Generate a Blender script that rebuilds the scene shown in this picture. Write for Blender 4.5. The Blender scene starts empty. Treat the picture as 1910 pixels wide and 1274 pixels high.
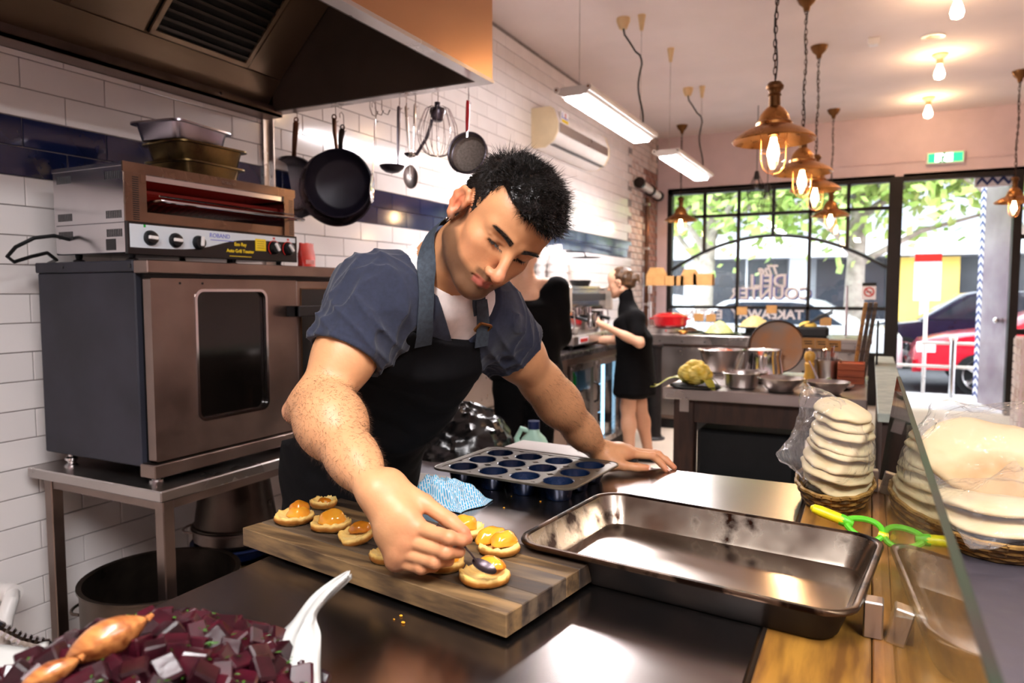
import bpy, math, random
import numpy as np
from mathutils import Vector, Matrix, noise as mnoise

random.seed(7)
np.random.seed(7)
SC = bpy.context.scene
COL = SC.collection
PI = math.pi

# ------------------------------------------------------------------ camera
# world: +Y runs along the tiled wall towards the shop window, +X to the right, metres
YAW, PITCH, EYE, FPX = math.radians(26.7), math.radians(4.04), 1.38, 1330.0
cam_data = bpy.data.cameras.new('camera')
cam = bpy.data.objects.new('camera', cam_data)
COL.objects.link(cam)
cam.location = (0, 0, EYE)
cam.rotation_euler = (PI / 2 - PITCH, 0, YAW)
cam_data.sensor_width = 36.0
cam_data.lens = 36.0 * FPX / 1910.0
cam_data.clip_start = 0.02
cam_data.clip_end = 300
cam_data.dof.use_dof = True
cam_data.dof.focus_distance = 1.35
cam_data.dof.aperture_fstop = 4.5
SC.camera = cam

# ------------------------------------------------------------------ world and exposure
world = bpy.data.worlds.new('overcast_sky')
SC.world = world
world.use_nodes = True
wn = world.node_tree
wn.nodes.clear()
wo = wn.nodes.new('ShaderNodeOutputWorld')
wb = wn.nodes.new('ShaderNodeBackground')
wb.inputs['Color'].default_value = (0.86, 0.93, 1.0, 1)
wb.inputs['Strength'].default_value = 3.0
wn.links.new(wb.outputs[0], wo.inputs[0])
SC.view_settings.view_transform = 'Standard'
SC.view_settings.look = 'None'
SC.view_settings.exposure = 1.5
SC.view_settings.gamma = 1.0
SC.view_settings.use_curve_mapping = False
SC.cycles.max_bounces = 10
SC.cycles.diffuse_bounces = 4
SC.cycles.glossy_bounces = 5
SC.cycles.transmission_bounces = 8
SC.cycles.transparent_max_bounces = 16
SC.cycles.caustics_reflective = False
SC.cycles.caustics_refractive = False
SC.cycles.sample_clamp_indirect = 6.0
SC.cycles.use_denoising = True

# ------------------------------------------------------------------ helpers: vectors
CR = Vector((math.cos(YAW), math.sin(YAW), 0))
CFH = Vector((-math.sin(YAW), math.cos(YAW), 0))
CA = CFH * math.cos(PITCH) - Vector((0, 0, 1)) * math.sin(PITCH)
CU = CFH * math.sin(PITCH) + Vector((0, 0, 1)) * math.cos(PITCH)
CAM = Vector((0, 0, EYE))

def cp(px, py, Z):
    """world point seen at pixel (px, py) of the photograph, Z metres deep"""
    return CAM + CR * ((px - 955) / FPX * Z) - CU * ((py - 637) / FPX * Z) + CA * Z

def ray(px, py):
    return (CR * ((px - 955) / FPX) - CU * ((py - 637) / FPX) + CA)

def onz(px, py, z):
    d = ray(px, py); return CAM + d * ((z - EYE) / d.z)

def onx(px, py, x):
    d = ray(px, py); return CAM + d * (x / d.x)

def ony(px, py, y):
    d = ray(px, py); return CAM + d * (y / d.y)

def project(p):
    q = Vector(p) - CAM
    Z = q.dot(CA)
    return 955 + FPX * q.dot(CR) / Z, 637 - FPX * q.dot(CU) / Z, Z

def frame(o, x=None, y=None, z=None):
    """matrix with origin o; two of the axes are given"""
    if x is None:
        y = Vector(y).normalized(); z = Vector(z); x = y.cross(z).normalized(); z = x.cross(y)
    elif y is None:
        z = Vector(z).normalized(); x = Vector(x); y = z.cross(x).normalized(); x = y.cross(z)
    else:
        x = Vector(x).normalized(); y = Vector(y); z = x.cross(y).normalized(); y = z.cross(x)
    m = Matrix((x, y, z)).transposed().to_4x4()
    m.translation = Vector(o)
    return m

def rotz(a, o=(0, 0, 0)):
    return Matrix.Translation(o) @ Matrix.Rotation(a, 4, 'Z')

# ------------------------------------------------------------------ helpers: materials
def lin(c):
    def f(u):
        u /= 255.0
        return u / 12.92 if u <= 0.04045 else ((u + 0.055) / 1.055) ** 2.4
    if isinstance(c, str):
        c = c.lstrip('#'); c = tuple(int(c[i:i + 2], 16) for i in (0, 2, 4))
    return tuple(f(u) for u in c)

MATS = {}

def mat(name, col, rough=0.5, metal=0.0, var=0.12, scale=8.0, stretch=(1, 1, 1), bump=0.0, bscale=40.0, bdist=0.002,
        rvar=0.0, spec=0.5, coat=0.0, trans=0.0, ior=1.45, alpha=1.0, emit=None, estr=0.0, col2=None, detail=4.0,
        sss=0.0, sheen=0.0, aniso=0.0, attr=None, lo=0.35, hi=0.65):
    """procedural Principled material: noise moves the colour between two tones, optional bump and roughness noise"""
    m = bpy.data.materials.new(name)
    MATS[name] = m
    m.use_nodes = True
    nt = m.node_tree
    N, L = nt.nodes, nt.links
    p = N['Principled BSDF']
    tc = N.new('ShaderNodeTexCoord')
    mp = N.new('ShaderNodeMapping'); mp.inputs['Scale'].default_value = stretch
    L.new(tc.outputs['Object'], mp.inputs['Vector'])
    nz = N.new('ShaderNodeTexNoise'); nz.inputs['Scale'].default_value = scale; nz.inputs['Detail'].default_value = detail
    L.new(mp.outputs[0], nz.inputs['Vector'])
    cr = N.new('ShaderNodeValToRGB')
    c1 = lin(col)
    if col2 is None:
        a = tuple(max(0, u * (1 - var)) for u in c1); b = tuple(min(1, u * (1 + var)) for u in c1)
    else:
        a, b = c1, lin(col2)
    cr.color_ramp.elements[0].position = lo; cr.color_ramp.elements[0].color = (*a, 1)
    cr.color_ramp.elements[1].position = hi; cr.color_ramp.elements[1].color = (*b, 1)
    L.new(nz.outputs['Fac'], cr.inputs[0])
    if attr:
        at = N.new('ShaderNodeAttribute'); at.attribute_name = attr
        mx = N.new('ShaderNodeMix'); mx.data_type = 'RGBA'; mx.blend_type = 'MULTIPLY'; mx.inputs[0].default_value = 1
        L.new(at.outputs['Color'], mx.inputs[6]); L.new(cr.outputs[0], mx.inputs[7])
        L.new(mx.outputs[2], p.inputs['Base Color'])
    else:
        L.new(cr.outputs[0], p.inputs['Base Color'])
    p.inputs['Roughness'].default_value = rough
    if rvar:
        mr = N.new('ShaderNodeMapRange')
        mr.inputs['To Min'].default_value = max(0.02, rough - rvar); mr.inputs['To Max'].default_value = min(1, rough + rvar)
        mr.inputs['From Min'].default_value = 0.3; mr.inputs['From Max'].default_value = 0.7
        L.new(nz.outputs['Fac'], mr.inputs[0]); L.new(mr.outputs[0], p.inputs['Roughness'])
    p.inputs['Metallic'].default_value = metal
    p.inputs['Specular IOR Level'].default_value = spec
    p.inputs['IOR'].default_value = ior
    p.inputs['Coat Weight'].default_value = coat
    p.inputs['Coat Roughness'].default_value = 0.08
    p.inputs['Transmission Weight'].default_value = trans
    p.inputs['Alpha'].default_value = alpha
    p.inputs['Sheen Weight'].default_value = sheen
    p.inputs['Anisotropic'].default_value = aniso
    if sss:
        p.inputs['Subsurface Weight'].default_value = sss
        p.inputs['Subsurface Radius'].default_value = (1.0, 0.35, 0.2)
        p.inputs['Subsurface Scale'].default_value = 0.006
    if emit:
        p.inputs['Emission Color'].default_value = (*lin(emit), 1)
        p.inputs['Emission Strength'].default_value = estr
    if bump:
        n2 = N.new('ShaderNodeTexNoise'); n2.inputs['Scale'].default_value = bscale; n2.inputs['Detail'].default_value = 5
        L.new(mp.outputs[0], n2.inputs['Vector'])
        bp = N.new('ShaderNodeBump'); bp.inputs['Strength'].default_value = bump; bp.inputs['Distance'].default_value = bdist
        L.new(n2.outputs['Fac'], bp.inputs['Height']); L.new(bp.outputs[0], p.inputs['Normal'])
    return m

def thin_glass(name, tint=(1, 1, 1), rough=0.0, base=0.04, film=0.0, wrinkle=0.0, wscale=30.0, ior=1.5):
    """sheet glass or clear film: transparent seen straight on, mirror-like at grazing angles; film adds a milky share"""
    m = bpy.data.materials.new(name); MATS[name] = m
    m.use_nodes = True
    nt = m.node_tree; N, L = nt.nodes, nt.links
    N.clear()
    out = N.new('ShaderNodeOutputMaterial')
    tr = N.new('ShaderNodeBsdfTransparent'); tr.inputs[0].default_value = (*tint, 1)
    gl = N.new('ShaderNodeBsdfGlossy'); gl.inputs['Roughness'].default_value = rough
    fr = N.new('ShaderNodeFresnel'); fr.inputs['IOR'].default_value = ior
    # a thin sheet reflects alike from both sides: undo the inverted index the Fresnel node uses on back faces
    ge = N.new('ShaderNodeNewGeometry')
    mr = N.new('ShaderNodeMapRange'); mr.inputs['To Min'].default_value = ior; mr.inputs['To Max'].default_value = 1.0 / ior
    L.new(ge.outputs['Backfacing'], mr.inputs[0]); L.new(mr.outputs[0], fr.inputs['IOR'])
    mx = N.new('ShaderNodeMixShader')
    L.new(fr.outputs[0], mx.inputs[0])
    if wrinkle:
        tc = N.new('ShaderNodeTexCoord')
        nz = N.new('ShaderNodeTexNoise'); nz.inputs['Scale'].default_value = wscale; nz.inputs['Detail'].default_value = 3
        nz.inputs['Distortion'].default_value = 1.2
        L.new(tc.outputs['Object'], nz.inputs['Vector'])
        bp = N.new('ShaderNodeBump'); bp.inputs['Strength'].default_value = wrinkle; bp.inputs['Distance'].default_value = 0.01
        L.new(nz.outputs['Fac'], bp.inputs['Height'])
        L.new(bp.outputs[0], gl.inputs['Normal']); L.new(bp.outputs[0], fr.inputs['Normal'])
    L.new(tr.outputs[0], mx.inputs[1]); L.new(gl.outputs[0], mx.inputs[2])
    last = mx
    if film:
        df = N.new('ShaderNodeBsdfDiffuse'); df.inputs[0].default_value = (0.9, 0.88, 0.9, 1)
        m2 = N.new('ShaderNodeMixShader'); m2.inputs[0].default_value = film
        L.new(mx.outputs[0], m2.inputs[1]); L.new(df.outputs[0], m2.inputs[2])
        last = m2
    L.new(last.outputs[0], out.inputs[0])
    return m

def emitter(name, col, strength):
    m = bpy.data.materials.new(name); MATS[name] = m
    m.use_nodes = True
    N, L = m.node_tree.nodes, m.node_tree.links
    N.clear()
    out = N.new('ShaderNodeOutputMaterial'); e = N.new('ShaderNodeEmission')
    e.inputs[0].default_value = (*col, 1); e.inputs[1].default_value = strength
    L.new(e.outputs[0], out.inputs[0])
    return m

# ------------------------------------------------------------------ helpers: mesh building
OFF = {}

class MB:
    def __init__(self):
        self.v, self.f = [], []

    def add(self, vs, fs, M=None):
        o = len(self.v)
        if M is not None:
            vs = [M @ Vector(p) for p in vs]
        self.v.extend([tuple(p) for p in vs])
        self.f.extend([tuple(i + o for i in f) for f in fs])
        return self

    def box(self, x0, x1, y0, y1, z0, z1, M=None, bev=0.0):
        if bev <= 0:
            vs = [(x, y, z) for z in (z0, z1) for y in (y0, y1) for x in (x0, x1)]
            fs = [(0, 2, 3, 1), (4, 5, 7, 6), (0, 1, 5, 4), (2, 6, 7, 3), (0, 4, 6, 2), (1, 3, 7, 5)]
            return self.add(vs, fs, M)
        b = min(bev, (x1 - x0) * .49, (y1 - y0) * .49, (z1 - z0) * .49)
        vs, idx = [], {}
        for i, (x, sx) in enumerate(((x0, 1), (x1, -1))):
            for j, (y, sy) in enumerate(((y0, 1), (y1, -1))):
                for k, (z, sz) in enumerate(((z0, 1), (z1, -1))):
                    for a in range(3):
                        p = [x + sx * b, y + sy * b, z + sz * b]
                        p[a] = (x, y, z)[a]
                        idx[(i, j, k, a)] = len(vs); vs.append(tuple(p))
        fs = []
        I = idx
        for s in (0, 1):
            q = [I[(s, 0, 0, 0)], I[(s, 1, 0, 0)], I[(s, 1, 1, 0)], I[(s, 0, 1, 0)]]; fs.append(tuple(q if s else q[::-1]))
            q = [I[(0, s, 0, 1)], I[(0, s, 1, 1)], I[(1, s, 1, 1)], I[(1, s, 0, 1)]]; fs.append(tuple(q if s else q[::-1]))
            q = [I[(0, 0, s, 2)], I[(1, 0, s, 2)], I[(1, 1, s, 2)], I[(0, 1, s, 2)]]; fs.append(tuple(q if s else q[::-1]))
        for a, (b1, b2) in ((0, (1, 2)), (1, (0, 2)), (2, (0, 1))):
            for s in (0, 1):
                for t in (0, 1):
                    def key(u, ax):
                        kk = [0, 0, 0]; kk[a] = u; kk[b1] = s; kk[b2] = t
                        return I[(kk[0], kk[1], kk[2], ax)]
                    fs.append((key(0, b1), key(1, b1), key(1, b2), key(0, b2)))
        for i in (0, 1):
            for j in (0, 1):
                for k in (0, 1):
                    fs.append((I[(i, j, k, 0)], I[(i, j, k, 1)], I[(i, j, k, 2)]))
        return self.add(vs, fs, M)

    def cbox(self, c, s, M=None, bev=0.0):
        return self.box(c[0] - s[0] / 2, c[0] + s[0] / 2, c[1] - s[1] / 2, c[1] + s[1] / 2, c[2] - s[2] / 2, c[2] + s[2] / 2, M, bev)

    def tube(self, pts, r, n=8, caps=True, closed=False, M=None, flat=1.0):
        pts = [Vector(p) for p in pts]
        m = len(pts)
        rs = r if isinstance(r, (list, tuple)) else [r] * m
        tans = []
        for i in range(m):
            if closed:
                t = pts[(i + 1) % m] - pts[i - 1]
            else:
                t = pts[min(i + 1, m - 1)] - pts[max(i - 1, 0)]
            tans.append(t.normalized() if t.length > 1e-9 else Vector((0, 0, 1)))
        t0 = tans[0]
        a = Vector((0, 0, 1)) if abs(t0.z) < 0.9 else Vector((1, 0, 0))
        u = (a - t0 * a.dot(t0)).normalized()
        vs, fs = [], []
        for i in range(m):
            t = tans[i]
            u = u - t * u.dot(t)
            u = u.normalized() if u.length > 1e-9 else t.orthogonal().normalized()
            w = t.cross(u)
            for j in range(n):
                ang = 2 * PI * j / n
                vs.append(pts[i] + (u * math.cos(ang) * flat + w * math.sin(ang)) * rs[i])
        for i in range(m if closed else m - 1):
            for j in range(n):
                a0, a1 = i * n + j, i * n + (j + 1) % n
                b0, b1 = ((i + 1) % m) * n + j, ((i + 1) % m) * n + (j + 1) % n
                fs.append((a0, a1, b1, b0))
        if caps and not closed:
            fs.append(tuple(range(n))[::-1]); fs.append(tuple(range((m - 1) * n, m * n)))
        return self.add(vs, fs, M)

    def cyl(self, p0, p1, r0, r1=None, n=20, M=None):
        return self.tube([p0, p1], [r0, r0 if r1 is None else r1], n, True, False, M)

    def lathe(self, prof, n=32, M=None, sx=1.0, sy=1.0, a0=0.0, a1=2 * PI):
        """profile of (radius, z) revolved about the local Z axis"""
        vs, fs, rings = [], [], []
        full = abs(a1 - a0 - 2 * PI) < 1e-6
        cnt = n if full else n + 1
        for r, z in prof:
            if r < 1e-6:
                rings.append([len(vs)] * cnt); vs.append((0, 0, z))
            else:
                rg = []
                for j in range(cnt):
                    a = a0 + (a1 - a0) * j / n
                    rg.append(len(vs)); vs.append((r * math.cos(a) * sx, r * math.sin(a) * sy, z))
                rings.append(rg)
        for i in range(len(prof) - 1):
            A, B = rings[i], rings[i + 1]
            for j in range(n):
                k = (j + 1) % cnt
                q = [A[j], A[k], B[k], B[j]]
                qq = []
                for t in q:
                    if t not in qq: qq.append(t)
                if len(qq) > 2: fs.append(tuple(qq))
        return self.add(vs, fs, M)

    def prism(self, poly, z0, z1, M=None):
        n = len(poly)
        vs = [(x, y, z0) for x, y in poly] + [(x, y, z1) for x, y in poly]
        fs = [tuple(range(n))[::-1], tuple(range(n, 2 * n))]
        for i in range(n):
            j = (i + 1) % n
            fs.append((i, j, n + j, n + i))
        return self.add(vs, fs, M)

    def ring(self, outer, inner, z0, z1, M=None):
        """plate with a hole: outer and inner outlines of equal length"""
        n = len(outer)
        vs = [(x, y, z) for z in (z0, z1) for pl in (outer, inner) for x, y in pl]
        fs = []
        for i in range(n):
            j = (i + 1) % n
            fs += [(i, n + i, n + j, j), (2 * n + i, 2 * n + j, 3 * n + j, 3 * n + i), (i, j, 2 * n + j, 2 * n + i), (n + i, 3 * n + i, 3 * n + j, n + j)]
        return self.add(vs, fs, M)

    def sphere(self, c, r, nu=16, nv=10, M=None):
        if not isinstance(r, (tuple, list)): r = (r, r, r)
        vs, fs = [], []
        vs.append((c[0], c[1], c[2] - r[2]))
        for i in range(1, nv):
            th = -PI / 2 + PI * i / nv
            for j in range(nu):
                a = 2 * PI * j / nu
                vs.append((c[0] + r[0] * math.cos(th) * math.cos(a), c[1] + r[1] * math.cos(th) * math.sin(a), c[2] + r[2] * math.sin(th)))
        vs.append((c[0], c[1], c[2] + r[2]))
        for j in range(nu):
            fs.append((0, 1 + (j + 1) % nu, 1 + j))
            for i in range(nv - 2):
                a = 1 + i * nu
                fs.append((a + j, a + (j + 1) % nu, a + nu + (j + 1) % nu, a + nu + j))
            a = 1 + (nv - 2) * nu
            fs.append((a + j, a + (j + 1) % nu, len(vs) - 1))
        return self.add(vs, fs, M)

    def surf(self, fn, nu, nv, M=None, closed_u=False):
        vs = [fn(i / nu, j / nv) for j in range(nv + 1) for i in range(nu + (0 if closed_u else 1))]
        w = nu if closed_u else nu + 1
        fs = []
        for j in range(nv):
            for i in range(nu):
                k = (i + 1) % w
                fs.append((j * w + i, j * w + k, (j + 1) * w + k, (j + 1) * w + i))
        return self.add(vs, fs, M)

    def mesh(self, name, off=(0, 0, 0), smooth=35):
        o = Vector(off)
        me = bpy.data.meshes.new(name)
        me.from_pydata([Vector(p) - o for p in self.v], [], self.f)
        if smooth:
            me.polygons.foreach_set('use_smooth', [True] * len(me.polygons))
            me.set_sharp_from_angle(angle=math.radians(smooth))
        me.update()
        return me

    def build(self, name, m, parent=None, smooth=35, local=False):
        off = (0, 0, 0)
        if parent is not None and not local:
            off = OFF.get(parent.name, (0, 0, 0))
        me = self.mesh(name, off, smooth)
        o = bpy.data.objects.new(name, me)
        COL.objects.link(o)
        me.materials.append(MATS[m] if isinstance(m, str) else m)
        if parent is not None:
            o.parent = parent
            OFF[o.name] = OFF.get(parent.name, (0, 0, 0))
        return o

def tag(o, label=None, cat=None, group=None, kind=None):
    if label: o['label'] = label
    if cat: o['category'] = cat
    if group: o['group'] = group
    if kind: o['kind'] = kind
    return o

def thing(name, label, cat, loc=(0, 0, 0), group=None, world=True):
    o = bpy.data.objects.new(name, None)
    COL.objects.link(o)
    o.location = loc
    o.empty_display_size = 0.05
    OFF[o.name] = tuple(loc) if world else (0, 0, 0)
    return tag(o, label, cat, group)

def dup(root, loc=None, rz=None, label=None, group=None, M=None):
    r = root.copy(); COL.objects.link(r)
    if M is not None: r.matrix_world = M
    if loc is not None: r.location = loc
    if rz is not None: r.rotation_euler = (0, 0, rz)
    if label: r['label'] = label
    if group: r['group'] = group
    for ch in list(root.children):
        c = ch.copy(); COL.objects.link(c); c.parent = r
        for g in list(ch.children):
            d = g.copy(); COL.objects.link(d); d.parent = c
    return r

def struct(name, mb, m, smooth=0):
    return tag(mb.build(name, m, None, smooth), kind='structure')

def one(name, mb, m, label, cat, group=None, smooth=35, base=None):
    """a thing that is a single mesh; its origin sits at base (or the middle of its footprint)"""
    if base is None:
        xs = [p[0] for p in mb.v]; ys = [p[1] for p in mb.v]; zs = [p[2] for p in mb.v]
        base = ((min(xs) + max(xs)) / 2, (min(ys) + max(ys)) / 2, min(zs))
    me = mb.mesh(name, base, smooth)
    o = bpy.data.objects.new(name, me); COL.objects.link(o)
    o.location = base
    me.materials.append(MATS[m] if isinstance(m, str) else m)
    OFF[o.name] = tuple(base)
    return tag(o, label, cat, group)

def rrect(w, h, r, n=5, cx=0.0, cy=0.0):
    pts = []
    for (sx, sy, a) in ((1, 1, 0), (-1, 1, PI / 2), (-1, -1, PI), (1, -1, 3 * PI / 2)):
        for i in range(n + 1):
            t = a + PI / 2 * i / n
            pts.append((cx + sx * (w / 2 - r) + r * math.cos(t), cy + sy * (h / 2 - r) + r * math.sin(t)))
    return pts

def lettering(s, size, M, m, parent, name='lettering', extrude=0.0004, align='CENTER', shear=0.0, bold=0.0):
    cu = bpy.data.curves.new('txt', 'FONT')
    cu.body = s; cu.size = size; cu.extrude = extrude; cu.align_x = align; cu.align_y = 'CENTER'; cu.shear = shear; cu.offset = bold
    cu.resolution_u = 3
    t = bpy.data.objects.new('txt', cu)
    COL.objects.link(t)
    me = bpy.data.meshes.new_from_object(t.evaluated_get(bpy.context.evaluated_depsgraph_get()))
    bpy.data.objects.remove(t)
    off = Matrix.Translation(-Vector(OFF.get(parent.name, (0, 0, 0)))) if parent else Matrix()
    me.transform(off @ M)
    o = bpy.data.objects.new(name, me); COL.objects.link(o)
    me.materials.clear(); me.materials.append(MATS[m])
    if parent:
        o.parent = parent; OFF[o.name] = OFF.get(parent.name, (0, 0, 0))
    return o

# ================================================================== materials
mat('plaster_ceiling', '#efe2e0', 0.85, var=0.03, scale=2, bump=0.1, bscale=60)
mat('painted_wall', '#ddc8cb', 0.8, var=0.06, scale=3, bump=0.25, bscale=25, bdist=0.004)
mat('grout', '#8d8584', 0.9, var=0.15, scale=30)
mat('tile_white', '#ece6e4', 0.12, var=0.03, scale=3, spec=0.6, coat=0.3, bump=0.04, bscale=12, bdist=0.002)
mat('tile_blue', '#141d3f', 0.1, var=0.2, scale=4, spec=0.6, coat=0.4, bump=0.04, bscale=12, bdist=0.002)
mat('floor_screed', '#cfc0ae', 0.55, var=0.08, scale=2.5, bump=0.08, bscale=30, rvar=0.1)
mat('brick_white', '#d9cbc6', 0.8, col2='#b9968a', scale=7, bump=0.4, bscale=30, bdist=0.004, lo=0.5, hi=0.75)
mat('brick_red', '#7c4a3d', 0.85, col2='#a88378', scale=9, bump=0.4, bscale=30, bdist=0.004)
mat('steel', '#b9b2ae', 0.3, 1.0, var=0.05, scale=5, rvar=0.05)
mat('steel_bench', '#a09a98', 0.23, 1.0, var=0.02, scale=5, rvar=0.02)
mat('steel_worn', '#8d7c74', 0.36, 1.0, var=0.12, scale=6, rvar=0.08, bump=0.08, bscale=80, bdist=0.0006)
mat('steel_hood', '#b98d68', 0.24, 1.0, var=0.05, scale=2, rvar=0.03)  # grey steel in fact; warm bulb reflection is put into its base colour
mat('steel_dark', '#3b342f', 0.38, 0.9, var=0.2, scale=5, rvar=0.1)
mat('hood_inside', '#564a40', 0.55, 0.4, var=0.2, scale=2)
mat('mesh_filter', '#15110e', 0.6, 0.6, var=0.3, scale=30)
mat('chrome', '#d8d6d8', 0.1, 1.0, var=0.04, scale=10)
mat('black_iron', '#17110f', 0.5, 0.2, var=0.2, scale=10)
mat('black_plastic', '#121214', 0.35, var=0.2, scale=20)
mat('black_matte', '#0d0d0e', 0.75, var=0.2, scale=20)
mat('white_plastic', '#ece6e2', 0.35, var=0.03, scale=10)
mat('white_enamel', '#e6ded6', 0.3, var=0.04, scale=6)
mat('copper', '#b07a45', 0.3, 1.0, var=0.15, scale=14, rvar=0.08)
mat('brass_old', '#6d4c2c', 0.4, 0.9, var=0.25, scale=14, rvar=0.1)
mat('rust_chain', '#4a3226', 0.6, 0.6, var=0.3, scale=40)
mat('cream_plastic', '#e3c493', 0.5, var=0.05, scale=10)
mat('card_brown', '#b0834e', 0.8, var=0.1, scale=15)
mat('print_white', '#f2f0f4', 0.6, var=0.02)
mat('print_black', '#15130f', 0.6, var=0.05)
mat('print_blue', '#5a66c4', 0.6, var=0.05)
mat('print_yellow', '#f1cf1e', 0.5, var=0.05)
mat('print_red', '#c9261d', 0.5, var=0.05)
mat('print_green', '#12a53a', 0.5, var=0.05)
emitter('tube_light', (1.0, 0.94, 0.95), 46.0)
emitter('tube_daylight', (0.98, 0.955, 0.965), 52.0)
emitter('bulb_glow', (1.0, 0.64, 0.34), 40.0)
emitter('exit_green', (0.02, 0.55, 0.12), 1.6)
emitter('exit_white', (0.95, 1.0, 0.97), 2.2)
thin_glass('window_glass', (0.97, 0.985, 0.98))
thin_glass('jar_glass', (1.0, 0.97, 0.93))
thin_glass('guard_glass', (0.93, 0.98, 0.95))
mat('glass_edge', '#12301f', 0.5, var=0.2, scale=4, spec=0.2, col2='#2c2522')

# ================================================================== room shell
XW, YF, ZC = -2.6, 9.5, 3.4            # tiled wall, shop front, ceiling
XR, YB = 3.2, -2.6
fl = struct('floor', MB().box(XW - 0.2, XR + 0.2, YB, YF + 0.1, -0.12, 0), 'floor_screed')
ce = struct('ceiling', MB().box(XW - 0.2, XR + 0.2, YB, YF + 0.1, ZC, ZC + 0.12), 'plaster_ceiling')
struct('wall_right', MB().box(XR, XR + 0.2, YB, YF, 0, ZC), 'painted_wall')
struct('wall_back', MB().box(XW - 0.2, XR + 0.2, YB - 0.15, YB, 0, ZC), 'painted_wall')
YT = 8.25                               # the tiling ends here
wl = struct('wall_left', MB().box(XW - 0.2, XW - 0.006, YB, YF + 0.1, 0, ZC), 'grout')

def tile_mesh(name, m, ln=0.2965, ht=0.0965, d=0.006, c=0.0015):
    mb = MB()
    a, b = ln / 2, ht / 2
    vs = [(-d, -a, -b), (-d, a, -b), (-d, a, b), (-d, -a, b),
          (-c, -a, -b), (-c, a, -b), (-c, a, b), (-c, -a, b),
          (0, -a + c, -b + c), (0, a - c, -b + c), (0, a - c, b - c), (0, -a + c, b - c)]
    fs = [(8, 9, 10, 11)] + [(i, (i + 1) % 4, 4 + (i + 1) % 4, 4 + i) for i in range(4)] + [(4 + i, 4 + (i + 1) % 4, 8 + (i + 1) % 4, 8 + i) for i in range(4)]
    mb.add(vs, fs)
    me = mb.mesh(name, (0, 0, 0), 0); me.materials.append(MATS[m])
    return me, vs, fs

tw, TV, TF = tile_mesh('tile', 'tile_white')
tb, _, _ = tile_mesh('tile', 'tile_blue')

def inpoly(x, y, poly):
    c = False
    for i in range(len(poly)):
        x1, y1 = poly[i]; x2, y2 = poly[i - 1]
        if (y1 > y) != (y2 > y) and x < (x2 - x1) * (y - y1) / (y2 - y1) + x1:
            c = not c
    return c

HIDERS = [[(0, -400), (0, 70), (490, 212), (940, 165), (940, -400)], [(66, 490), (110, 310), (550, 350), (620, 500), (560, 820), (265, 880), (80, 835)],
          [(510, 990), (600, 480), (800, 410), (1000, 290), (1060, 420), (950, 620), (1020, 800), (800, 900)],
          [(450, 980), (-100, 1500), (2000, 1500), (1130, 860)]]
tiles = []
for k in range(-1, 34):
    z = 0.07 + 0.1 * k + 0.05
    if z < 0.04 or z > ZC - 0.04: continue
    blue = 1.77 < z < 1.97
    # the upper blue row (k = 18) has joints at y = 1.46 + n * 0.3
    y = (1.46 - 1.5 * 3 if k % 2 == 0 else 1.61 - 1.5 * 3) + 0.15
    while y < YT:
        x, yy, Z = project((XW, y, z)) if y > 0.3 else (9999, 0, 1)
        vis = -80 < x < 1200 and -40 < yy < 1300 and not any(inpoly(x, yy, h) for h in HIDERS)
        tiles.append((-(1.0 / Z ** 3) if vis else 1.0, y, z, blue))
        y += 0.3
tiles.sort()
rest = {True: MB(), False: MB()}
for i, (w, y, z, blue) in enumerate(tiles):
    rx, rz_ = random.gauss(0, 0.0022), random.gauss(0, 0.0016)
    if i < 300:
        o = bpy.data.objects.new('tile', tb if blue else tw)
        COL.objects.link(o)
        o.location = (XW, y, z)
        o.rotation_euler = (0, rx, rz_)
        o.parent = wl
    else:
        rest[blue].add(TV, TF, Matrix.Translation((XW, y, z)) @ Matrix.Rotation(rz_, 4, 'Z') @ Matrix.Rotation(rx, 4, 'Y'))
for blue in (True, False):
    o = rest[blue].build('wall_tiles', 'tile_blue' if blue else 'tile_white', wl, 0)
    o['kind'] = 'stuff'

# painted brick return between the tiles and the shop front: single bricks
bk = []
me_b = {}
for nm, mm in (('w', 'brick_white'), ('r', 'brick_red')):
    mb = MB().box(-0.1, 0, -0.112, 0.112, -0.034, 0.034, bev=0.004)
    me_b[nm] = mb.mesh('brick', (0, 0, 0), 0); me_b[nm].materials.append(MATS[mm])
nb = 0
restb = MB()
for k in range(44):
    z = 0.04 + 0.077 * k
    y = YT + 0.12 + (0.115 if k % 2 else 0.0)
    while y < YF - 0.05:
        red = y > 8.95 or (z < 2.4 and random.random() < 0.06)
        if 0.9 < z < 2.9 and nb < 150:
            o = bpy.data.objects.new('brick', me_b['r' if red else 'w'])
            COL.objects.link(o); o.location = (XW + random.uniform(-0.004, 0.006), y, z); o.parent = wl
            nb += 1
        else:
            restb.box(-0.1, 0, -0.112, 0.112, -0.034, 0.034, M=Matrix.Translation((XW, y, z)))
        y += 0.235
restb.build('brickwork', 'brick_white', wl, 0)['kind'] = 'stuff'

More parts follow.
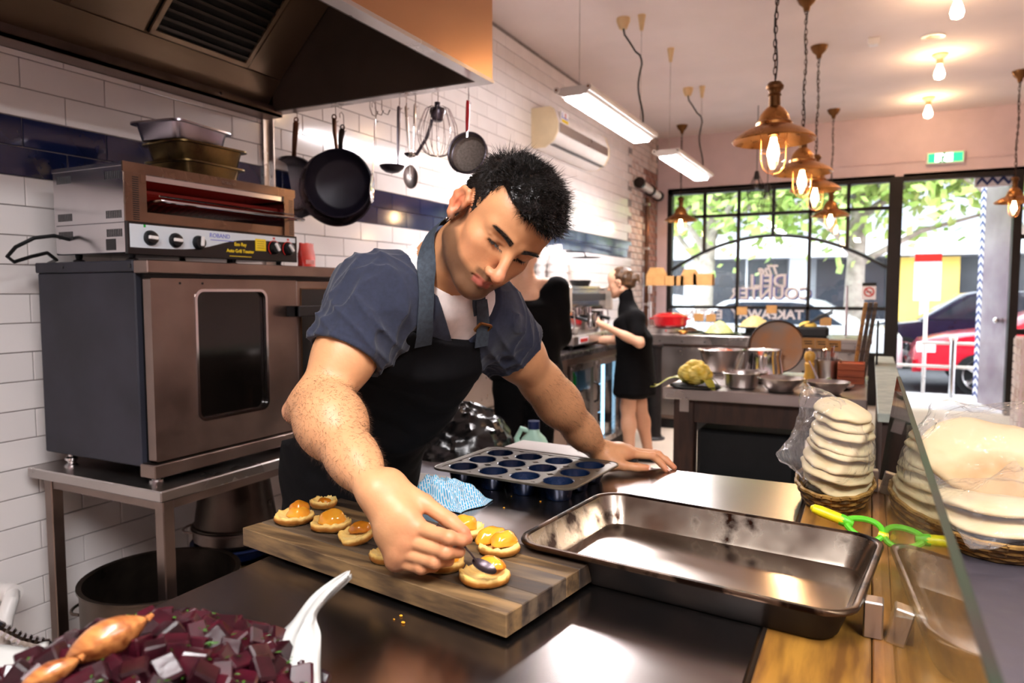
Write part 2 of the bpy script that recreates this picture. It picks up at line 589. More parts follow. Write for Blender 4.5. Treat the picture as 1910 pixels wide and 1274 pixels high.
# ------------------------------------------------------------------ shop front
ZT = 2.7                                  # head of the window and door
struct('wall_front', MB().box(XW, XR, YF, YF + 0.25, ZT, ZC).box(XW, -2.46, YF, YF + 0.25, 0, ZT).box(1.9, XR, YF, YF + 0.25, 0, ZT), 'painted_wall')
tag(MB().box(-1.0, 1.6, YF - 0.012, YF, 2.86, 2.872).box(-1.0, -0.988, YF - 0.012, YF, 2.872, 3.3).build('trim_2', 'painted_wall', None, 0), kind='structure')
XS = [-2.42, -1.98, -1.55, -1.13, -0.70, -0.28, 0.15]
wf = MB()
w1 = struct('window_1', MB().box(-2.46, 0.2, YF + 0.06, YF + 0.12, 0.0, 0.62).box(-2.46, -2.4, YF, YF + 0.12, 0.62, ZT)
            .box(-2.46, 0.2, YF, YF + 0.12, ZT - 0.05, ZT + 0.03), 'black_iron')
def arch(x):                               # height of the arched bar
    t = (x + 1.13) / 1.29
    return 2.08 - 0.43 * t * t
MB().box(-2.42, 0.15, YF + 0.03, YF + 0.08, 2.335, 2.375).build('glazing_bar', 'black_iron', w1, 0)
MB().box(-2.42, 0.15, YF + 0.03, YF + 0.08, 1.15, 1.19).build('glazing_bar', 'black_iron', w1, 0)
MB().box(-2.46, 0.2, YF + 0.0, YF + 0.1, 0.58, 0.64).build('window_sill', 'black_iron', w1, 0)
for i in (1, 2, 3, 4, 5):
    x = XS[i]
    z0 = 0.62 if i in (2, 4) else arch(x)
    MB().box(x - 0.02, x + 0.02, YF + 0.03, YF + 0.08, z0, ZT - 0.05).build('glazing_bar', 'black_iron', w1, 0)
ab = MB()
ab.tube([(x, YF + 0.055, arch(x)) for x in np.linspace(-2.42, 0.15, 25)], 0.028, 6, flat=0.8)
ab.build('arch_bar', 'black_iron', w1, 30)
for i in range(6):
    for (z0, z1) in ((0.63, 1.15), (1.19, 2.335), (2.375, ZT - 0.05)):
        MB().box(XS[i] + 0.02, XS[i + 1] - 0.02, YF + 0.05, YF + 0.056, z0, z1).build('pane', 'window_glass', w1, 0)
struct('trim_3', MB().box(0.15, 0.29, YF - 0.03, YF + 0.14, 0, ZT).box(0.29, 1.9, YF, YF + 0.12, ZT - 0.05, ZT + 0.03), 'black_iron')
d1 = struct('door_1', MB().box(1.36, 1.44, YF - 0.02, YF + 0.12, 0, ZT), 'black_iron')
w2 = struct('window_2', MB().box(1.44, 1.9, YF + 0.02, YF + 0.1, 0.9, 0.96).box(1.44, 1.9, YF + 0.02, YF + 0.1, 1.95, 2.0).box(1.84, 1.9, YF, YF + 0.1, 0, ZT)
            .box(1.44, 1.9, YF + 0.02, YF + 0.1, 0.0, 0.35), 'black_iron')
MB().box(1.44, 1.84, YF + 0.05, YF + 0.056, 0.35, 0.9).build('pane', 'window_glass', w2, 0)
MB().box(1.44, 1.84, YF + 0.05, YF + 0.056, 0.96, ZT).build('pane', 'window_glass', w2, 0)
# entrance leaf standing open, with the painted chevron edge
mat('leaf_plum', '#6f5a6a', 0.22, col2='#9a9298', scale=1.2, spec=0.6)
mat('chevron_white', '#e9e8f2', 0.5, var=0.04)
mat('chevron_blue', '#2d3f7c', 0.5, var=0.1)
A, B = Vector((1.38, 9.62, 0)), Vector((1.17, 10.32, 0))
LM = frame(A, x=(B - A), z=(0, 0, 1))
ln = (B - A).length
d2 = struct('door_2', MB().box(0, ln - 0.12, -0.022, 0.022, 0.03, 2.62, LM), 'leaf_plum')
MB().box(ln - 0.12, ln, -0.022, 0.022, 0.03, 2.62, LM).build('chevron_band', 'chevron_white', d2, 0)
for i in range(26):
    z = 0.08 + i * 0.098
    for s in (-1, 1):
        MB().prism([(ln - 0.12, z), (ln - 0.06, z + 0.055), (ln, z), (ln, z + 0.042), (ln - 0.06, z + 0.097), (ln - 0.12, z + 0.042)], -0.024, 0.024,
                   LM @ Matrix(((1, 0, 0, 0), (0, 0, 1, 0), (0, 1, 0, 0), (0, 0, 0, 1)))).build('chevron', 'chevron_blue', d2, 0) if s > 0 else None
MB().cyl((0.1, 0.03, 1.05), (0.1, 0.07, 1.05), 0.03, n=12, M=LM).sphere((0.1, 0.08, 1.05), 0.035, M=LM).build('knob', 'chrome', d2)
# chevron strip along the soffit over the entrance
sf = struct('trim_4', MB().box(1.0, 1.42, YF + 0.13, YF + 0.2, 2.55, ZT - 0.02), 'chevron_white')
for i in range(4):
    x = 1.02 + i * 0.1
    MB().prism([(x, 2.56), (x + 0.05, 2.62), (x + 0.1, 2.56), (x + 0.1, 2.6), (x + 0.05, 2.67), (x, 2.6)], YF + 0.125, YF + 0.14,
               Matrix(((1, 0, 0, 0), (0, 0, 1, 0), (0, 1, 0, 0), (0, 0, 0, 1)))).build('chevron', 'chevron_blue', sf, 0)
# steel angle on the tiled wall below the hood's end
struct('trim_1', MB().box(XW, XW + 0.012, 2.535, 2.585, 0.8, 2.22).box(XW, XW + 0.03, 2.578, 2.585, 0.8, 2.22), 'steel')

# low white brick pier at the right of the shop floor
pr = struct('wall_pier', MB().box(1.25, 1.55, 7.9, 8.3, 0, 0.95), 'painted_wall')
for k in range(12):
    for j in range(2):
        y = 7.9 + 0.1 + j * 0.2 + (0.02 if k % 2 else 0)
        MB().box(1.238, 1.25, y - 0.093, y + 0.093 - (0.02 if k % 2 else 0), 0.02 + k * 0.077, 0.085 + k * 0.077).build('brick', 'brick_white', pr, 0)
    MB().box(1.26, 1.54, 7.888, 7.9, 0.02 + k * 0.077, 0.085 + k * 0.077).build('brick', 'brick_white', pr, 0)

# ================================================================== lamps
def fluorescent(name, x, y0, y1, z, label, glow='tube_light'):
    t = thing(name, label, 'light', (x, (y0 + y1) / 2, z), 'hanging fluorescent fittings')
    prof = [(-0.105, 0.03), (-0.07, 0.055), (0.07, 0.055), (0.105, 0.03), (0.085, 0.012), (0.05, 0.0), (-0.05, 0.0), (-0.085, 0.012)]
    MX = Matrix(((1, 0, 0, x), (0, 0, 1, 0), (0, 1, 0, z), (0, 0, 0, 1)))
    MB().prism(prof, y0, y1, MX).build('housing', 'white_enamel', t, 40)
    for s in (-1, 1):
        MB().cyl((x + s * 0.098, y0 - 0.012, z + 0.04), (x + s * 0.098, y1 + 0.012, z + 0.04), 0.018, n=12).build('side_rail', 'white_enamel', t)
        MB().cyl((x + s * 0.098, y0 - 0.016, z + 0.04), (x + s * 0.098, y0 - 0.011, z + 0.04), 0.008, n=10).build('screw', 'chrome', t)
    MB().box(x - 0.062, x + 0.062, y0 + 0.03, y1 - 0.03, z - 0.012, z - 0.001, bev=0.005).build('diffuser', glow, t, 30)
    for y in (y0 + 0.1, y1 - 0.06):
        MB().cyl((x, y, z + 0.05), (x, y, ZC - 0.1), 0.0022, n=6).build('suspension_wire', 'steel', t)
        MB().lathe([(0, 0), (0.012, 0), (0.03, 0.11), (0, 0.11)], 14, Matrix.Translation((x, y, ZC - 0.11))).build('ceiling_cup', 'cream_plastic', t)
    ya = y1 - 0.06
    MB().lathe([(0, 0), (0.03, 0.0), (0.05, 0.05), (0.05, 0.075), (0, 0.075)], 16, Matrix.Translation((x - 0.14, ya, ZC - 0.075))).build('ceiling_rose', 'cream_plastic', t)
    pts = [(x - 0.14, ya, ZC - 0.07)]
    n = 22
    for i in range(n + 1):
        u = i / n
        w = max(0, 1 - u * 3.2)
        pts.append((x - 0.13 * w ** 1.2 + 0.02 * math.sin(u * 9) * (u > .2), ya, ZC - 0.12 - u * (ZC - 0.17 - z)))
    MB().tube(pts, 0.007, 8).build('power_cord', 'black_plastic', t)
    return t

fluorescent('fluorescent_light', -1.57, 3.9, 5.3, 2.5, 'long white fluorescent fitting nearest the range hood, hung from the ceiling')
fluorescent('fluorescent_light', -1.56, 5.95, 7.35, 2.5, 'farther white fluorescent fitting hung towards the shop window')
# two more of the same run of fittings light the near end of the kitchen
fluorescent('fluorescent_light', -0.35, -0.95, 0.45, 2.62, 'white fluorescent fitting hung over the near end of the steel bench', 'tube_daylight')
fluorescent('fluorescent_light', 0.95, -0.6, 0.8, 2.62, 'white fluorescent fitting hung beside the bench on the customers side', 'tube_daylight')

def pendant(label, x, y, zr, R=0.2, group='copper bulkhead pendants'):
    """shade rim at height zr"""
    t = thing('pendant_lamp', label, 'pendant light', (x, y, zr), group)
    T = Matrix.Translation((x, y, zr))
    k = R / 0.2
    sh = [(0.2, 0), (0.205, 0.006), (0.19, 0.022), (0.15, 0.05), (0.105, 0.07), (0.088, 0.078), (0.088, 0.092), (0.078, 0.1), (0.07, 0.13), (0.048, 0.16), (0.03, 0.175),
          (0.026, 0.178), (0.024, 0.172), (0.04, 0.155), (0.064, 0.125), (0.07, 0.095), (0.078, 0.072), (0.1, 0.062), (0.145, 0.043), (0.185, 0.016), (0.2, 0)]
    MB().lathe([(r * k, z * k) for r, z in sh], 40, T).build('shade', 'copper', t)
    MB().lathe([(0.03 * k, 0.17 * k), (0.028 * k, 0.225 * k), (0.034 * k, 0.23 * k), (0.028 * k, 0.24 * k), (0.03 * k, 0.25 * k), (0.042 * k, 0.262 * k), (0.044 * k, 0.275 * k), (0.03 * k, 0.295 * k), (0, 0.3 * k)], 20, T).build('cap', 'brass_old', t)
    MB().lathe([(0.03 * k, 0.12 * k), (0.03 * k, 0.03 * k), (0.022 * k, 0.025 * k)], 16, T).build('lamp_holder', 'brass_old', t)
    bl = MB().lathe([(0.014 * k, 0.02 * k), (0.018 * k, 0.0), (0.028 * k, -0.04 * k), (0.03 * k, -0.065 * k), (0.02 * k, -0.095 * k), (0, -0.1 * k)], 16, T).build('bulb', 'bulb_glow', t)
    MB().lathe([(0.055 * k, 0.06 * k), (0.058 * k, 0.0), (0.058 * k, -0.09 * k), (0.048 * k, -0.13 * k), (0.028 * k, -0.15 * k), (0, -0.156 * k)], 24, T).build('glass_jar', 'jar_glass', t)
    cg = MB()
    for a in range(4):
        ca, sa = math.cos(a * PI / 2 + .4), math.sin(a * PI / 2 + .4)
        cg.tube([(ca * r * k, sa * r * k, z * k) for r, z in ((0.07, 0.07), (0.063, 0.0), (0.063, -0.09), (0.052, -0.135), (0.03, -0.158), (0, -0.164))], 0.0018 * k, 5, M=T)
    cg.tube([(0.063 * k * math.cos(a), 0.063 * k * math.sin(a), -0.05 * k) for a in np.linspace(0, 2 * PI, 24, endpoint=False)], 0.0018 * k, 5, closed=True, M=T)
    cg.build('wire_cage', 'copper', t)
    ch = MB()
    z = zr + 0.3 * k
    i = 0
    while z < ZC - 0.1:
        ax = Vector((1, 0, 0)) if i % 2 else Vector((0, 1, 0))
        ox = 0.004 * math.sin(z * 9)
        ch.tube([Vector((x + ox, y, z + 0.018 + 0.022 * math.sin(a))) + ax * 0.008 * math.cos(a) for a in np.linspace(0, 2 * PI, 10, endpoint=False)], 0.0028, 4, closed=True)
        z += 0.034; i += 1
    ch.build('chain', 'rust_chain', t)
    MB().tube([(x + 0.008 * math.sin(u * 14), y + 0.008 * math.cos(u * 11), zr + 0.3 * k + u * (ZC - 0.1 - zr - 0.3 * k)) for u in np.linspace(0, 1, 30)], 0.0035, 6).build('power_cord', 'black_plastic', t)
    MB().lathe([(0, -0.1), (0.018, -0.1), (0.024, -0.07), (0.05, -0.045), (0.066, -0.012), (0.068, 0), (0, 0)], 22, Matrix.Translation((x, y, ZC))).build('ceiling_rose', 'brass_old', t)
    return t

pendant('largest copper pendant lamp, nearest in the row over the serving counter', -0.47, 3.9, 2.14)
pendant('second copper pendant lamp in the row, partly behind the largest one', -0.46, 5.43, 2.2)
pendant('third copper pendant lamp in the row, overlapped by the second', -0.45, 6.55, 2.22)
pendant('dark bronze pendant lamp hanging before the middle of the arched window', -0.44, 8.86, 2.22)
pendant('bronze pendant lamp at the left end of the window by the brick', -2.13, 8.86, 2.24)
pendant('small copper pendant lamp at the far right beside the entrance', 1.16, 8.1, 2.2, 0.16)

def ceiling_bulb(label, x, y):
    t = thing('ceiling_bulb', label, 'light', (x, y, ZC - 0.2), 'bare bulbs along the ceiling')
    T = Matrix.Translation((x, y, ZC))
    MB().lathe([(0.06, 0), (0.06, -0.012), (0.04, -0.03), (0.026, -0.04), (0.024, -0.085), (0, -0.085)], 22, T).build('lamp_holder', 'cream_plastic', t)
    MB().lathe([(0.014, -0.085), (0.02, -0.1), (0.034, -0.135), (0.042, -0.17), (0.034, -0.2), (0, -0.215)], 18, T).build('bulb', 'bulb_glow', t)
    return t

ceiling_bulb('bare glowing bulb on the ceiling, nearest of the three', 0.45, 5.7)
ceiling_bulb('bare glowing bulb on the ceiling, middle one of the three', 0.46, 7.23)
ceiling_bulb('bare glowing bulb on the ceiling, farthest, close to the shop front', 0.47, 8.76)

# ceiling odds and ends
p = onz(1740, 68, ZC)
t = thing('ceiling_vent', 'small round recessed vent in the ceiling between two bulbs', 'vent', (p.x, p.y, ZC - 0.01))
MB().lathe([(0.05, 0.0), (0.05, -0.004), (0.085, -0.01), (0.085, 0)], 28, Matrix.Translation((p.x, p.y, ZC))).build('rim', 'white_enamel', t)
MB().lathe([(0, -0.003), (0.05, -0.003)], 24, Matrix.Translation((p.x, p.y, ZC))).build('cover', 'cream_plastic', t)
p = onz(1630, 72, ZC)
t = thing('smoke_sensor', 'small white square sensor box on the ceiling', 'sensor', (p.x, p.y, ZC - 0.05))
MB().box(p.x - 0.045, p.x + 0.045, p.y - 0.045, p.y + 0.045, ZC - 0.05, ZC, bev=0.008).build('body', 'white_plastic', t)
MB().box(p.x - 0.03, p.x + 0.03, p.y - 0.03, p.y + 0.03, ZC - 0.056, ZC - 0.05).build('lens', 'print_white', t, 0)
# green exit sign over the door
t = thing('exit_sign', 'lit green and white exit sign on the wall above the entrance', 'sign', (0.72, YF - 0.03, 2.84))
e0, e1 = ony(1727, 308, YF - 0.03), ony(1800, 280, YF - 0.03)
MB().box(e0.x, e1.x, YF - 0.05, YF, e0.z, e1.z, bev=0.006).build('casing', 'white_plastic', t)
MB().box(e0.x + 0.02, e1.x - 0.02, YF - 0.054, YF - 0.05, e0.z + 0.02, e1.z - 0.02).build('face', 'exit_green', t, 0)
xm, zm = (e0.x + e1.x) / 2, (e0.z + e1.z) / 2
MB().box(xm - 0.1, xm + 0.07, YF - 0.057, YF - 0.054, e0.z + 0.022, e1.z - 0.022).build('doorway', 'exit_white', t, 0)
mn = MB()
for a, b, r in (((-.02, .02), (-.03, -.03), .012), ((-.03, -.03), (.0, -.06), .008), ((-.03, -.03), (-.06, -.055), .008), ((-.02, .015), (.02, -.005), .006), ((-.02, .015), (-.055, .0), .006)):
    mn.cyl((xm + a[0], YF - 0.06, zm + a[1]), (xm + b[0], YF - 0.06, zm + b[1]), r, n=8)
mn.sphere((xm - .012, YF - 0.06, zm + .045), .013, 10, 8)
mn.build('running_figure', 'print_green', t)
mat('hood_metal', '#8a745f', 0.42, 0.75, var=0.1, scale=3, rvar=0.06)

# ================================================================== range hood
HX, HY, HZ = -1.38, 2.57, 2.22
hd = thing('range_hood', 'large stainless range hood over the cooking wall, front tinted with warm bulb reflection', 'range hood', (-2.0, 1.0, HZ))
MB().box(HX - 0.012, HX, -1.6, HY, HZ, ZC).build('front_panel', 'steel_hood', hd, 0)
MB().box(XW + 0.002, HX - 0.012, HY - 0.012, HY, HZ, ZC).build('end_panel', 'steel_hood', hd, 0)
MB().box(XW + 0.002, HX - 0.012, -1.612, -1.6, HZ, ZC).build('end_panel', 'steel_hood', hd, 0)
MB().box(HX - 0.05, HX + 0.004, -1.6, HY + 0.004, HZ - 0.012, HZ + 0.002).box(XW + 0.03, HX - 0.05, HY - 0.05, HY + 0.004, HZ - 0.012, HZ + 0.002).build('rim_flange', 'steel', hd, 0)
MB().box(HX - 0.06, HX - 0.05, -1.59, HY - 0.05, HZ - 0.01, 3.0).box(XW + 0.1, HX - 0.06, HY - 0.06, HY - 0.05, HZ - 0.01, 3.0).build('inner_lining', 'hood_inside', hd, 0)
MB().box(XW + 0.002, HX - 0.06, -1.59, HY - 0.06, 3.0, 3.02).build('inner_top', 'hood_inside', hd, 0)
# gutter along the wall and the polished strip above it
MB().box(XW + 0.002, XW + 0.012, -1.6, HY - 0.012, HZ - 0.03, 2.6).box(XW + 0.002, XW + 0.11, -1.6, HY - 0.012, HZ - 0.03, HZ - 0.018).box(XW + 0.1, XW + 0.11, -1.6, HY - 0.012, HZ - 0.03, HZ + 0.012).build('gutter', 'steel_worn', hd, 0)
A, B = Vector((XW + 0.06, 0, HZ + 0.012)), Vector((XW + 0.15, 0, 2.34))
FM = frame(A, y=(B - A), z=Vector((0.9, 0, -0.45)))
L_ = (B - A).length
MB().box(-1.59, HY - 0.06, 0, L_, -0.01, 0, FM).build('splash_strip', 'hood_metal', hd, 0)
A, B = Vector((XW + 0.15, 0, 2.34)), Vector((XW + 0.82, 0, 2.98))
FM = frame(A, y=(B - A), z=Vector((0.62, 0, -0.6)))
L_ = (B - A).length
MB().box(-1.59, HY - 0.06, 0, L_, -0.02, -0.008, FM).build('filter_bank', 'hood_metal', hd, 0)
for y0, y1 in ((1.83, 2.30), (1.04, 1.52), (0.3, 0.78), (-0.5, -0.02)):
    f = MB().box(y0, y1, 0.01, L_ - 0.02, -0.008, 0.004, FM).build('grease_filter', 'mesh_filter', hd, 0)
    fr = MB()
    for a, b, c, d in ((y0, y0 + .02, .01, L_ - .02), (y1 - .02, y1, .01, L_ - .02), (y0, y1, .01, .03), (y0, y1, L_ - .04, L_ - .02)):
        fr.box(a, b, c, d, 0.004, 0.012, FM)
    fr.build('filter_frame', 'hood_metal', f, 0)
    ba = MB()
    for i in range(22):
        v = 0.045 + i * (L_ - 0.11) / 22
        ba.box(y0 + 0.02, y1 - 0.02, v, v + 0.012, 0.004, 0.01, FM)
    ba.build('baffles', 'steel_dark', f, 0)
for y0, y1 in ((2.31, 2.5), (1.54, 1.81), (0.8, 1.02)):
    MB().box(y0, y1, 0.01, L_ - 0.02, -0.008, 0.006, FM).build('blank_panel', 'hood_metal', hd, 0)
for y in (0.35, 2.2):
    MB().cyl((XW + 0.108, y, HZ - 0.005), (XW + 0.116, y, HZ - 0.005), 0.007, n=8).build('rivet', 'chrome', hd)

# ================================================================== table with the oven
mat('oven_side', '#1f2029', 0.6, col2='#2b2b36', scale=5, bump=0.1, bscale=30)
mat('oven_glass', '#0d0a08', 0.08, var=0.2, spec=0.6, scale=4)
TX0, TX1, TY0, TY1, TZ = -2.56, -1.88, 1.40, 2.52, 0.78
tb_ = thing('steel_table', 'stainless steel table carrying the oven against the tiled wall', 'table', ((TX0 + TX1) / 2, (TY0 + TY1) / 2, 0))
MB().box(TX0, TX1, TY0, TY1, TZ - 0.035, TZ, bev=0.004).build('tabletop', 'steel', tb_)
MB().box(TX0 + 0.05, TX1 - 0.03, TY0 + 0.03, TY0 + 0.06, TZ - 0.07, TZ - 0.035).box(TX1 - 0.06, TX1 - 0.03, TY0 + 0.03, TY1 - 0.03, TZ - 0.07, TZ - 0.035).build('apron_rail', 'steel_worn', tb_, 0)
for x in (TX0 + 0.07, TX1 - 0.045):
    for y in (TY0 + 0.045, 2.37):
        MB().box(x - 0.02, x + 0.02, y - 0.02, y + 0.02, 0.0, TZ - 0.035, bev=0.003).build('leg', 'steel_worn', tb_)

OX0, OX1, OY0, OY1, OZ0, OZ1 = -2.5, -1.985, 1.43, 2.46, 0.835, 1.475
ov = thing('convection_oven', 'stainless convection oven with dark glass door window on steel table', 'oven', ((OX0 + OX1) / 2, (OY0 + OY1) / 2, TZ))
MB().box(OX0, OX1 - 0.02, OY0, OY1, OZ0, OZ1 - 0.035, bev=0.004).build('body', 'oven_side', ov)
MB().box(OX0 - 0.003, OX1 - 0.02, OY0 - 0.006, OY1 + 0.004, OZ1 - 0.035, OZ1 - 0.001, bev=0.003).build('lid', 'oven_side', ov)
MB().box(OX1 - 0.02, OX1 + 0.045, OY0 - 0.004, OY1, OZ1 - 0.04, OZ1, bev=0.003).build('top_trim', 'steel_worn', ov)
MB().box(OX1 - 0.02, OX1 + 0.05, OY0 - 0.006, OY1, OZ0 - 0.03, OZ0 + 0.012, bev=0.003).build('bottom_trim', 'steel_worn', ov)
MB().box(OX1 - 0.02, OX1 - 0.004, OY0 + 0.02, OY1 - 0.01, OZ0 + 0.012, OZ1 - 0.04).build('inner_front', 'black_plastic', ov, 0)
DY0, DY1, DZ0, DZ1, DX = OY0 + 0.012, 2.055, OZ0 + 0.018, OZ1 - 0.055, OX1 + 0.035
PM = Matrix(((0, 0, 1, 0), (1, 0, 0, 0), (0, 1, 0, 0), (0, 0, 0, 1)))      # local (y, z, depth) to world (x = depth)
cy, cz = (DY0 + DY1) / 2 , (DZ0 + DZ1) / 2
wy0, wy1, wz0, wz1 = 1.60, 1.905, 0.955, 1.385
wcy, wcz = (wy0 + wy1) / 2, (wz0 + wz1) / 2
outer = rrect(DY1 - DY0, DZ1 - DZ0, 0.006, 6, cy, cz)
inner = rrect(wy1 - wy0, wz1 - wz0, 0.03, 6, wcy, wcz)
dr = MB().ring(outer, inner, OX1, DX, PM).build('door', 'steel_worn', ov, 25)
inner2 = rrect(wy1 - wy0 - 0.014, wz1 - wz0 - 0.014, 0.026, 6, wcy, wcz)
MB().ring(rrect(wy1 - wy0 + 0.004, wz1 - wz0 + 0.004, 0.032, 6, wcy, wcz), inner2, DX - 0.01, DX + 0.003, PM).build('window_frame', 'chrome', dr, 25)
MB().prism(inner2, DX - 0.022, DX - 0.012, PM).build('window_pane', 'oven_glass', dr, 0)
MB().box(DX, DX + 0.06, 2.0, 2.025, 1.285, 1.325, bev=0.003).box(DX + 0.04, DX + 0.066, 2.0, 2.15, 1.285, 1.325, bev=0.003).box(DX + 0.04, DX + 0.066, 2.12, 2.15, 1.02, 1.325, bev=0.003).build('handle', 'black_plastic', dr)
for y, z in ((1.545, 1.405), (1.63, 1.405)):
    MB().cyl((DX, y, z), (DX + 0.002, y, z), 0.004, n=8).build('screw', 'black_plastic', dr)
pn = MB().box(OX1 - 0.01, OX1 + 0.03, DY1 + 0.006, OY1 - 0.004, DZ0, DZ1, bev=0.003).build('control_panel', 'steel_worn', ov)
MB().box(OX1 + 0.03, OX1 + 0.032, DY1 + 0.03, OY1 - 0.02, 0.93, DZ1 - 0.03).build('panel_face', 'black_plastic', pn, 0)
MB().box(OX1 + 0.0312, OX1 + 0.033, DY1 + 0.026, OY1 - 0.016, DZ1 - 0.032, DZ1 - 0.029).box(OX1 + 0.0312, OX1 + 0.033, DY1 + 0.026, DY1 + 0.029, 0.93, DZ1 - 0.03).build('panel_line', 'brass_old', pn, 0)
for z in (1.2, 1.08, 0.98):
    MB().lathe([(0.022, 0), (0.022, 0.006), (0.016, 0.02), (0, 0.02)], 18, frame((OX1 + 0.032, DY1 + 0.1, z), y=(0, 0, 1), z=(1, 0, 0))).build('knob', 'black_plastic', pn)
MB().cyl((OX0 + 0.15, OY0 - 0.004, OZ1 - 0.018), (OX0 + 0.15, OY0 - 0.008, OZ1 - 0.018), 0.004, n=8).cyl((OX1 - 0.03, OY0 - 0.004, OZ1 - 0.018), (OX1 - 0.03, OY0 - 0.009, OZ1 - 0.018), 0.006, n=8).build('screw', 'black_plastic', ov)
for x in (OX0 + 0.06, OX1 - 0.02):
    for y in (OY0 + 0.05, OY1 - 0.05):
        MB().lathe([(0, 0), (0.022, 0), (0.022, 0.006), (0.014, 0.01), (0.014, 0.018), (0.02, 0.022), (0.02, 0.03), (0.01, 0.034), (0.01, OZ0 - TZ), (0, OZ0 - TZ)], 16, Matrix.Translation((x, y, TZ))).build('foot', 'chrome', ov)

# ================================================================== grill toaster on the oven
GX0, GX1, GY0, GY1 = -2.40, -2.05, 1.435, 2.15
ZB, ZM, ZTp = OZ1 + 0.022, OZ1 + 0.118, OZ1 + 0.3
mat('toaster_steel', '#c8c6c8', 0.16, 1.0, var=0.08, scale=3, rvar=0.05)
mat('toaster_front', '#7a6456', 0.3, 1.0, var=0.2, scale=6, rvar=0.06)
mat('fascia_silver', '#d7e2ea', 0.3, 0.2, var=0.04)
mat('fascia_black', '#120f10', 0.25, var=0.1)
mat('hot_element', '#5a1410', 0.6, var=0.2, emit='#a01408', estr=0.04)
g = thing('grill_toaster', 'wide open-fronted grill toaster with black dials on top of the oven', 'toaster', ((GX0 + GX1) / 2, (GY0 + GY1) / 2, OZ1))
MB().box(GX0, GX1, GY0, GY1, ZB, ZM, bev=0.003).build('base', 'toaster_steel', g)
fa = MB().box(GX1, GX1 + 0.014, GY0 - 0.002, GY1 + 0.006, ZB - 0.004, ZM + 0.002, bev=0.002).build('fascia', 'fascia_black', g)
# silver field with the swooping lower edge
top, bot = ZM - 0.006, ZB + 0.016
sw = []
for i in range(25):
    u = i / 24
    y = GY0 + 0.006 + u * (GY1 - GY0 - 0.012)
    s = 1 / (1 + math.exp(-(u - 0.47) * 14))
    sw.append((y, bot + 0.002 + s * (top - bot - 0.02)))
MB().prism(sw + [(GY1 - 0.006, top), (GY0 + 0.006, top)], GX1 + 0.0135, GX1 + 0.0152, PM).build('silver_field', 'fascia_silver', fa, 0)
def dial(y, z, rot, ringm=None):
    D = frame((GX1 + 0.0152, y, z), y=(0, math.sin(rot), math.cos(rot)), z=(1, 0, 0))
    k = MB().lathe([(0, 0), (0.024, 0), (0.024, 0.006), (0.019, 0.016), (0.017, 0.017), (0, 0.017)], 24, D).build('dial', 'black_plastic', fa)
    MB().box(-0.0055, 0.0055, -0.012, 0.02, 0.017, 0.026, D, bev=0.002).build('pointer', 'white_plastic', k)
    if ringm:
        pts = [(0.028 * math.cos(a), 0.028 * math.sin(a), 0.001) for a in np.linspace(-0.3 * PI, 0.75 * PI, 20)]
        MB().tube([frame((GX1 + 0.0152, y, z), y=(0, 0, 1), z=(1, 0, 0)) @ Vector((-q[0], q[1], q[2])) for q in pts], 0.0016, 5).build('scale_ring', ringm, k)
zc = (ZB + ZM) / 2 + 0.002
dial(GY0 + 0.075, zc, -1.5); dial(GY0 + 0.165, zc - 0.002, -1.5); dial(GY0 + 0.255, zc - 0.004, 0.1)
dial(GY1 - 0.118, zc - 0.004, -0.6, 'print_red'); dial(GY1 - 0.045, zc - 0.004, -0.7, 'print_red')
TXT = lambda y, z: frame((GX1 + 0.0156, y, z), x=(0, 1, 0), y=(0, 0, 1))
lettering('ROBAND', 0.021, TXT(GY0 + 0.345, ZM - 0.022), 'print_blue', fa)
MB().box(GX1 + 0.015, GX1 + 0.0158, GY0 + 0.305, GY0 + 0.405, ZM - 0.038, ZM - 0.0355).build('small_print', 'print_blue', fa, 0)
lettering('Eco Ray', 0.017, TXT(GY0 + 0.435, ZM - 0.046), 'print_yellow', fa, bold=0.0004)
lettering('Auto Grill Toaster', 0.0165, TXT(GY0 + 0.435, ZM - 0.07), 'print_yellow', fa, bold=0.0004)
MB().box(GX1 + 0.015, GX1 + 0.0158, GY0 + 0.385, GY0 + 0.485, ZM - 0.0895, ZM - 0.0875).build('small_print', 'print_yellow', fa, 0)
MB().box(GX1 + 0.0145, GX1 + 0.0165, GY0 + 0.505, GY0 + 0.555, ZB + 0.032, ZM - 0.02).build('warning_label', 'print_yellow', fa, 0)
for k in range(4):
    MB().box(GX1 + 0.0165, GX1 + 0.0169, GY0 + 0.512, GY0 + 0.548, ZM - 0.03 - k * 0.008, ZM - 0.0285 - k * 0.008).build('label_line', 'brass_old', fa, 0)
MB().box(GX1 + 0.0145, GX1 + 0.016, GY0 + 0.053, GY0 + 0.06, ZM - 0.014, ZM - 0.006).build('pilot_light', 'print_green', fa, 0)
for y in (GY1 - 0.118, GY1 - 0.045):
    MB().box(GX1 + 0.0145, GX1 + 0.0165, y - 0.005, y + 0.005, ZM - 0.017, ZM - 0.01).build('pilot_light', 'print_red', fa, 0)
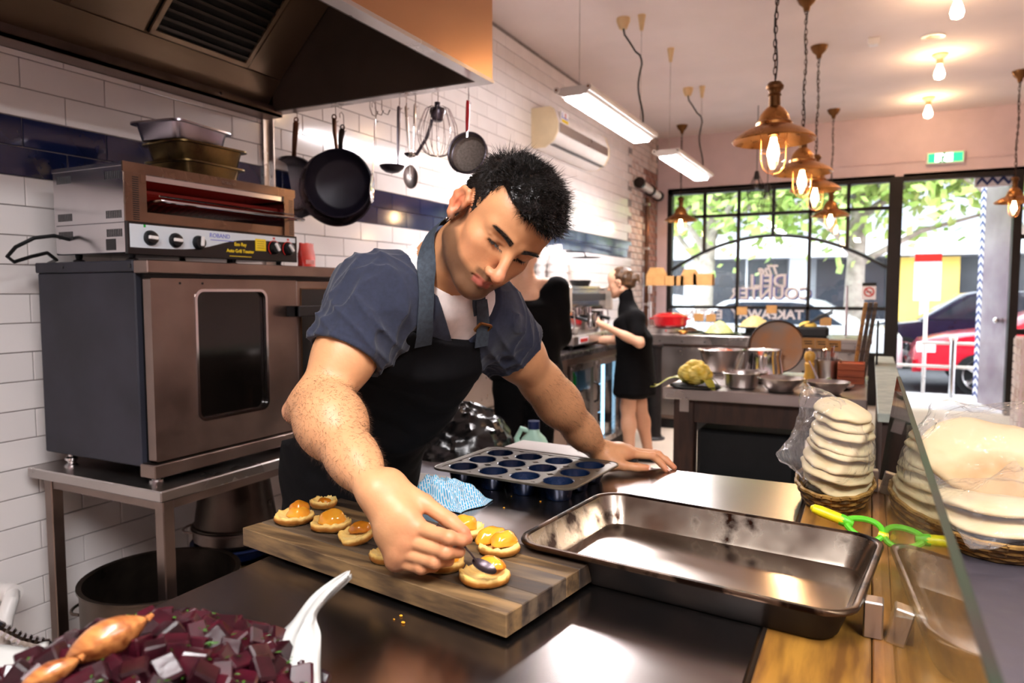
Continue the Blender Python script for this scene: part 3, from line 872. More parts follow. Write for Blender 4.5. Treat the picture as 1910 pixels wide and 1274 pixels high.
# upper housing: sides, back, top, slotted front posts, cavity
MB().box(GX0, GX1, GY0, GY0 + 0.012, ZM, ZTp).build('side_panel', 'toaster_steel', g, 0)
MB().box(GX0, GX1, GY1 - 0.012, GY1, ZM, ZTp).build('side_panel', 'toaster_steel', g, 0)
MB().box(GX0, GX0 + 0.012, GY0 + 0.012, GY1 - 0.012, ZM, ZTp).build('back_panel', 'steel_dark', g, 0)
MB().box(GX0 - 0.002, GX1 + 0.002, GY0 - 0.003, GY1 + 0.003, ZTp - 0.012, ZTp).build('top_panel', 'toaster_steel', g, 0)
MB().box(GX1, GX1 + 0.006, GY0 - 0.003, GY1 + 0.008, ZTp - 0.03, ZTp + 0.001).build('top_rail', 'toaster_front', g, 0)
lettering('ROBAND', 0.015, frame((GX1 + 0.0064, GY0 + 0.4, ZTp - 0.015), x=(0, 1, 0), y=(0, 0, 1)), 'steel_worn', g)
for y0, y1 in ((GY0 + 0.002, GY0 + 0.075), (GY1 - 0.05, GY1 + 0.002)):
    po = MB().box(GX1, GX1 + 0.005, y0, y1, ZM + 0.002, ZTp - 0.03).build('front_post', 'toaster_front', g, 0)
    sl = MB()
    for i in range(20):
        z = ZM + 0.008 + i * 0.0068
        sl.box(GX1 + 0.0045, GX1 + 0.0056, y0 + 0.025, y0 + 0.046, z, z + 0.0035)
    sl.build('vent_slots', 'black_plastic', po, 0)
MB().box(GX0 + 0.05, GX1 - 0.002, GY0 + 0.075, GY1 - 0.05, ZTp - 0.048, ZTp - 0.03).build('upper_shelf', 'toaster_steel', g, 0)
MB().box(GX1 - 0.03, GX1 - 0.002, GY0 + 0.07, GY1 - 0.05, ZM, ZM + 0.035).build('crumb_guard', 'toaster_front', g, 0)
for i in range(6):
    x = GX0 + 0.06 + i * 0.045
    MB().cyl((x, GY0 + 0.02, ZTp - 0.075), (x, GY1 - 0.02, ZTp - 0.075), 0.006, n=8).build('heating_element', 'hot_element', g)
rk = MB()
zk = ZM + 0.072
rk.tube([(GX0 + 0.05, GY0 + 0.09, zk), (GX1 + 0.06, GY0 + 0.09, zk - 0.003), (GX1 + 0.075, GY0 + 0.12, zk - 0.006), (GX1 + 0.075, GY1 - 0.02, zk - 0.008), (GX1 + 0.06, GY1 - 0.0, zk - 0.008), (GX1 + 0.01, GY1 - 0.02, zk - 0.005), (GX0 + 0.05, GY1 - 0.06, zk)], 0.0045, 8)
rk.tube([(GX1 + 0.045, GY0 + 0.09, zk + 0.012), (GX1 + 0.05, GY1 - 0.05, zk + 0.008)], 0.003, 8)
for i in range(20):
    y = GY0 + 0.11 + i * 0.028
    rk.cyl((GX0 + 0.06, y, zk), (GX1 + 0.075, y, zk - 0.007), 0.0018, n=5)
rk.build('wire_rack', 'chrome', g)
for x0, z0 in ((GX0 + 0.02, ZTp - 0.05), (GX1 - 0.085, ZTp - 0.05), (GX0 + 0.02, ZM + 0.012), (GX1 - 0.085, ZM + 0.012), (GX0 + 0.02, ZM - 0.045), (GX1 - 0.085, ZM - 0.045)):
    sl = MB()
    for i in range(9):
        sl.box(x0 + i * 0.0085, x0 + i * 0.0085 + 0.0038, GY0 - 0.0012, GY0, z0, z0 + 0.024)
    sl.build('vent_slots', 'black_plastic', g, 0)
MB().box(GX1 - 0.09, GX1 - 0.045, GY0 - 0.0015, GY0, ZB + 0.01, ZB + 0.045).build('rating_plate', 'black_plastic', g, 0)
for x in (GX0 + 0.04, GX1 - 0.04):
    for y in (GY0 + 0.05, GY0 + 0.45, GY1 - 0.04):
        MB().lathe([(0.018, 0), (0.018, 0.006), (0.009, 0.01), (0.012, 0.022), (0, 0.022)], 14, Matrix.Translation((x, y, OZ1))).build('foot', 'black_plastic', g)
MB().tube([(-2.33, GY0, ZB + 0.05), (-2.34, GY0 - 0.04, ZB + 0.06), (-2.36, GY0 - 0.09, ZB + 0.05), (-2.38, GY0 - 0.135, ZB + 0.02), (-2.40, GY0 - 0.15, ZB - 0.01), (-2.42, GY0 - 0.12, ZB - 0.025), (-2.43, GY0 - 0.06, ZB - 0.005), (-2.45, GY0 - 0.0, ZB + 0.01), (-2.5, GY0 + 0.06, ZB - 0.01), (-2.58, GY0 + 0.08, ZB - 0.02)], 0.006, 8).build('power_cord', 'black_plastic', g)

# oven tins stacked on the toaster
mat('tin_old', '#8a7448', 0.33, 1.0, col2='#3a2c1c', scale=7, rvar=0.08)
mat('tin_dark', '#2b2523', 0.35, 0.9, col2='#5b4a3c', scale=6, rvar=0.1)
mat('tin_bright', '#9a949c', 0.22, 1.0, var=0.2, scale=6, rvar=0.06)
def roast_tin(label, c, w, l, h, m, yaw, tilt=0.0, roll=0.0):
    T = Matrix.Translation(c) @ Matrix.Rotation(yaw, 4, 'Z') @ Matrix.Rotation(tilt, 4, 'X') @ Matrix.Rotation(roll, 4, 'Y')
    t = thing('roasting_tin', label, 'tin', c, 'roasting tins stacked on the toaster')
    rings = []
    for ww, ll, z, r in ((w * .88, l * .88, 0.0, .03), (w * .9, l * .9, 0.004, .032), (w, l, h, .035), (w * .985, l * .985, h, .033), (w * .885, l * .885, 0.008, .03)):
        rings.append([(x, y, z) for x, y in rrect(ww, ll, r, 5)])
    n = len(rings[0])
    vs = [q for rg in rings for q in rg]
    fs = [tuple(range(n))[::-1], tuple(range(4 * n, 5 * n))]
    for k in range(4):
        for i in range(n):
            fs.append((k * n + i, k * n + (i + 1) % n, (k + 1) * n + (i + 1) % n, (k + 1) * n + i))
    MB().add(vs, fs, T).build('tray_body', m, t, 30)
    MB().ring(rrect(w + 0.03, l + 0.03, 0.04, 5), rrect(w - 0.004, l - 0.004, 0.034, 5), h - 0.002, h + 0.004, T).build('rim', m, t, 30)
    return t
ct = onx(392, 300, -2.2)
roast_tin('bottom brassy roasting tin of the stack on the toaster', (-2.22, 1.845, ZTp), 0.2, 0.26, 0.055, 'tin_old', 0.05)
roast_tin('middle brassy roasting tin of the stack on the toaster', (-2.22, 1.845, ZTp + 0.06), 0.21, 0.27, 0.06, 'tin_old', -0.03)
roast_tin('tilted dark roasting tin on top of the stack', (-2.23, 1.80, ZTp + 0.128), 0.2, 0.26, 0.055, 'tin_bright', 0.15, 0.0, 0.0)

# red packet behind the toaster on the oven
mat('bag_print', '#f0b4aa', 0.5)
mat('red_packet', '#d8362c', 0.35, var=0.15, scale=20, bump=0.4, bscale=25, bdist=0.004)
p0 = onx(572, 497, -2.2)
t = thing('red_packet', 'red bag of coffee beans standing on the oven beside the toaster', 'packet', (p0.x, p0.y, OZ1 + 0.001))
pk = MB().surf(lambda u, v: (p0.x + 0.026 * (1 - v * .75) * math.sin(2 * PI * u), p0.y + 0.042 * (1 - .06 * math.sin(v * 9)) * max(-1, min(1, 1.25 * math.cos(2 * PI * u))), OZ1 + 0.002 + 0.11 * v + 0.002 * math.sin(u * 31)), 28, 12, closed_u=True)
pk.build('bag', 'red_packet', t, 60)
for k in range(6):
    MB().box(p0.x + 0.0205, p0.x + 0.0225, p0.y - 0.026 + k * 0.009, p0.y - 0.021 + k * 0.009, OZ1 + 0.022, OZ1 + 0.04).build('printed_stroke', 'bag_print', t, 0)

# ================================================================== pots under the table
mat('pot_dark', '#3a322c', 0.34, 0.9, col2='#5d5148', scale=5, rvar=0.1)
mat('pot_blue', '#16254f', 0.4, 0.1, var=0.15, scale=6)
mat('pot_brass', '#7d6740', 0.36, 0.9, var=0.2, scale=6)
def pot(name, label, c, r, h, m, flare=1.0, inverted=False, group=None, handles=True, wall=0.008):
    t = thing(name, label, 'pot', c, group)
    rb = r / flare
    pr = [(0, 0), (rb - .015, 0), (rb, 0.015), (r, h - .008), (r + .008, h - .004), (r + .008, h + .002), (r - wall, h), (rb - wall, 0.02), (rb - .02, 0.01), (0, 0.01)]
    T = Matrix.Translation(c)
    if inverted:
        T = Matrix.Translation((c[0], c[1], c[2] + h)) @ Matrix.Rotation(PI, 4, 'X')
    MB().lathe(pr, 48, T).build('vessel', m, t)
    if handles:
        for s in (-1, 1):
            a = 0.6 + (0 if s > 0 else PI)
            zz = h * 0.78
            pts = []
            for u in np.linspace(-1, 1, 9):
                aa = a + u * 0.055 / r
                rr = r + 0.004 + 0.035 * (1 - u * u) ** 0.5
                pts.append((rr * math.cos(aa), rr * math.sin(aa), zz))
            MB().tube(pts, 0.005, 8, M=T).build('handle', m, t)
    return t
pot('stock_pot', 'wide dark stock pot standing open under the steel table', (-2.05, 1.52, 0.005), 0.235, 0.45, 'pot_dark')
pot('stock_pot', 'brass coloured pot at the bottom of the stack under the table', (-2.24, 2.0, 0.005), 0.17, 0.33, 'pot_brass', handles=False)
pot('mixing_basin', 'blue basin sitting between the stacked pots under the table', (-2.24, 2.0, 0.34), 0.165, 0.05, 'pot_blue', 1.1, handles=False)
pot('stock_pot', 'shallow steel pan under the upside down pot', (-2.24, 2.0, 0.395), 0.16, 0.06, 'steel_worn', handles=True)
pot('stock_pot', 'dark pot turned upside down on top of the stack under the table', (-2.24, 2.0, 0.462), 0.155, 0.235, 'pot_dark', 1.25, inverted=True, handles=False)

# pipe and spray hose by the wall at the far left
t = thing('waste_pipe', 'white plastic pipe elbow coming off the tiled wall', 'pipe', (-2.55, 1.34, 0.3))
q = onx(10, 1112, -2.5)
MB().tube([(-2.59, q.y + 0.02, q.z), (-2.5, q.y + 0.02, q.z), (-2.47, q.y, q.z - 0.01), (-2.45, q.y - 0.03, q.z - 0.05), (-2.44, q.y - 0.06, q.z - 0.2), (-2.44, q.y - 0.06, 0.0)], 0.024, 14).build('elbow', 'white_plastic', t)
MB().cyl((-2.53, q.y + 0.02, q.z), (-2.49, q.y + 0.02, q.z), 0.031, n=16).build('collar', 'white_plastic', t)
t = thing('spray_hose', 'ribbed chrome hose curving in front of the white pipe', 'hose', (-2.2, 1.3, 0.1))
hp = [cp(x, y, Z) for x, y, Z in ((-60, 1120, 2.2), (0, 1172, 2.2), (40, 1192, 2.22), (85, 1203, 2.25), (140, 1230, 2.3), (200, 1290, 2.35))]
dn = []
for i in range(len(hp) - 1):
    for u in np.linspace(0, 1, 9)[:-1]:
        dn.append(hp[i].lerp(hp[i + 1], u))
MB().tube(dn, [0.016 if i % 2 else 0.0205 for i in range(len(dn))], 12).build('hose', 'chrome', t, 20)

# ================================================================== things hanging from the hood rim
mat('pan_nonstick', '#1d1926', 0.38, 0.2, var=0.2, scale=12, spec=0.5, rvar=0.05)
mat('pan_bright', '#8d888e', 0.3, 1.0, col2='#6d6870', scale=4, rvar=0.08)
mat('pan_steel', '#6d6870', 0.3, 1.0, col2='#4a4650', scale=4, rvar=0.08)
mat('handle_red', '#b5202a', 0.3, var=0.1)
mat('handle_bronze', '#5a3c2c', 0.35, 0.8, var=0.2, scale=12)
mat('sieve_mesh', '#9a9088', 0.5, 0.7, var=0.25, scale=160)
def rail_hook(x, y, z, drop):
    """S hook over the rim"""
    return MB().tube([(x, y - 0.02, z - 0.005), (x, y - 0.022, z + 0.012), (x, y - 0.01, z + 0.022), (x, y + 0.004, z + 0.012), (x, y + 0.006, z - drop * .5), (x, y + 0.004, z - drop), (x, y + 0.012, z - drop - 0.012), (x, y + 0.022, z - drop - 0.004)], 0.0022, 6)
YH = HY + 0.02
def frying_pan(label, px, top, cpx, cpy, R, m, hm, tilt, yaw, dy=0.0):
    h = ony(px, top, YH + dy)
    c = ony(cpx, cpy, YH + 0.02 + dy)
    t = thing('frying_pan', label, 'frying pan', (c.x, c.y, c.z - R), 'frying pans hanging from the hood')
    up = (h - c).normalized()
    nrm = Vector((math.sin(yaw), -math.cos(yaw), tilt)).normalized()
    D = frame(c, y=up, z=nrm)            # local z points out of the pan's mouth
    MB().lathe([(0, -0.022), (R * .72, -0.022), (R * .8, -0.018), (R, 0.026), (R + 0.004, 0.028), (R - 0.003, 0.03), (R * .78, -0.012), (R * .7, -0.017), (0, -0.017)], 56, D).build('pan_body', m, t, 50)
    dist = (h - c).length
    hv = []
    MB().tube([D @ Vector((0, R - 0.004, 0.01)), D @ Vector((0, R + 0.03, 0.022)), D @ Vector((0, R + (dist - R) * .5, 0.03)), D @ Vector((0, dist - 0.012, 0.02)), D @ Vector((0, dist, 0.018))], [0.012, 0.011, 0.013, 0.014, 0.008], 10, flat=0.55).build('handle', hm, t)
    MB().tube([D @ Vector((0.009 * math.cos(a), dist + 0.004 + 0.012 * math.sin(a), 0.018)) for a in np.linspace(0, 2 * PI, 14, endpoint=False)], 0.003, 6, closed=True).build('hanging_loop', hm, t)
    rail_hook(h.x, YH + dy, h.z + 0.05, 0.05).build('hook', 'steel', t)
    return t
frying_pan('grey steel frying pan hanging at the left, behind the toaster corner', 553, 226, 545, 350, 0.15, 'pan_bright', 'handle_bronze', 0.15, 0.7, 0.10)
frying_pan('larger dark pan hanging behind the black nonstick pan', 640, 240, 630, 352, 0.17, 'pan_steel', 'steel_dark', -0.1, 0.5, 0.045)
frying_pan('black nonstick frying pan hanging in front on the hood rim', 625, 222, 634, 343, 0.15, 'pan_nonstick', 'handle_bronze', -0.1, 0.5, -0.02)

def ladle(label, top, bottom, bowl, m, name='ladle', kind='ladle', dy=0.0, flat=False, yaw=0.0, hr=0.006):
    h = ony(*top, YH + dy); b = ony(*bottom, YH + dy)
    t = thing(name, label, kind, (b.x, b.y, b.z), 'utensils hanging from the hood')
    d = (b - h)
    MB().tube([h, h + d * 0.03, h + d * .5, h + d * .85, b], [hr * .8, hr * 1.5, hr * 1.3, hr * .7, hr * .8], 8, flat=0.5).build('handle', m, t)
    if flat:
        D = frame(b, y=-d, z=Vector((math.sin(yaw), -math.cos(yaw), 0)))
        MB().lathe([(0, -0.012), (bowl * .6, -0.008), (bowl, 0.0), (bowl - .002, 0.002), (bowl * .6, -0.005), (0, -0.009)], 28, D, sx=0.72, sy=1.15).build('bowl', m, t)
    else:
        D = Matrix.Translation(b + Vector((0.0, -bowl * .75, -0.0)))
        MB().lathe([(0, -bowl * .62), (bowl * .5, -bowl * .5), (bowl * .85, -bowl * .25), (bowl, 0), (bowl - .003, 0.001), (bowl * .82, -bowl * .22), (bowl * .48, -bowl * .46), (0, -bowl * .58)], 28, D).build('bowl', m, t)
    rail_hook(h.x, YH + dy, h.z + 0.05, 0.05).build('hook', 'steel', t)
    return t
ladle('thin long handled skimmer hanging right of the black pan', (700, 222), (694, 350), 0.06, 'chrome', 'skimmer', 'skimmer', 0.02, True, 2.0, 0.003)
ladle('dark steel ladle hanging left of the whisk', (744, 198), (742, 312), 0.055, 'pan_steel', dy=0.0, hr=0.008)
ladle('narrow serving spoon hanging behind the dark ladle', (757, 198), (766, 330), 0.045, 'steel', 'serving_spoon', 'spoon', 0.05, True, 0.5)
ladle('small bright ladle hanging next to the whisk', (774, 194), (772, 288), 0.03, 'chrome', dy=0.0)
# spare hooks
for i, (x, y) in enumerate(((690, 188), (700, 186), (712, 185))):
    h = ony(x, y, YH)
    o = one('spare_hook', MB().tube([h + Vector((math.cos(a) * 0.02 - 0.02, 0, math.sin(a) * 0.02)) for a in np.linspace(PI, 0, 7)] + [h + Vector((0, 0, -0.03 - .008 * i)), h + Vector((0.012, 0, -0.062)), h + Vector((0.032, 0, -0.07)), h + Vector((0.044, 0, -0.05))], 0.0022, 6), 'chrome',
            ('leftmost', 'middle', 'rightmost')[i] + ' empty steel hook of the three on the hood rim', 'hook', 'empty hooks on the hood')
# balloon whisk of a mixer
h = ony(816, 200, YH); c = ony(815, 248, YH)
t = thing('mixer_whisk', 'balloon whisk attachment of a mixer hanging between ladle and sieve', 'whisk', (c.x, c.y, c.z - 0.1), 'utensils hanging from the hood')
MB().lathe([(0, 0.02), (0.012, 0.02), (0.012, 0.0), (0.03, -0.005), (0.034, -0.02), (0.022, -0.055), (0.014, -0.06), (0, -0.06)], 20, Matrix.Translation(h)).build('hub', 'pan_steel', t)
for i in range(9):
    a = PI * i / 9
    pts = []
    for u in np.linspace(-1, 1, 19):
        th = u * PI * 0.92
        r = 0.085 * math.sin(abs(th)) ** 0.8 if abs(th) < PI else 0
        z = -0.13 - 0.095 * math.cos(th) + (0.02 if abs(th) > 2.5 else 0)
        pts.append(h + Vector((math.copysign(r, u) * math.cos(a), math.copysign(r, u) * math.sin(a), z + 0.02)))
    MB().tube(pts, 0.0013, 5).build('wire', 'chrome', t)
MB().tube([h + Vector((0.0, -0.04, -0.06)), h + Vector((-0.02, -0.05, -0.13)), h + Vector((-0.075, -0.05, -0.2))], 0.007, 8).build('beater_arm', 'pan_steel', t)
rail_hook(h.x, YH, h.z + 0.07, 0.05).build('hook', 'steel', t)
# sieve with red handle
h = ony(873, 188, YH); b = ony(871, 256, YH); c = ony(871, 285, YH)
t = thing('sieve', 'round mesh sieve with red handle hanging at the hood corner', 'sieve', (c.x, c.y, c.z - 0.08), 'utensils hanging from the hood')
MB().tube([h, h.lerp(b, .1), h.lerp(b, .5), h.lerp(b, .85)], [0.01, 0.012, 0.012, 0.009], 10, flat=0.6).build('handle', 'handle_red', t)
MB().cyl(h.lerp(b, .8), b, 0.006, n=10).build('ferrule', 'chrome', t)
D = frame(c, y=(0, 0.1, 1), z=(0.15, -1, 0.2))
R = 0.083
MB().tube([(R * math.cos(a), R * math.sin(a), 0) for a in np.linspace(0, 2 * PI, 40, endpoint=False)], 0.0055, 8, closed=True, M=D).tube([(R * .96 * math.cos(a), R * .96 * math.sin(a), -0.03) for a in np.linspace(0, 2 * PI, 40, endpoint=False)], 0.003, 8, closed=True, M=D).build('rim', 'pan_steel', t)
MB().lathe([(R, 0), (R * .97, -0.03), (R * .8, -0.045), (0, -0.055)], 40, D).build('mesh', 'sieve_mesh', t)
for a in (-2.2, -1.0):
    MB().tube([D @ Vector((math.cos(a + u) * (R + 0.012 * math.sin(u * 30 + 2)), math.sin(a + u) * (R + 0.012 + .008 * math.cos(u * 30)), 0)) for u in np.linspace(-.14, .14, 15)], 0.0018, 5).build('rest_lug', 'chrome', t)
rail_hook(h.x, YH, h.z + 0.05, 0.05).build('hook', 'steel', t)

# ================================================================== air conditioner
mat('ac_cream', '#e6d2ac', 0.4, var=0.05)
AY0, AY1, AZ0 = 5.53, 6.84, 2.58
t = thing('air_conditioner', 'wall mounted air conditioner on the tiled wall above the coffee counter', 'air conditioner', (XW + 0.1, (AY0 + AY1) / 2, AZ0))
prof = [(0, 0.02), (0, 0.33), (0.17, 0.33), (0.2, 0.31), (0.235, 0.2), (0.235, 0.12), (0.2, 0.05), (0.12, 0.0), (0.02, 0.0)]
AM = Matrix(((1, 0, 0, XW), (0, 0, 1, 0), (0, 1, 0, AZ0), (0, 0, 0, 1)))
MB().prism(prof, AY0 + 0.02, AY1 - 0.02, AM).build('casing', 'white_plastic', t, 40)
for a, b in ((AY0, AY0 + 0.02), (AY1 - 0.02, AY1)):
    MB().prism([(x * 1.02, z) for x, z in prof], a, b, AM).build('end_cap', 'ac_cream', t, 40)
MB().box(0.238 + XW, 0.242 + XW, AY0 + 0.05, AY1 - 0.05, AZ0 + 0.12, AZ0 + 0.2).build('air_flap', 'steel', t, 0)
MB().box(XW + 0.12, XW + 0.2, AY0 + 0.04, AY1 - 0.04, AZ0 + 0.022, AZ0 + 0.027, Matrix()).build('outlet_slot', 'black_plastic', t, 0)
st = MB().box(XW + 0.222, XW + 0.231, AY0 + 0.1, AY0 + 0.26, AZ0 + 0.215, AZ0 + 0.31, Matrix.Translation((0, 0, 0))).build('energy_sticker', 'print_white', t, 0)
MB().box(XW + 0.2305, XW + 0.2325, AY0 + 0.11, AY0 + 0.25, AZ0 + 0.22, AZ0 + 0.245).build('yellow_band', 'print_yellow', st, 0)
MB().box(XW + 0.2305, XW + 0.2325, AY0 + 0.11, AY0 + 0.25, AZ0 + 0.255, AZ0 + 0.262).box(XW + 0.2305, XW + 0.2325, AY0 + 0.12, AY0 + 0.13, AZ0 + 0.262, AZ0 + 0.3).build('blue_mark', 'print_blue', st, 0)
MB().box(XW + 0.2305, XW + 0.2325, AY0 + 0.185, AY0 + 0.2, AZ0 + 0.262, AZ0 + 0.3).build('red_mark', 'print_red', st, 0)

# ================================================================== preparation bench
BZ = 0.90
BX0, BX1, BY0, BY1 = -0.965, -0.124, -0.7, 1.885
mat('wood_counter', '#6d4620', 0.4, col2='#a8752f', scale=5, stretch=(9, 1.2, 9), bump=0.15, bscale=40, bdist=0.001, coat=0.15)
mat('wood_counter_b', '#7a4d26', 0.4, col2='#b57a3c', scale=5, stretch=(9, 1.2, 9), bump=0.15, bscale=40, bdist=0.001, coat=0.15)
mat('stone_dark', '#4a444a', 0.45, var=0.1, scale=20, rvar=0.08)
mat('wood_dark', '#2b1a13', 0.55, col2='#3f271b', scale=6, stretch=(6, 6, 1), bump=0.2, bscale=30, bdist=0.002)
bn = thing('prep_bench', 'long stainless steel preparation bench in the foreground', 'bench', ((BX0 + BX1) / 2, 0.6, 0))
MB().box(BX0, BX1, BY0, BY1, BZ - 0.04, BZ, bev=0.003).build('worktop', 'steel_bench', bn)
for x in (BX0 + 0.05, BX1 - 0.05):
    for y in (BY0 + 0.06, BY1 - 0.06):
        MB().box(x - 0.02, x + 0.02, y - 0.02, y + 0.02, 0, BZ - 0.04, bev=0.003).build('leg', 'steel_worn', bn)
MB().box(BX0 + 0.03, BX1 - 0.02, BY0 + 0.04, BY1 - 0.04, 0.25, 0.28).build('undershelf', 'steel_worn', bn, 0)
lg = thing('serving_ledge', 'timber ledge with glass guard along the customers side of bench', 'counter', (0.015, 0.7, 0))
for i, (x0, x1, m) in enumerate(((-0.118, 0.015, 'wood_counter'), (0.0165, 0.153, 'wood_counter_b'))):
    MB().box(x0, x1, BY0, 2.03, BZ - 0.038, BZ, bev=0.002).build('plank', m, lg)
MB().box(-0.1, 0.14, BY0 + 0.02, 2.0, 0.0, BZ - 0.038).build('front_panel', 'wood_dark', lg, 0)
ct = thing('stone_counter', 'dark grey counter top on the customers side of the glass', 'counter', (0.5, 0.7, 0))
MB().box(0.157, 0.9, BY0, 2.35, BZ - 0.045, BZ - 0.004, bev=0.003).build('worktop', 'stone_dark', ct)
MB().box(0.2, 0.86, BY0 + 0.04, 2.3, 0, BZ - 0.045).build('body', 'wood_dark', ct, 0)
# glass guard, leaning slightly outwards
gg = thing('glass_guard', 'upright clear glass guard panel on the timber ledge', 'glass panel', (0.03, 1.1, BZ))
th = 0.008
gx0, gx1, gz1 = 0.03, 0.062, 1.172
GYA, GYB = 0.24, 1.97
MB().add([(gx0, GYA, BZ), (gx0, GYB, BZ), (gx1, GYB, gz1), (gx1, GYA, gz1)], [(0, 1, 2, 3)]).build('pane', 'guard_glass', gg, 0)
MB().add([(gx0 + th, GYA, BZ), (gx0 + th, GYB, BZ), (gx1 + th, GYB, gz1), (gx1 + th, GYA, gz1)], [(3, 2, 1, 0)]).build('pane', 'guard_glass', gg, 0)
MB().box(gx1 + 0.0003, gx1 + th - 0.0003, GYA, GYB, gz1 - 0.0015, gz1).build('top_edge', 'glass_edge', gg, 0)
MB().add([(gx0 + .0003, GYB, BZ), (gx0 + th - .0003, GYB, BZ), (gx1 + th - .0003, GYB, gz1), (gx1 + .0003, GYB, gz1), (gx0 + .0003, GYB - .001, BZ), (gx0 + th - .0003, GYB - .001, BZ), (gx1 + th - .0003, GYB - .001, gz1), (gx1 + .0003, GYB - .001, gz1)],
         [(0, 1, 2, 3), (4, 7, 6, 5)]).build('end_edge', 'glass_edge', gg, 0)
for y in (1.09, 1.9):
    MB().box(gx0 - 0.026, gx0 - 0.001, y - 0.014, y + 0.014, BZ, BZ + 0.052, bev=0.002).build('clamp', 'steel', gg)
    MB().box(gx0 + th + 0.004, gx0 + th + 0.028, y - 0.014, y + 0.014, BZ, BZ + 0.04, bev=0.002).build('clamp', 'steel', gg)

# ================================================================== chopping board
mat('board_a', '#332820', 0.6, col2='#6a5844', scale=4, stretch=(1.2, 14, 14), bump=0.2, bscale=30, bdist=0.001, rvar=0.1)
mat('board_b', '#241b15', 0.6, col2='#4e3d2e', scale=4, stretch=(1.2, 14, 14), bump=0.2, bscale=30, bdist=0.001, rvar=0.1)
mat('board_c', '#4a3826', 0.6, col2='#8a6c46', scale=4, stretch=(1.2, 14, 14), bump=0.2, bscale=30, bdist=0.001, rvar=0.1)
KZ = BZ + 0.042
fl_, fr_, br_ = onz(452, 984, KZ), onz(944, 1146, KZ), onz(1066, 1048, KZ)
bx = (fr_ - fl_); BL = bx.length
KM = frame(fl_, x=bx, y=(br_ - fr_))
KD = 0.235
bd = thing('chopping_board', 'thick dark timber chopping board under the pastries on the bench', 'chopping board', tuple(KM @ Vector((BL / 2, KD / 2, -0.042))))
n = 6
for i in range(n):
    y0, y1 = KD * i / n, KD * (i + 1) / n
    MB().box(0.0, BL, y0 + 0.0002, y1 - 0.0002, -0.034, random.uniform(-.0006, 0), KM, bev=0.0012).build('plank', ('board_c', 'board_a', 'board_b', 'board_a', 'board_c', 'board_b')[i], bd)
for x in (0.07, BL - 0.07):
    MB().box(x - 0.03, x + 0.03, 0.02, KD - 0.02, -0.0415, -0.034, KM).build('foot', 'board_b', bd, 0)

# ================================================================== baking tray
mat('tray_in', '#b7ada3', 0.17, 1.0, col2='#9d9186', scale=3, rvar=0.06, bump=0.03, bscale=20, bdist=0.001)
def burnt(name, metalcol, burncol, rough, scale, thr):
    m = mat(name, metalcol, rough, 1.0, col2=burncol, scale=scale, rvar=0.1, lo=thr, hi=thr + 0.07, detail=9)
    return m
burnt('tray_wall', '#a89c8e', '#2a1710', 0.25, 9, 0.56)
burnt('tray_rim', '#5f4c3e', '#1d120d', 0.4, 14, 0.5)
mat('tray_out', '#15110f', 0.5, 0.5, col2='#2b211b', scale=10, rvar=0.1)
RZ = BZ + 0.058
tA, tB, tC, tD = [onz(x, y, RZ) for x, y in ((965, 1010), (1128, 914), (1656, 1002), (1622, 1162))]
tc = (tA + tB + tC + tD) / 4
tx = ((tD - tA).normalized() + (tC - tB).normalized()).normalized()
TL = ((tD - tA).length + (tC - tB).length) / 2; TWd = ((tB - tA).length + (tC - tD).length) / 2
tc.x -= .008
TM = frame((tc.x, tc.y, BZ), x=tx, z=(0, 0, 1))
ty = thing('baking_tray', 'large empty rectangular metal baking tray with burnt corners', 'tray', (tc.x, tc.y, BZ))
def ringpts(w, l, r, z):
    return [(x, y, z) for x, y in rrect(w, l, r, 6)]
def skin_rings(mb, rings, M, cap0=False, cap1=False):
    n = len(rings[0]); vs = [p for r in rings for p in r]; fs = []
    for k in range(len(rings) - 1):
        for i in range(n):
            fs.append((k * n + i, k * n + (i + 1) % n, (k + 1) * n + (i + 1) % n, (k + 1) * n + i))
    if cap0: fs.append(tuple(range(n))[::-1])
    if cap1: fs.append(tuple((len(rings) - 1) * n + i for i in range(n)))
    return mb.add(vs, fs, M)
h = RZ - BZ
skin_rings(MB(), [ringpts(TL - .068, TWd - .068, .03, .004), ringpts(TL - .075, TWd - .075, .028, .0035)], TM, cap1=True).build('tray_floor', 'tray_in', ty, 40)
skin_rings(MB(), [ringpts(TL - .022, TWd - .022, .045, h - .002), ringpts(TL - .03, TWd - .03, .042, h - .012), ringpts(TL - .06, TWd - .06, .033, .01), ringpts(TL - .068, TWd - .068, .03, .004)], TM).build('tray_wall', 'tray_wall', ty, 40)
skin_rings(MB(), [ringpts(TL - .072, TWd - .072, .028, .0008), ringpts(TL - .058, TWd - .058, .034, .008), ringpts(TL - .026, TWd - .026, .044, h - .008), ringpts(TL - .004, TWd - .004, .05, h - .006)], TM, cap0=True).build('tray_outside', 'tray_out', ty, 40)
skin_rings(MB(), [ringpts(TL - .022, TWd - .022, .045, h - .003), ringpts(TL - .016, TWd - .016, .047, h + .001), ringpts(TL - .004, TWd - .004, .05, h + .001), ringpts(TL, TWd, .051, h - .003), ringpts(TL - .004, TWd - .004, .05, h - .007)], TM).build('rim', 'tray_rim', ty, 60)

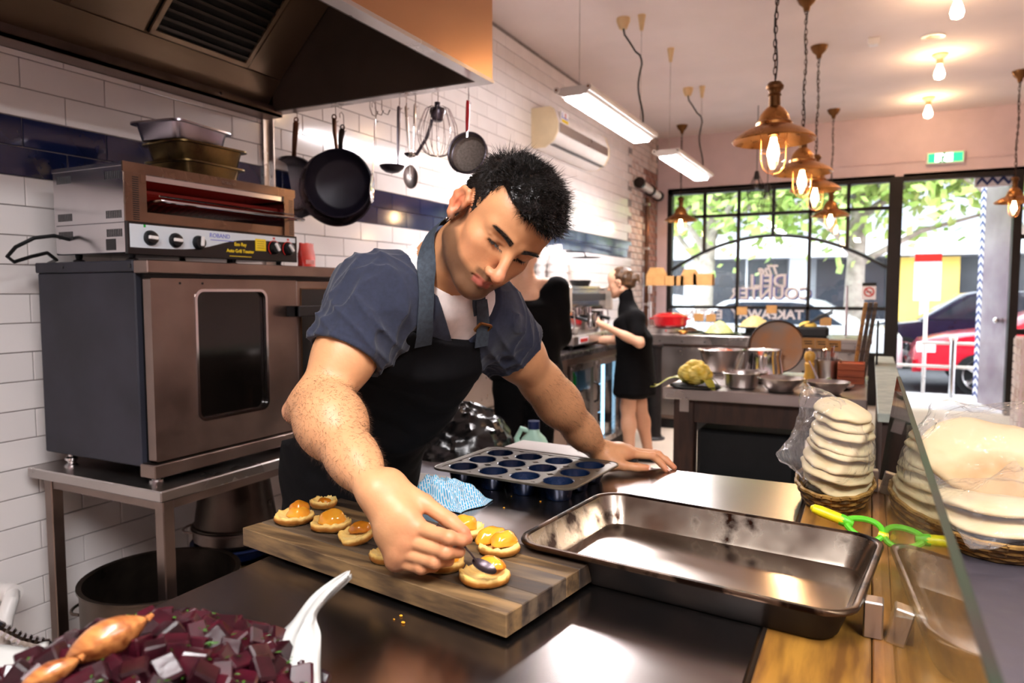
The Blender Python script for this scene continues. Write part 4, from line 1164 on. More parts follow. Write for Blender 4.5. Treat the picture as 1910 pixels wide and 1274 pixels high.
# ================================================================== muffin pan
mat('pan_coat', '#4a453f', 0.4, 0.5, col2='#5f5648', scale=9, rvar=0.1)
mat('cup_blue', '#0d1830', 0.22, 0.3, col2='#16294a', scale=6, rvar=0.08)
MZ = BZ + 0.041
mA, mB_, mC, mD = [onz(x, y, MZ) for x, y in ((826, 874), (1094, 921), (1131, 860), (900, 832))]
mc = (mA + mB_ + mC + mD) / 4
mx = ((mB_ - mA).normalized() + (mC - mD).normalized()).normalized()
ML, MW = ((mB_ - mA).length + (mC - mD).length) / 2, ((mD - mA).length + (mC - mB_).length) / 2
MM = frame((mc.x, mc.y, BZ), x=mx, z=(0, 0, 1))
mp = thing('muffin_pan', 'twelve cup dark muffin pan with blue black cups', 'muffin pan', (mc.x, mc.y, BZ))
pl = MB()
cw, chh = (ML - .03) / 4, (MW - .03) / 3
R_ = min(cw, chh) * 0.42
N_ = 24
for i in range(4):
    for j in range(3):
        x0 = -ML / 2 + .015 + cw * (i + .5); y0 = -MW / 2 + .015 + chh * (j + .5)
        outer, inner = [], []
        for k in range(N_):
            a = 2 * PI * (k + .5) / N_
            c, s = math.cos(a), math.sin(a)
            t = min(cw / 2 / max(abs(c), 1e-6), chh / 2 / max(abs(s), 1e-6))
            outer.append((x0 + c * t, y0 + s * t)); inner.append((x0 + c * R_, y0 + s * R_))
        pl.ring(outer, inner, .038, .041, MM)
pl.ring(rrect(ML, MW, .03, 5), rrect(ML - .03, MW - .03, .016, 5), .0375, .042, MM)
pl.build('plate', 'pan_coat', mp, 30)
MB().tube([MM @ Vector((x, y, .0405)) for x, y in rrect(ML + .002, MW + .002, .031, 6)], .0028, 6, closed=True).build('rolled_rim', 'pan_coat', mp)
for i in range(4):
    for j in range(3):
        x0 = -ML / 2 + .015 + cw * (i + .5); y0 = -MW / 2 + .015 + chh * (j + .5)
        MB().lathe([(R_ + .001, .0415), (R_ - .0015, .040), (R_ * .82, .006), (R_ * .76, .003), (0, .003), (0, .001), (R_ * .78, .001), (R_ * .84, .005), (R_ + .001, .037)], 28, MM @ Matrix.Translation((x0, y0, 0))).build('cup', 'cup_blue', mp, 50)
# white board behind it
w0 = [onz(x, y, BZ + .008) for x, y in ((905, 842), (957, 831), (1125, 860), (1080, 890))]
wc = sum(w0, Vector()) / 4
D = frame((wc.x + .0, wc.y + .02, BZ), x=mx, z=(0, 0, 1))
one('plastic_board', MB().box(-.17, .135, .05, .165, .0005, .0085, D, bev=.002), 'white_plastic', 'white plastic board lying behind the muffin pan', 'board')

# ================================================================== cloth
def cloth_mat(name):
    m = bpy.data.materials.new(name); MATS[name] = m
    m.use_nodes = True
    N, L = m.node_tree.nodes, m.node_tree.links
    p = N['Principled BSDF']
    at = N.new('ShaderNodeAttribute'); at.attribute_name = 'UVMap'
    mpn = N.new('ShaderNodeMapping'); mpn.inputs['Scale'].default_value = (15, 12, 1); mpn.inputs['Rotation'].default_value = (0, 0, .8)
    L.new(at.outputs['Vector'], mpn.inputs[0])
    br = N.new('ShaderNodeTexBrick'); br.inputs['Scale'].default_value = 1.0; br.inputs['Mortar Size'].default_value = .12
    br.inputs['Color1'].default_value = (*lin('#0f86b4'), 1); br.inputs['Color2'].default_value = (*lin('#2aa6cc'), 1); br.inputs['Mortar'].default_value = (*lin('#b9c6cc'), 1)
    br.inputs['Brick Width'].default_value = 1.1; br.inputs['Row Height'].default_value = .42; br.inputs['Mortar Smooth'].default_value = .2
    L.new(mpn.outputs[0], br.inputs['Vector']); L.new(br.outputs['Color'], p.inputs['Base Color'])
    p.inputs['Roughness'].default_value = .85
    return m
cloth_mat('wipe_blue')
c0 = onz(832, 936, BZ)
CMx = frame((c0.x, c0.y, BZ), x=mx, z=(0, 0, 1))
cl = MB()
NX, NY = 56, 44
uvs = []
for j in range(NY + 1):
    for i in range(NX + 1):
        u, v = i / NX, j / NY
        x, y = (u - .5) * .175, (v - .5) * .115
        p = Vector((u * 5, v * 4, 3.3))
        hgt = .004 + .030 * max(0, 1 - ((u - .42) / .5) ** 2) * max(0, 1 - ((v - .55) / .55) ** 2)
        rid = abs(mnoise.noise(p * .7)) * .03 + abs(mnoise.noise(p * 1.5)) * .014
        edge = min(1, min(u, 1 - u, v, 1 - v) * 5 + .1)
        z = .001 + (hgt + rid * edge * 1.1) * (.25 + .75 * edge)
        cl.v.append(tuple(CMx @ Vector((x + .014 * mnoise.noise(p * .6 + Vector((9, 0, 0))) + .01 * (v - .5), y + .014 * mnoise.noise(p * .6 + Vector((0, 9, 0))), z))))
        uvs.append((u, v))
for j in range(NY):
    for i in range(NX):
        a = j * (NX + 1) + i
        cl.f.append((a, a + 1, a + NX + 2, a + NX + 1))
co = one('cleaning_cloth', cl, 'wipe_blue', 'crumpled blue and white wipe cloth on the bench by the muffin pan', 'cloth', smooth=180)
uvl = co.data.uv_layers.new(name='UVMap')
for lp in co.data.loops:
    uvl.data[lp.index].uv = uvs[lp.vertex_index]
md = co.modifiers.new('thick', 'SOLIDIFY'); md.thickness = .0012

# ================================================================== pastries
mat('puff', '#e8c37c', 0.6, col2='#f1dca6', scale=30, bump=0.35, bscale=60, bdist=0.002, attr='Col')
mat('peach', '#dc8a17', 0.12, col2='#efb03c', scale=16, coat=0.6, sss=0.15, bump=0.05, bscale=25, bdist=0.002)
mat('peach_deep', '#b4620f', 0.14, col2='#d68a22', scale=16, coat=0.6, sss=0.1, bump=0.05, bscale=25, bdist=0.002)
def pastry(label, px, py, r, fruits, seed, tilt=(0, 0), hollow=.6, sy=0.92, rot=0.0):
    c = onz(px, py, KZ)
    t = thing('pastry', label, 'pastry', (c.x, c.y, KZ), 'filled pastries on the chopping board')
    T = Matrix.Translation((c.x, c.y, KZ + .0005)) @ Matrix.Rotation(rot, 4, 'Z') @ Matrix.Rotation(tilt[0], 4, 'X') @ Matrix.Rotation(tilt[1], 4, 'Y')
    prof = [(0, .0), (.8, 0.0), (.97, .12), (1.0, .3), (.97, .46), (.9, .52), (.78, .46), (.6, .34), (.3, .30), (0, .30)]
    nn = 44
    mb = MB(); vs = []; cols = []
    hh = .03
    for k, (rr, zz) in enumerate(prof):
        for j in range(nn):
            a = 2 * PI * j / nn
            d = mnoise.noise(Vector((math.cos(a) * 1.6, math.sin(a) * 1.6, seed * 3.1)))
            e = mnoise.noise(Vector((math.cos(a) * 5, math.sin(a) * 5, seed * 1.7 + k * .8)))
            R2 = r * rr * (1 + .22 * d * rr + .07 * e * rr)
            lift = (.006 * max(0, d) * rr) if zz > 0 else 0
            vs.append((R2 * math.cos(a), R2 * sy * math.sin(a), zz * hh * (1 + .35 * e) + lift))
            edge = 1 if 0.9 < rr else 0
            tone = np.array((.42, .2, .055)) if (rr > .93 and zz < .45) else (np.array((1, .84, .52)) if rr > .85 else np.array((1.0, .93, .72)))
            cols.append(tone * (1 + .2 * e))
    fs = []
    for k in range(len(prof) - 1):
        for j in range(nn):
            fs.append((k * nn + j, k * nn + (j + 1) % nn, (k + 1) * nn + (j + 1) % nn, (k + 1) * nn + j))
    mb.add(vs, fs, T)
    o = mb.build('pastry_base', 'puff', t, 80)
    ca = o.data.color_attributes.new('Col', 'FLOAT_COLOR', 'POINT')
    for i, cc in enumerate(cols): ca.data[i].color = (*np.clip(cc, 0, 1), 1)
    for (fx, fy, fz, ra, rb_, rc, fr, ft, m) in fruits:
        F = T @ Matrix.Translation((fx * r, fy * r, hh * .42 + fz)) @ Matrix.Rotation(fr, 4, 'Z') @ Matrix.Rotation(ft, 4, 'Y')
        fb = MB()
        def fn(u, v, ra=ra, rb_=rb_, rc=rc, s=seed + fx * 7):
            a = 2 * PI * u; th = PI * (v - .5) * .999
            x, y, z = math.cos(th) * math.cos(a), math.cos(th) * math.sin(a), math.sin(th)
            n_ = 1 + .16 * mnoise.noise(Vector((x * 1.6 + s, y * 1.6, z * 1.6))) + .04 * mnoise.noise(Vector((x * 5 + s, y * 5, z * 5)))
            return (x * ra * n_, y * rb_ * n_ , (z if z > 0 else z * .45) * rc * n_ + .10 * x * x * -rc)
        fb.surf(fn, 28, 14, F, closed_u=True)
        fb.build('fruit_half', m, t, 180)
    return t
P_, Q_ = 'peach', 'peach_deep'
pastry('leftmost filled pastry at the corner of the board', 549, 973, .038, [(.2, .1, .0, .024, .019, .017, .3, .1, P_), (.0, .35, .01, .02, .016, .014, .7, -.1, Q_)], 1)
pastry('browned pastry at the back of the board behind two others', 604, 946, .027, [(.0, .1, -.004, .016, .013, .010, .2, 0, Q_)], 2)
pastry('pastry with a big shiny peach half left of the hand', 616, 986, .038, [(.05, .1, .002, .027, .022, .021, .2, .05, P_)], 3)
pastry('half hidden pastry tilted beside the wrist', 668, 1008, .033, [(.1, .35, .004, .022, .014, .012, .4, .1, Q_)], 4, tilt=(.25, -.15))
pastry('pastry peeping out from under the hand', 722, 1046, .028, [(.2, .2, .0, .018, .014, .011, .0, .0, P_)], 5)
pastry('pastry under the fingers holding the spoon', 826, 1058, .037, [(.1, .25, .0, .024, .02, .014, .4, .0, P_)], 6)
pastry('rear pastry with a tall peach half beside the fingertips', 868, 1000, .034, [(-.1, .1, .006, .026, .017, .018, .9, .25, P_)], 7)
pastry('pastry topped with two upright peach halves near the tray', 930, 1030, .036, [(-.55, .25, .006, .029, .017, .018, .95, -.1, P_), (.25, .1, .006, .027, .019, .019, 1.2, .1, P_)], 8)
pastry('front pastry being filled with the spoon', 905, 1085, .039, [(.0, .55, .006, .024, .013, .013, .0, .0, Q_), (.18, .2, .013, .02, .0115, .011, -.1, .08, P_)], 9)

# ================================================================== spoon
mat('spoon_dark', '#5a5054', 0.36, 1.0, var=0.15, scale=20, rvar=0.08)
sp = [cp(815, 978, 1.052), cp(838, 995, 1.052), cp(862, 1014, 1.046), cp(878, 1032, 1.042), cp(888, 1046, 1.040)]
sn = thing('spoon', 'dark metal spoon held in the right hand over a pastry', 'spoon', tuple(sp[-1]))
MB().tube(sp, [.0062, .0052, .0034, .0030, .0034], 10, flat=.45).build('handle', 'spoon_dark', sn)
SB = frame(cp(903, 1056, 1.038), y=(sp[4] - sp[3]) * .5 + CR * .02 - Vector((0, 0, .006)), z=(CU * .9 - CA * .35))
MB().lathe([(0, -.0065), (.5, -.0055), (.85, -.002), (1.0, .0), (.97, .0008), (.82, -.001), (.45, -.0045), (0, -.0055)], 28, SB @ Matrix.Diagonal((.0125, .02, 1, 1))).build('bowl', 'spoon_dark', sn)

# crumbs on the steel
cr = MB()
for (x, y, r) in ((748, 1150, .003), (752, 1163, .0035), (735, 1156, .0018), (940, 948, .0028), (1008, 936, .0022), (954, 926, .0014), (1176, 935, .0024)):
    p = onz(x, y, BZ)
    cr.sphere((p.x, p.y, BZ + r * .45), (r, r * .7, r * .45), 7, 5)
o = cr.build('crumbs', 'peach', None, 30); tag(o, 'tiny pale pastry crumbs scattered on the steel bench', 'crumbs', kind='stuff')

# ================================================================== beetroot salad in the near left corner
mat('beet', '#22050d', 0.3, col2='#3c0916', scale=40, coat=0.15, sss=0.1, bump=0.1, bscale=60, bdist=0.001)
mat('beet_dark', '#170408', 0.3, col2='#2b0811', scale=40, coat=0.15, bump=0.3, bscale=90, bdist=0.002)
mat('herb', '#24480f', 0.5, col2='#3f6e1e', scale=60)
mat('shallot', '#7a3d1c', 0.3, col2='#bd7c44', scale=18, stretch=(1, 6, 6), coat=0.12)
mat('parchment', '#a8a7a3', 0.9, col2='#bab9b4', scale=6, spec=0.15, sss=0.0, bump=0.1, bscale=30, bdist=0.001)
mat('bowl_ceramic', '#e9e5df', 0.3, var=0.03)
bc = Vector((-0.642, 0.442, BZ + 0.001))
t = thing('salad_dish', 'shallow dark dish under the diced beetroot in the near corner', 'dish', tuple(bc))
MB().lathe([(0, 0), (.12, 0), (.125, .006), (.185, .045), (.19, .047), (.185, .049), (.12, .012), (0, .012)], 48, Matrix.Translation(bc)).build('bowl', 'steel_dark', t)
def mound(x, y):
    r = math.hypot(x / 1.0, y / 1.0) / .185
    return .045 + .085 * max(0, 1 - r ** 2.2)
hm = MB().surf(lambda u, v: (bc.x + .17 * v * math.cos(2 * PI * u), bc.y + .17 * v * math.sin(2 * PI * u), bc.z + mound(.17 * v * math.cos(2 * PI * u), .17 * v * math.sin(2 * PI * u)) - .016), 40, 12, closed_u=True)
o = hm.build('beetroot_heap', 'beet_dark', None, 60); tag(o, 'packed diced beetroot filling the dish beneath the loose cubes', 'beetroot', kind='stuff')
variants = []
for k in range(6):
    mb = MB().box(-1, 1, -1, 1, -1, 1, bev=.16)
    r_ = random.Random(k)
    sh = Matrix.Diagonal((r_.uniform(.75, 1.15), r_.uniform(.75, 1.1), r_.uniform(.7, 1.1), 1))
    vs = []
    for p in mb.v:
        q = sh @ Vector(p)
        q = q + Vector((q.y * r_.uniform(-.0, .25), q.z * .15, q.x * .12))
        vs.append(tuple(q * .0122))
    mb.v = vs
    me = mb.mesh('beetroot_cube', (0, 0, 0), 25); me.materials.append(MATS['beet' if k % 3 else 'beet_dark'])
    variants.append(me)
placed = []
rr = random.Random(11)
tries = 0
while len(placed) < 250 and tries < 6000:
    tries += 1
    a, q = rr.uniform(0, 2 * PI), math.sqrt(rr.uniform(0, 1)) * .178
    x, y = q * math.cos(a), q * math.sin(a)
    if project((bc.x + x, bc.y + y, bc.z + mound(x, y)))[1] > 1330: continue
    if any((x - p[0]) ** 2 + (y - p[1]) ** 2 < .0165 ** 2 for p in placed): continue
    placed.append((x, y))
    o = bpy.data.objects.new('beetroot_cube', rr.choice(variants)); COL.objects.link(o)
    o.location = (bc.x + x, bc.y + y, bc.z + mound(x, y) - .006 + rr.uniform(-.004, .007))
    o.rotation_euler = (rr.uniform(0, 3), rr.uniform(0, 3), rr.uniform(0, 3))
    tag(o, 'glossy dark red cube of beetroot in the heaped salad', 'beetroot', 'diced beetroot in the salad')
hb = MB()
for i in range(260):
    a, q = rr.uniform(0, 2 * PI), math.sqrt(rr.uniform(0, 1)) * .165
    x, y = q * math.cos(a), q * math.sin(a)
    T = Matrix.Translation((bc.x + x, bc.y + y, bc.z + mound(x, y) + .006 + rr.uniform(-.002, .006))) @ Matrix.Rotation(rr.uniform(0, 6), 4, 'Z') @ Matrix.Rotation(rr.uniform(-.9, .9), 4, 'X')
    l, w = rr.uniform(.002, .005), rr.uniform(.0006, .0016)
    hb.add([(-l, 0, 0), (0, -w, .0004), (l, 0, .0), (0, w, .0008), (0, 0, -.0005)], [(0, 1, 2, 3), (0, 4, 1), (1, 4, 2), (2, 4, 3), (3, 4, 0)], T)
o = hb.build('chopped_herbs', 'herb', None, 0); tag(o, 'chopped green herbs sprinkled over the beetroot', 'herbs', kind='stuff')
for lab, px, py, ln2, w2, rz in (('large roasted shallot half lying on the beetroot', 200, 1192, .038, .024, 1.05), ('second roasted shallot half at the very front of the beetroot', 92, 1258, .026, .014, 1.1)):
    p = onz(px, py, bc.z + .12)
    for _ in range(8): p = onz(px, py, bc.z + mound(p.x - bc.x, p.y - bc.y) + .016)
    T = Matrix.Translation(p) @ Matrix.Rotation(YAW + .45, 4, 'Z') @ Matrix.Rotation(-.35, 4, 'Y') @ Matrix.Rotation(-.5, 4, 'X')
    t = thing('roast_shallot', lab, 'shallot', tuple(p), 'roasted shallots on the beetroot')
    MB().surf(lambda u, v: ((v - .5) * 2 * ln2, w2 * math.sin(PI * v) ** .75 * math.cos(2 * PI * u) * (1 + .04 * math.sin(12 * PI * u)), .75 * w2 * math.sin(PI * v) ** .75 * math.sin(2 * PI * u)), 30, 20, T, closed_u=True).build('flesh', 'shallot', t, 60)
    MB().tube([T @ Vector((ln2 * .96, 0, 0)), T @ Vector((ln2 * 1.12, .002, .002))], [.004, .002], 7).build('root_tip', 'shallot', t)
# parchment lining: rises in a pointed fold on the right, shows again on the left
pa = MB()
def sheet(fn, nu, nv):
    pa.surf(fn, nu, nv)
p0, p1, p2 = cp(470, 1290, .74), cp(520, 1190, .84), cp(652, 1068, .86)
prow = [[cp(480, 1300, .76), cp(505, 1205, .82), cp(548, 1150, .86), cp(588, 1105, .875), cp(650, 1066, .885)],
        [cp(540, 1300, .73), cp(545, 1220, .775), cp(566, 1165, .81), cp(600, 1120, .84), cp(652, 1072, .88)],
        [cp(600, 1300, .74), cp(597, 1240, .77), cp(596, 1190, .80), cp(592, 1146, .835), cp(655, 1078, .885)]]
def prow_fn(u, v):
    k = v * 4; i = min(3, int(k)); f = k - i
    cs = []
    for r in prow:
        a, b, c, d = r[max(0, i - 1)], r[i], r[i + 1], r[min(4, i + 2)]
        cs.append(b + (c - a) * .5 * f + (a * 2 - b * 5 + c * 4 - d) * .5 * f * f + (b * 3 - c * 3 + d - a) * .5 * f ** 3)
    w = u * 2; j = min(1, int(w)); g_ = w - j
    p = cs[j].lerp(cs[j + 1], g_)
    return p + CA * (-.006 * math.sin(u * 9 + v * 3)) + CU * .002 * math.sin(u * 21 + v * 9)
sheet(prow_fn, 14, 26)
po = one('parchment_paper', pa, 'parchment', 'white parchment paper with a pointed corner standing up by the beetroot', 'paper', smooth=60)
md = po.modifiers.new('thick', 'SOLIDIFY'); md.thickness = .0008
pa = MB()
left = [[cp(-40, 1215, .83), cp(40, 1203, .86), cp(92, 1203, .88)], [cp(-40, 1290, .74), cp(20, 1290, .76), cp(70, 1262, .80)]]
def left_fn(u, v):
    w = u * 2; j = min(1, int(w)); g_ = w - j
    p = left[0][j].lerp(left[0][j + 1], g_).lerp(left[1][j].lerp(left[1][j + 1], g_), v)
    return p + CU * .004 * math.sin(u * 8 + v * 5)
sheet(left_fn, 12, 8)
po = one('parchment_paper', pa, 'parchment', 'flat white parchment paper edge left of the beetroot', 'paper', smooth=60)
md = po.modifiers.new('thick', 'SOLIDIFY'); md.thickness = .0008

# ================================================================== bread in baskets by the glass
mat('bread', '#d6bf92', 0.75, col2='#e2d0aa', scale=10, bump=0.2, bscale=40, bdist=0.001, sss=0.08)
mat('bread_toasted', '#dcc598', 0.75, col2='#b07a3c', scale=5, bump=0.25, bscale=35, bdist=0.001, lo=.45, hi=.72)
mat('wicker', '#7c5a2a', 0.6, col2='#b18845', scale=40, bump=0.2, bscale=60)
mat('wicker_dark', '#4a3418', 0.65, col2='#6d4f26', scale=40, bump=0.2, bscale=60)
thin_glass('bag_film', (1, 1, 1), 0.14, film=0.06, wrinkle=0.9, wscale=26, ior=1.3)
def basket(label, cx, cy, rx, ry, z0, hgt):
    t = thing('bread_basket', label, 'basket', (cx, cy, z0), 'bread baskets by the glass')
    nrow = 6
    for k in range(nrow):
        v = (k + .5) / nrow
        f = .74 + .26 * v
        pts = []
        nn = 56
        for j in range(nn):
            a = 2 * PI * j / nn
            wv = 1 + .018 * math.sin(a * 14 + (PI if k % 2 else 0))
            pts.append((cx + rx * f * wv * math.cos(a), cy + ry * f * wv * math.sin(a), z0 + hgt * v))
        MB().tube(pts, hgt / nrow * .62, 6, closed=True).build('woven_row', 'wicker' if k % 2 else 'wicker_dark', t)
    MB().lathe([(0, .003), (.74, .003), (.74, .0005), (0, .0005)], 40, Matrix.Translation((cx, cy, z0)) @ Matrix.Diagonal((rx, ry, 1, 1))).build('base', 'wicker_dark', t)
    for j in range(28):
        a = 2 * PI * j / 28
        MB().tube([(cx + rx * .76 * math.cos(a), cy + ry * .76 * math.sin(a), z0 + .002), (cx + rx * 1.02 * math.cos(a), cy + ry * 1.02 * math.sin(a), z0 + hgt)], .0022, 5).build('stake', 'wicker', t)
    return t
basket('long woven basket of folded flatbread pressed against the glass', -.062, 1.785, .083, .175, BZ, .05)
basket('woven basket under the bagged round bread beyond the glass', .225, 1.62, .12, .16, BZ - .003, .045)
def flatbread(label, c, rx, ry, th_, rot, m, sag=0.0, group='flatbreads in bags', seed=0):
    """soft round loaf, rounded edge, slightly wavy"""
    T = Matrix.Translation(c) @ rot
    def fn(u, v):
        a = 2 * PI * u; ph = 2 * PI * 0 + PI * (v - .5)
        e = .55
        r = abs(math.cos(ph)) ** e; z = math.copysign(abs(math.sin(ph)) ** .9, math.sin(ph))
        n_ = 1 + .07 * mnoise.noise(Vector((math.cos(a) * 2.5, math.sin(a) * 2.5, seed * 2.3)))
        x, y = rx * r * n_ * math.cos(a), ry * r * n_ * math.sin(a)
        w = .5 * th_ * mnoise.noise(Vector((x * 14, y * 14, seed)))
        return (x, y, z * th_ + w - sag * ((x / rx) ** 2 + (y / ry) ** 2))
    mb = MB().surf(fn, 44, 16, T, closed_u=True)
    return one('flatbread', mb, m, label, 'bread', group, 180, base=tuple(c))
names = ['lowest', 'second lowest', 'third', 'fourth', 'fifth', 'sixth', 'seventh', 'topmost']
for i in range(8):
    z = BZ + .066 + i * .0215
    flatbread(names[i] + ' pale flatbread of the folded pile leaning on the glass', (-.054 + .001 * i + random.uniform(-.004, .004), 1.785 + random.uniform(-.008, .008), z), .074 + .006 * min(i, 1) - .0025 * i, .15 + .014 * min(i, 1) - .007 * i, .0122,
              Matrix.Rotation(.16 + .05 * random.uniform(-1, 1), 4, 'Y') @ Matrix.Rotation(random.uniform(-.04, .04), 4, 'X'), 'bread', sag=.012, seed=i)
flatbread('large round toasted flatbread leaning towards the camera beyond the glass', (.232, 1.69, 1.045), .135, .115, .022, Matrix.Rotation(.12, 4, 'Y') @ Matrix.Rotation(.55, 4, 'X'), 'bread_toasted', seed=20)
flatbread('flat pale bread lying in the basket beyond the glass, lower one', (.225, 1.61, BZ + .055), .11, .14, .013, Matrix.Rotation(.02, 4, 'X'), 'bread', seed=21)
flatbread('flat pale bread lying in the basket beyond the glass, upper one', (.225, 1.62, BZ + .083), .105, .135, .013, Matrix.Rotation(-.03, 4, 'X'), 'bread', seed=22)

def film_bag(label, c, r, seed, peaks, name='plastic_bag'):
    """crumpled clear bag: a lumpy shell drawn out to loose corners"""
    c = Vector(c)
    t = thing(name, label, 'bag', tuple(c - Vector((0, 0, r[2]))), 'clear bags round the bread')
    def fn(u, v):
        a = 2 * PI * u; th = PI * (v - .5)
        d = Vector((math.cos(th) * math.cos(a), math.cos(th) * math.sin(a), math.sin(th)))
        n1 = mnoise.noise(d * 2.2 + Vector((seed, 0, 0))); n2 = 1 - abs(mnoise.noise(d * 4.5 + Vector((0, seed, 0)))) * 2
        s = 1 + .05 * n1 + .045 * n2
        p = Vector((d.x * r[0] * s, d.y * r[1] * s, d.z * r[2] * s))
        for (pk, amt, sharp) in peaks:
            q = Vector(pk).normalized()
            w = max(0, d.dot(q)) ** sharp
            p += q * amt * w * (1 + .25 * mnoise.noise(d * 9))
        return c + p
    MB().surf(fn, 90, 60, closed_u=True).build('film', 'bag_film', t, 28)
    return t
film_bag('crumpled clear plastic bag round the folded flatbread pile', (-.07, 1.785, 1.02), (.086, .185, .098), 1, [((-.9, -.6, -.05), .04, 26), ((-.55, .2, 1.0), .05, 14), ((.0, -.2, 1), .02, 10)])
film_bag('clear plastic bag round the large round toasted flatbread', (.238, 1.695, 1.045), (.155, .125, .1), 4, [((-.6, .5, .8), .035, 16), ((.4, .3, .9), .02, 12)])
film_bag('knotted clear plastic bag bunched over the basket at the far right', (.225, 1.59, BZ + .073), (.125, .15, .05), 8, [((.05, -.55, .9), .075, 22), ((.5, -.9, -.1), .05, 26), ((-.3, -.95, -.25), .05, 24)])

# yellow and green handled tool lying against the glass
mat('tool_yellow', '#ecd81a', 0.35, var=0.05)
mat('tool_green', '#5fc02a', 0.35, var=0.06)
a_, b_ = onz(1512, 946, BZ + .062), onz(1648, 1000, BZ + .03)
dd = (b_ - a_)
t = thing('kitchen_shears', 'yellow and green plastic handled shears lying between tray and glass', 'shears', tuple((a_ + b_) / 2))
up_ = Vector((0, 0, 1))
D = frame(a_, x=dd, y=up_.cross(dd).normalized() * .8 + up_ * .6)
L2 = dd.length
MB().tube([D @ Vector((u * L2, 0, 0)) for u in (0, .04, .15, .3, .45, .52)], [.004, .0095, .0115, .0115, .011, .009], 12, flat=.9).build('grip', 'tool_yellow', t)
lp = [(L2 * (.74 + .24 * math.cos(a)), .0215 * math.sin(a) * (1 + .25 * math.cos(a)), 0) for a in np.linspace(0, 2 * PI, 28, endpoint=False)]
MB().tube([D @ Vector(q) for q in lp], .0058, 9, closed=True).build('finger_loop', 'tool_green', t)
MB().tube([D @ Vector((u * L2, 0, -.001)) for u in (.42, .5, .6)], [.0115, .0112, .006], 10).build('shank', 'tool_green', t)
MB().tube([D @ Vector((u * L2, 0, 0)) for u in (.93, 1.0, 1.03)], [.006, .0075, .005], 10).build('tip', 'tool_yellow', t)
MB().box(L2 * .56, L2 * .74, -.0165, -.0155, -.004, .004, D).build('barcode_sticker', 'print_black', t, 0)

# ================================================================== smooth bodies: signed distance modelling + surface nets
def A3(p):
    return np.array([float(p[0]), float(p[1]), float(p[2])], dtype=np.float32)

class Body:
    """ordered list of primitives blended smoothly; op 'u' adds, 's' carves"""
    def __init__(self):
        self.pr = []

    def _push(self, f, op, k, c, r):
        self.pr.append((f, op, k, c, r)); return self

    def cap(self, a, b, ra, rb=None, k=0.02, op='u'):
        a, b = A3(a), A3(b); rb = ra if rb is None else rb
        ba = b - a; L2 = float(ba @ ba) + 1e-12
        def f(P):
            q = P - a
            t = np.clip((q @ ba) / L2, 0, 1)
            return np.linalg.norm(q - t[:, None] * ba, axis=1) - (ra + (rb - ra) * t)
        return self._push(f, op, k, (a + b) / 2, math.sqrt(L2) / 2 + max(ra, rb))

    def ell(self, c, r, R=None, k=0.02, op='u'):
        c = A3(c); r = np.array(r, dtype=np.float32)
        Rm = np.eye(3, dtype=np.float32) if R is None else np.array(R, dtype=np.float32)   # columns are the local axes
        def f(P):
            q = (P - c) @ Rm
            k0 = np.linalg.norm(q / r, axis=1); k1 = np.linalg.norm(q / (r * r), axis=1) + 1e-9
            return k0 * (k0 - 1) / k1
        return self._push(f, op, k, c, float(r.max()))

    def ecap(self, a, b, S, ra, rb, k=0.03, op='u', endr=0.06):
        """rounded tapering trunk with elliptical section: S is the sideways direction, ra/rb = (side, front) radii at both ends"""
        a, b = A3(a), A3(b); ab = b - a; L = float(np.linalg.norm(ab)); n = ab / L
        S = A3(S); S = S - n * float(S @ n); S = S / np.linalg.norm(S); D = np.cross(n, S)
        def f(P):
            q = P - a
            t = np.clip((q @ n) / L, 0, 1)
            w = (q @ n) - t * L
            x, y = q @ S, q @ D
            aa = ra[0] + (rb[0] - ra[0]) * t; bb = ra[1] + (rb[1] - ra[1]) * t
            k0 = np.sqrt((x / aa) ** 2 + (y / bb) ** 2 + (w / endr) ** 2)
            k1 = np.sqrt((x / aa ** 2) ** 2 + (y / bb ** 2) ** 2 + (w / endr ** 2) ** 2) + 1e-9
            return k0 * (k0 - 1) / k1
        return self._push(f, op, k, (a + b) / 2, L / 2 + max(ra[0], rb[0], ra[1], rb[1], endr))

    def fn(self, f, op='s', k=0.004, c=(0, 0, 0), r=1e3):
        return self._push(f, op, k, A3(c), r)

    def chain(self, pts, rs, k=0.01, op='u'):
        for i in range(len(pts) - 1):
            self.cap(pts[i], pts[i + 1], rs[i], rs[i + 1], k, op)
        return self

    def __call__(self, P, cc=None, cr=0.0):
        d = np.full(len(P), 1.0, dtype=np.float32)
        for f, op, k, c, r in self.pr:
            if cc is not None and np.linalg.norm(c - cc) - r > cr + k + 0.03:
                continue
            e = f(P).astype(np.float32)
            if op == 'u':
                h = np.maximum(k - np.abs(d - e), 0) / k
                d = np.minimum(d, e) - h * h * k * 0.25
            elif op == 's':
                h = np.maximum(k - np.abs(d + e), 0) / k
                d = np.maximum(d, -e) + h * h * k * 0.25
            else:                                            # displacement
                d = d + e
        return d

    def bounds(self, pad=0.02):
        us = [(c, r) for f, op, k, c, r in self.pr if op == 'u']
        lo = np.min([c - r for c, r in us], axis=0) - pad
        hi = np.max([c + r for c, r in us], axis=0) + pad
        return lo, hi

